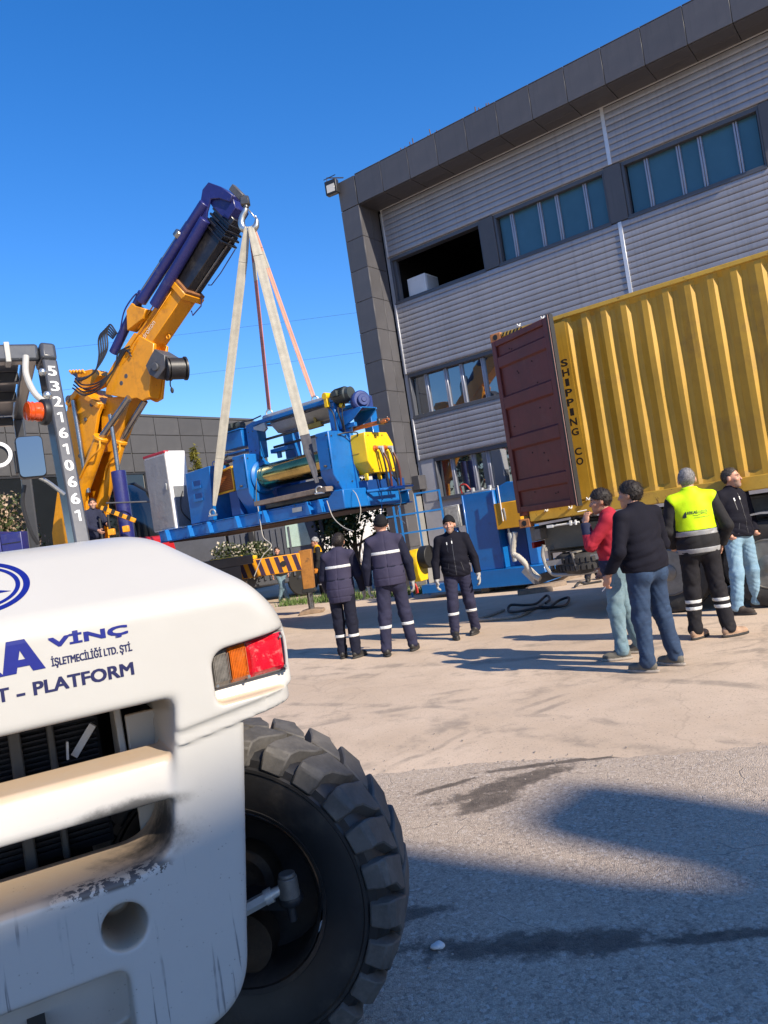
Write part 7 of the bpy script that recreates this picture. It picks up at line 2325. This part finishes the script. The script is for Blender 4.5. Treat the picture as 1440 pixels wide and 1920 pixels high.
# -- crane driver and distant people
person("crane driver in a dark jacket standing beside the violet cylinder working the levers", ((-6.52, 17.25), (-6.36, 17.10)), (.78, -.62), 1.76,
       dict(elL=(-.24, .12, 1.16), wrL=(-.12, .34, 1.17), elR=(.25, .10, 1.14), wrR=(.16, .38, 1.02), hy=-.45, curl=.7),
       dict(skin=SKIN, jacket=cloth("slate_navy_jacket", (.022, .025, .048)), trousers=C_WORKD, hair=H_DARK, hairk=.009, beard=STUB), res=.012, z0=1.62)
person("worker in black with yellow shoulders, patterned cap and orange gloves, beside the outrigger leg", ((-2.12, 22.3), (-2.02, 22.0)), (-.98, -.15), 1.80,
       dict(elL=(-.22, .02, 1.15), wrL=(-.2, .10, .92)),
       dict(skin=SKIN2, jacket=[cloth("black_work_jacket", (.018, .018, .02)), cloth("yellow_shoulder_cloth", (.75, .38, .01))], jmi=lambda Cc: ((Cc[:, 2] > 1.36) & (np.abs(Cc[:, 0]) < .17)).astype(int),
            trousers=C_BLACKT, tstrips=((.42, .46),), glove=GLOVEO, beanie=mat("patterned_cap_cloth", (.25, .25, .25), .8, var=.9, vscale=14), shoe=S_BLACK), res=.014)
person("far man behind the striped outrigger beam, only his face and legs showing", ((-3.52, 23.5), (-3.30, 23.5)), (.1, -1), 1.70,
       {}, dict(skin=SKIN, jacket=C_GREYS, trousers=C_TEALJ, hair=H_DARK, hairk=.008), res=.016)
person("person behind the trailer, only dark boots and trouser legs showing below it", ((4.0, 16.1), (4.28, 16.3)), (-.3, -.95), 1.76,
       {}, dict(jacket=C_GREYS, trousers=C_WORKD, hair=H_DARK), res=.016)
# ================================================================ trees and shrubs
def leaf_mat(name, a, b, tr=.25):
    m, nt, bs = new_mat(name)
    tc = nd(nt, "ShaderNodeTexCoord")
    gi = nd(nt, "ShaderNodeNewGeometry")
    c = mixc(nt, gi.outputs["Random Per Island"], a, b)
    c = mixc(nt, ramp(nt, noise(nt, tc.outputs["Object"], 1.2, 3), .35, .65), c, tuple(x * .7 for x in a))
    lk(nt, c, bs.inputs["Base Color"])
    bs.inputs["Roughness"].default_value = .55
    bs.inputs["Specular IOR Level"].default_value = .3
    t = nd(nt, "ShaderNodeBsdfTranslucent")
    lk(nt, c, t.inputs["Color"])
    mx = nd(nt, "ShaderNodeMixShader"); mx.inputs[0].default_value = tr
    out = nt.nodes.get("Material Output")
    lk(nt, bs.outputs[0], mx.inputs[1]); lk(nt, t.outputs[0], mx.inputs[2]); lk(nt, mx.outputs[0], out.inputs[0])
    return m
BARK = mat("grey_brown_bark", (.10, .075, .055), .9, var=.35, vscale=6, bump=.6, bscale=18)
L_DARK = leaf_mat("dark_green_leaf", (.020, .045, .012), (.050, .085, .022))
L_CON = leaf_mat("yellow_green_needles", (.12, .12, .015), (.26, .22, .03))
L_BUSH = leaf_mat("olive_leaf", (.045, .065, .02), (.10, .12, .04))
L_FLOW = leaf_mat("pale_dry_blossom", (.30, .21, .14), (.52, .39, .28), .1)
L_WHITE = leaf_mat("cream_blossom", (.50, .44, .33), (.68, .62, .50), .1)
def leaves(name, m, par, lumps, n, size, seed, asp=.55, shell=.55):
    """n leaf faces scattered through ellipsoid lumps (centre, radii)"""
    rs = np.random.RandomState(seed)
    wt = np.array([l[1][0] * l[1][1] * l[1][2] for l in lumps]) ** .75
    pick = rs.choice(len(lumps), n, p=wt / wt.sum())
    C_ = np.array([l[0] for l in lumps])[pick]; R_ = np.array([l[1] for l in lumps])[pick]
    d = rs.normal(size=(n, 3)); d /= np.linalg.norm(d, axis=1)[:, None]
    r = (shell + (1 - shell) * rs.rand(n)) ** .6 * (1 + .12 * rs.normal(size=n))
    # clumping: pull leaves towards a few twigs
    tw = rs.normal(size=(n // 22 + 1, 3)); tw /= np.linalg.norm(tw, axis=1)[:, None]
    own = tw[rs.randint(0, len(tw), n)]
    d = d * .45 + own * .75; d /= np.linalg.norm(d, axis=1)[:, None]
    P = C_ + d * r[:, None] * R_
    u = rs.normal(size=(n, 3)); u /= np.linalg.norm(u, axis=1)[:, None]
    w = np.cross(u, d + .6 * rs.normal(size=(n, 3))); w /= np.linalg.norm(w, axis=1)[:, None] + 1e-9
    s = size * (.6 + .8 * rs.rand(n))[:, None]
    V = np.stack([P - u * s, P + w * s * asp, P + u * s, P - w * s * asp], 1).reshape(-1, 3)
    F = np.arange(4 * n).reshape(-1, 4)
    return mesh_vf(name, V, F, m, par, smooth=False)
def limb_tree(label, loc, h, r, lumps, n, size, m, seed, cat="tree", name="tree", group=None, trunk_r=.12, splits=5):
    t = thing(name, label, cat, loc, 0, group)
    rs = random.Random(seed)
    tk = MB()
    pts = spline([(0, 0, 0), (rs.uniform(-.1, .1), rs.uniform(-.1, .1), h * .35), (rs.uniform(-.15, .15), rs.uniform(-.1, .1), h * .75)], 6)
    tk.tube(pts, [trunk_r * (1 - .6 * i / (len(pts) - 1)) for i in range(len(pts))], 8)
    for c, rr_ in lumps[:splits + 3]:
        b = pts[rs.randrange(len(pts) // 3, len(pts))]
        p2 = Vector(c)
        md = b.lerp(p2, .5) + Vector((rs.uniform(-.1, .1), rs.uniform(-.1, .1), rs.uniform(0, .15)))
        br = spline([b, md, p2], 5)
        tk.tube(br, [trunk_r * .45 * (1 - .8 * i / (len(br) - 1)) for i in range(len(br))], 6)
    tk.build("trunk", BARK, t)
    leaves("crown", m, t, lumps, n, size, seed)
    return t
rs_ = random.Random(5)
def lumps_round(cx, cy, cz, R, H, k, seed, lr=.42):
    g = random.Random(seed)
    out = []
    for i in range(k):
        a = g.uniform(0, 6.28); rr_ = g.uniform(.15, .8) * R; zz = g.uniform(-.8, .8) * H
        out.append(((cx + rr_ * math.cos(a), cy + rr_ * math.sin(a), cz + zz), (R * g.uniform(.7, 1.2) * lr, R * g.uniform(.7, 1.2) * lr, R * g.uniform(.6, 1.0) * lr)))
    return out
limb_tree("dark leafy tree under the lifted machine in front of the white fence", (-1.05, 25.4, 0), 3.2, 1.7, lumps_round(-.2, 0, 2.35, 1.75, 1.0, 13, 2), 6500, .075, L_DARK, 21)
limb_tree("small dark leafy tree behind the tall worker beside the factory column", (.75, 26.2, 0), 2.6, 1.2, lumps_round(0, 0, 2.0, 1.1, .9, 9, 4), 2800, .07, L_DARK, 22, trunk_r=.08)
# conifers behind the wrapped cabinet
for i, (x, y, h, lab) in enumerate(((-6.55, 28, 6.05, "taller yellow green conifer rising behind the wrapped cabinet"), (-5.55, 28.4, 5.45, "shorter yellow green conifer behind the blue control tower"), (-6.2, 29.0, 5.2, "yellow green conifer tip between the two other conifers"))):
    t = thing("conifer_tree", lab, "tree", (x, y, 0), 0, "conifers in front of the warehouse")
    MB().cyl((0, 0, 0), (0, 0, h * .9), .09, .02).build("trunk", BARK, t)
    lm = []
    g = random.Random(40 + i)
    for k in range(60):
        f = (k / 60) ** .8
        z = .4 + f * (h - .65); rr_ = (1 - f) * .95 + .05
        a = g.uniform(0, 6.28)
        lm.append(((rr_ * .65 * math.cos(a), rr_ * .65 * math.sin(a), z), (.10 + .16 * rr_, .10 + .16 * rr_, .22 + .14 * rr_)))
    leaves("crown", L_CON, t, lm, 4200, .075, 60 + i, .28, .3)
# flowering shrubs
t = thing("flowering_shrub", "round shrub with pale blossom seen under the left end of the lifted frame", "shrub", (-4.6, 24, 0))
MB().cyl((0, 0, 0), (0, 0, 1.2), .06).build("stem", BARK, t)
lm = lumps_round(0, 0, 1.5, .85, .5, 10, 8, .5)
leaves("foliage", L_BUSH, t, lm, 2600, .055, 31)
leaves("blossom", L_WHITE, t, lm, 620, .042, 32, .8, .85)
t = thing("flowering_shrub", "big shrub with dry tan flower heads at the left edge behind the forklift mirror", "shrub", (-10.1, 19.5, 0))
MB().cyl((0, 0, 0), (.2, 0, 2.4), .10).build("stem", BARK, t)
lm = lumps_round(0, 0, 3.3, 1.5, 1.4, 20, 9, .45)
leaves("foliage", L_BUSH, t, lm, 6500, .055, 33)
leaves("blossom", L_FLOW, t, lm, 3600, .042, 34, .8, .8)
# trees to the left of the yard, mirrored in the factory windows
for i, (x, y, h) in enumerate(((-17.5, 12.5, 7.5), (-21, 17, 9.0), (-19, 7.5, 8))):
    limb_tree(("spreading green tree left of the yard", "tall green tree at the far left of the yard", "green tree beside the yard entrance")[i], (x, y, 0), h, 2.6, lumps_round(0, 0, h * .72, 2.6, 2.0, 14, 50 + i), 2600, .16, L_BUSH, 70 + i, group="trees along the left side of the yard", trunk_r=.2)

# ================================================================ loose things on the ground
CBLK = mat("black_rubber_cable", (.014, .014, .016), .5, var=.2)
CGRY = mat("dusty_grey_strap", (.33, .29, .24), .8, var=.2, vscale=20)
gp = [(1.781, 13.209), (1.493, 12.795), (1.319, 12.593), (1.244, 12.379), (1.532, 12.212), (1.755, 12.125), (1.948, 12.286), (2.218, 12.817), (2.45, 13.223)]
bp = [(2.51, 13.263), (2.633, 13.477), (2.662, 13.863), (2.392, 13.448), (2.135, 13.186), (1.917, 13.258), (1.827, 13.021), (1.886, 12.48), (2.167, 12.31), (2.426, 12.629), (2.703, 13.091), (2.878, 13.08), (2.729, 12.663), (2.461, 12.342), (2.24, 12.432)]
o = MB().tube(spline([(x - 1.9, y - 12.7, .03) for x, y in gp], 8), .026, 8).build("strap", CGRY, None)
o.location = (1.9, 12.7, 0); tag(o, "dusty grey lifting strap lying on the concrete beside the black cable", "strap")
o = MB().tube(spline([(x - 2.2, y - 12.9, .03 + .03 * (i % 3)) for i, (x, y) in enumerate(bp)], 8), .022, 8).build("cable", CBLK, None)
o.location = (2.2, 12.9, 0); tag(o, "black cable lying in loose loops on the concrete near the trailer", "cable")
o = MB().tube(spline([(0, 0, .03), (.12, .10, .09), (.22, .26, .05), (.30, .30, .02), (.62, .34, .02)], 6), .025, 8).build("hose_end", CBLK, None)
o.location = (3.5, 15.2, 0); tag(o, "short black hose end lying behind the trailer wheels", "hose")
for i, (x, y, r, L) in enumerate(((3.1, 16.0, .3, .9), (2.75, 15.4, -.2, .7), (3.7, 17.2, .5, 1.1))):
    o = MB().box(-L / 2, L / 2, -.06, .06, .0, .09).box(-L / 2 + .04, L / 2 - .02, -.045, .04, .092, .105).build("timber_block", WOOD, None, bevel=.008)
    o.location = (x, y, 0); o.rotation_euler = (0, 0, r)
    tag(o, ("grey timber block lying near the trailer tail", "short timber block beside the blue base frame", "long timber block behind the trailer")[i], "timber block", "timber blocks around the trailer")
# crumpled paper and a few bits
def f_pap(P):
    return s_ell(P, (0, 0, .008), (.030, .017, .011)) + .006 * fold(P, 3, (70, 70, 70))
V, F = sdf_mesh(f_pap, (-.05, -.04, -.01), (.05, .04, .035), .004)
o = mesh_vf("paper_scrap", V, F, mat("crumpled_white_paper", (.62, .60, .57), .8, var=.1), None)
o.location = (-.05, 3.06, .006); o.rotation_euler = (0, 0, .35)
tag(o, "small crumpled white paper scrap lying on the shaded asphalt", "litter")
# power lines crossing the sky
for i, (z0, z1, y) in enumerate(((22.5, 21.6, 62), (19.3, 18.9, 64))):
    pts = []
    for k in range(25):
        t = k / 24
        pts.append((-62 + 118 * t, y + 6 * t, z0 + (z1 - z0) * t - 3.0 * 4 * t * (1 - t) * .5))
    o = MB().tube([Vector(p) - Vector(pts[0]) for p in pts], .010, 5).build("power_line", CBLK, None)
    o.location = pts[0]
    tag(o, ("upper thin power line crossing the sky", "lower thin power line crossing the sky")[i], "power line", "power lines in the sky")

# ================================================================ unseen shade caster added behind the camera, outline shaped to the foreground shade
E1 = Vector((.735, .678, 0)); SH = Vector((.678, -.735, 0))
QD = 20.0
ang_ = math.atan2(E1.y, E1.x)
hb = thing("shade_caster_hall", "plain unseen hall added behind the camera to shade the foreground", "building", SH * QD, ang_)
sil = [(-2.6, 0), (-2.6, 11.32), (2.3, 11.28), (2.62, 11.16), (2.69, 10.88), (2.78, 10.62), (2.88, 10.32), (3.02, 10.10), (4.2, 10.02), (6.2, 9.95), (6.2, 0)]
sil = [(a, b + 3.86 if b else 0) for a, b in sil]
MB().prism(sil, 'y', -4.0, 0).build("wall", CREAM, hb, smooth=False)
MB().prism([(a, b + 3.86) for a, b in ((3.075, 9.9), (3.075, 10.72), (3.14, 10.84), (3.27, 10.91), (3.80, 10.93), (3.87, 10.6), (3.80, 9.9))], 'y', -1.6, -.1).build("roof_shade_block", ZINC, hb, bevel=.02)  # added block, unseen; its outline casts the shade lobe on the asphalt
for k in range(2):
    w_ = MB().box(-1.6 + 3.6 * k, .4 + 3.6 * k, .0, .05, 4.5, 6.5).build("window", FRAMEM, hb)
    MB().box(-1.5 + 3.6 * k, .3 + 3.6 * k, .03, .06, 4.6, 6.4).build("pane", GL3, w_)
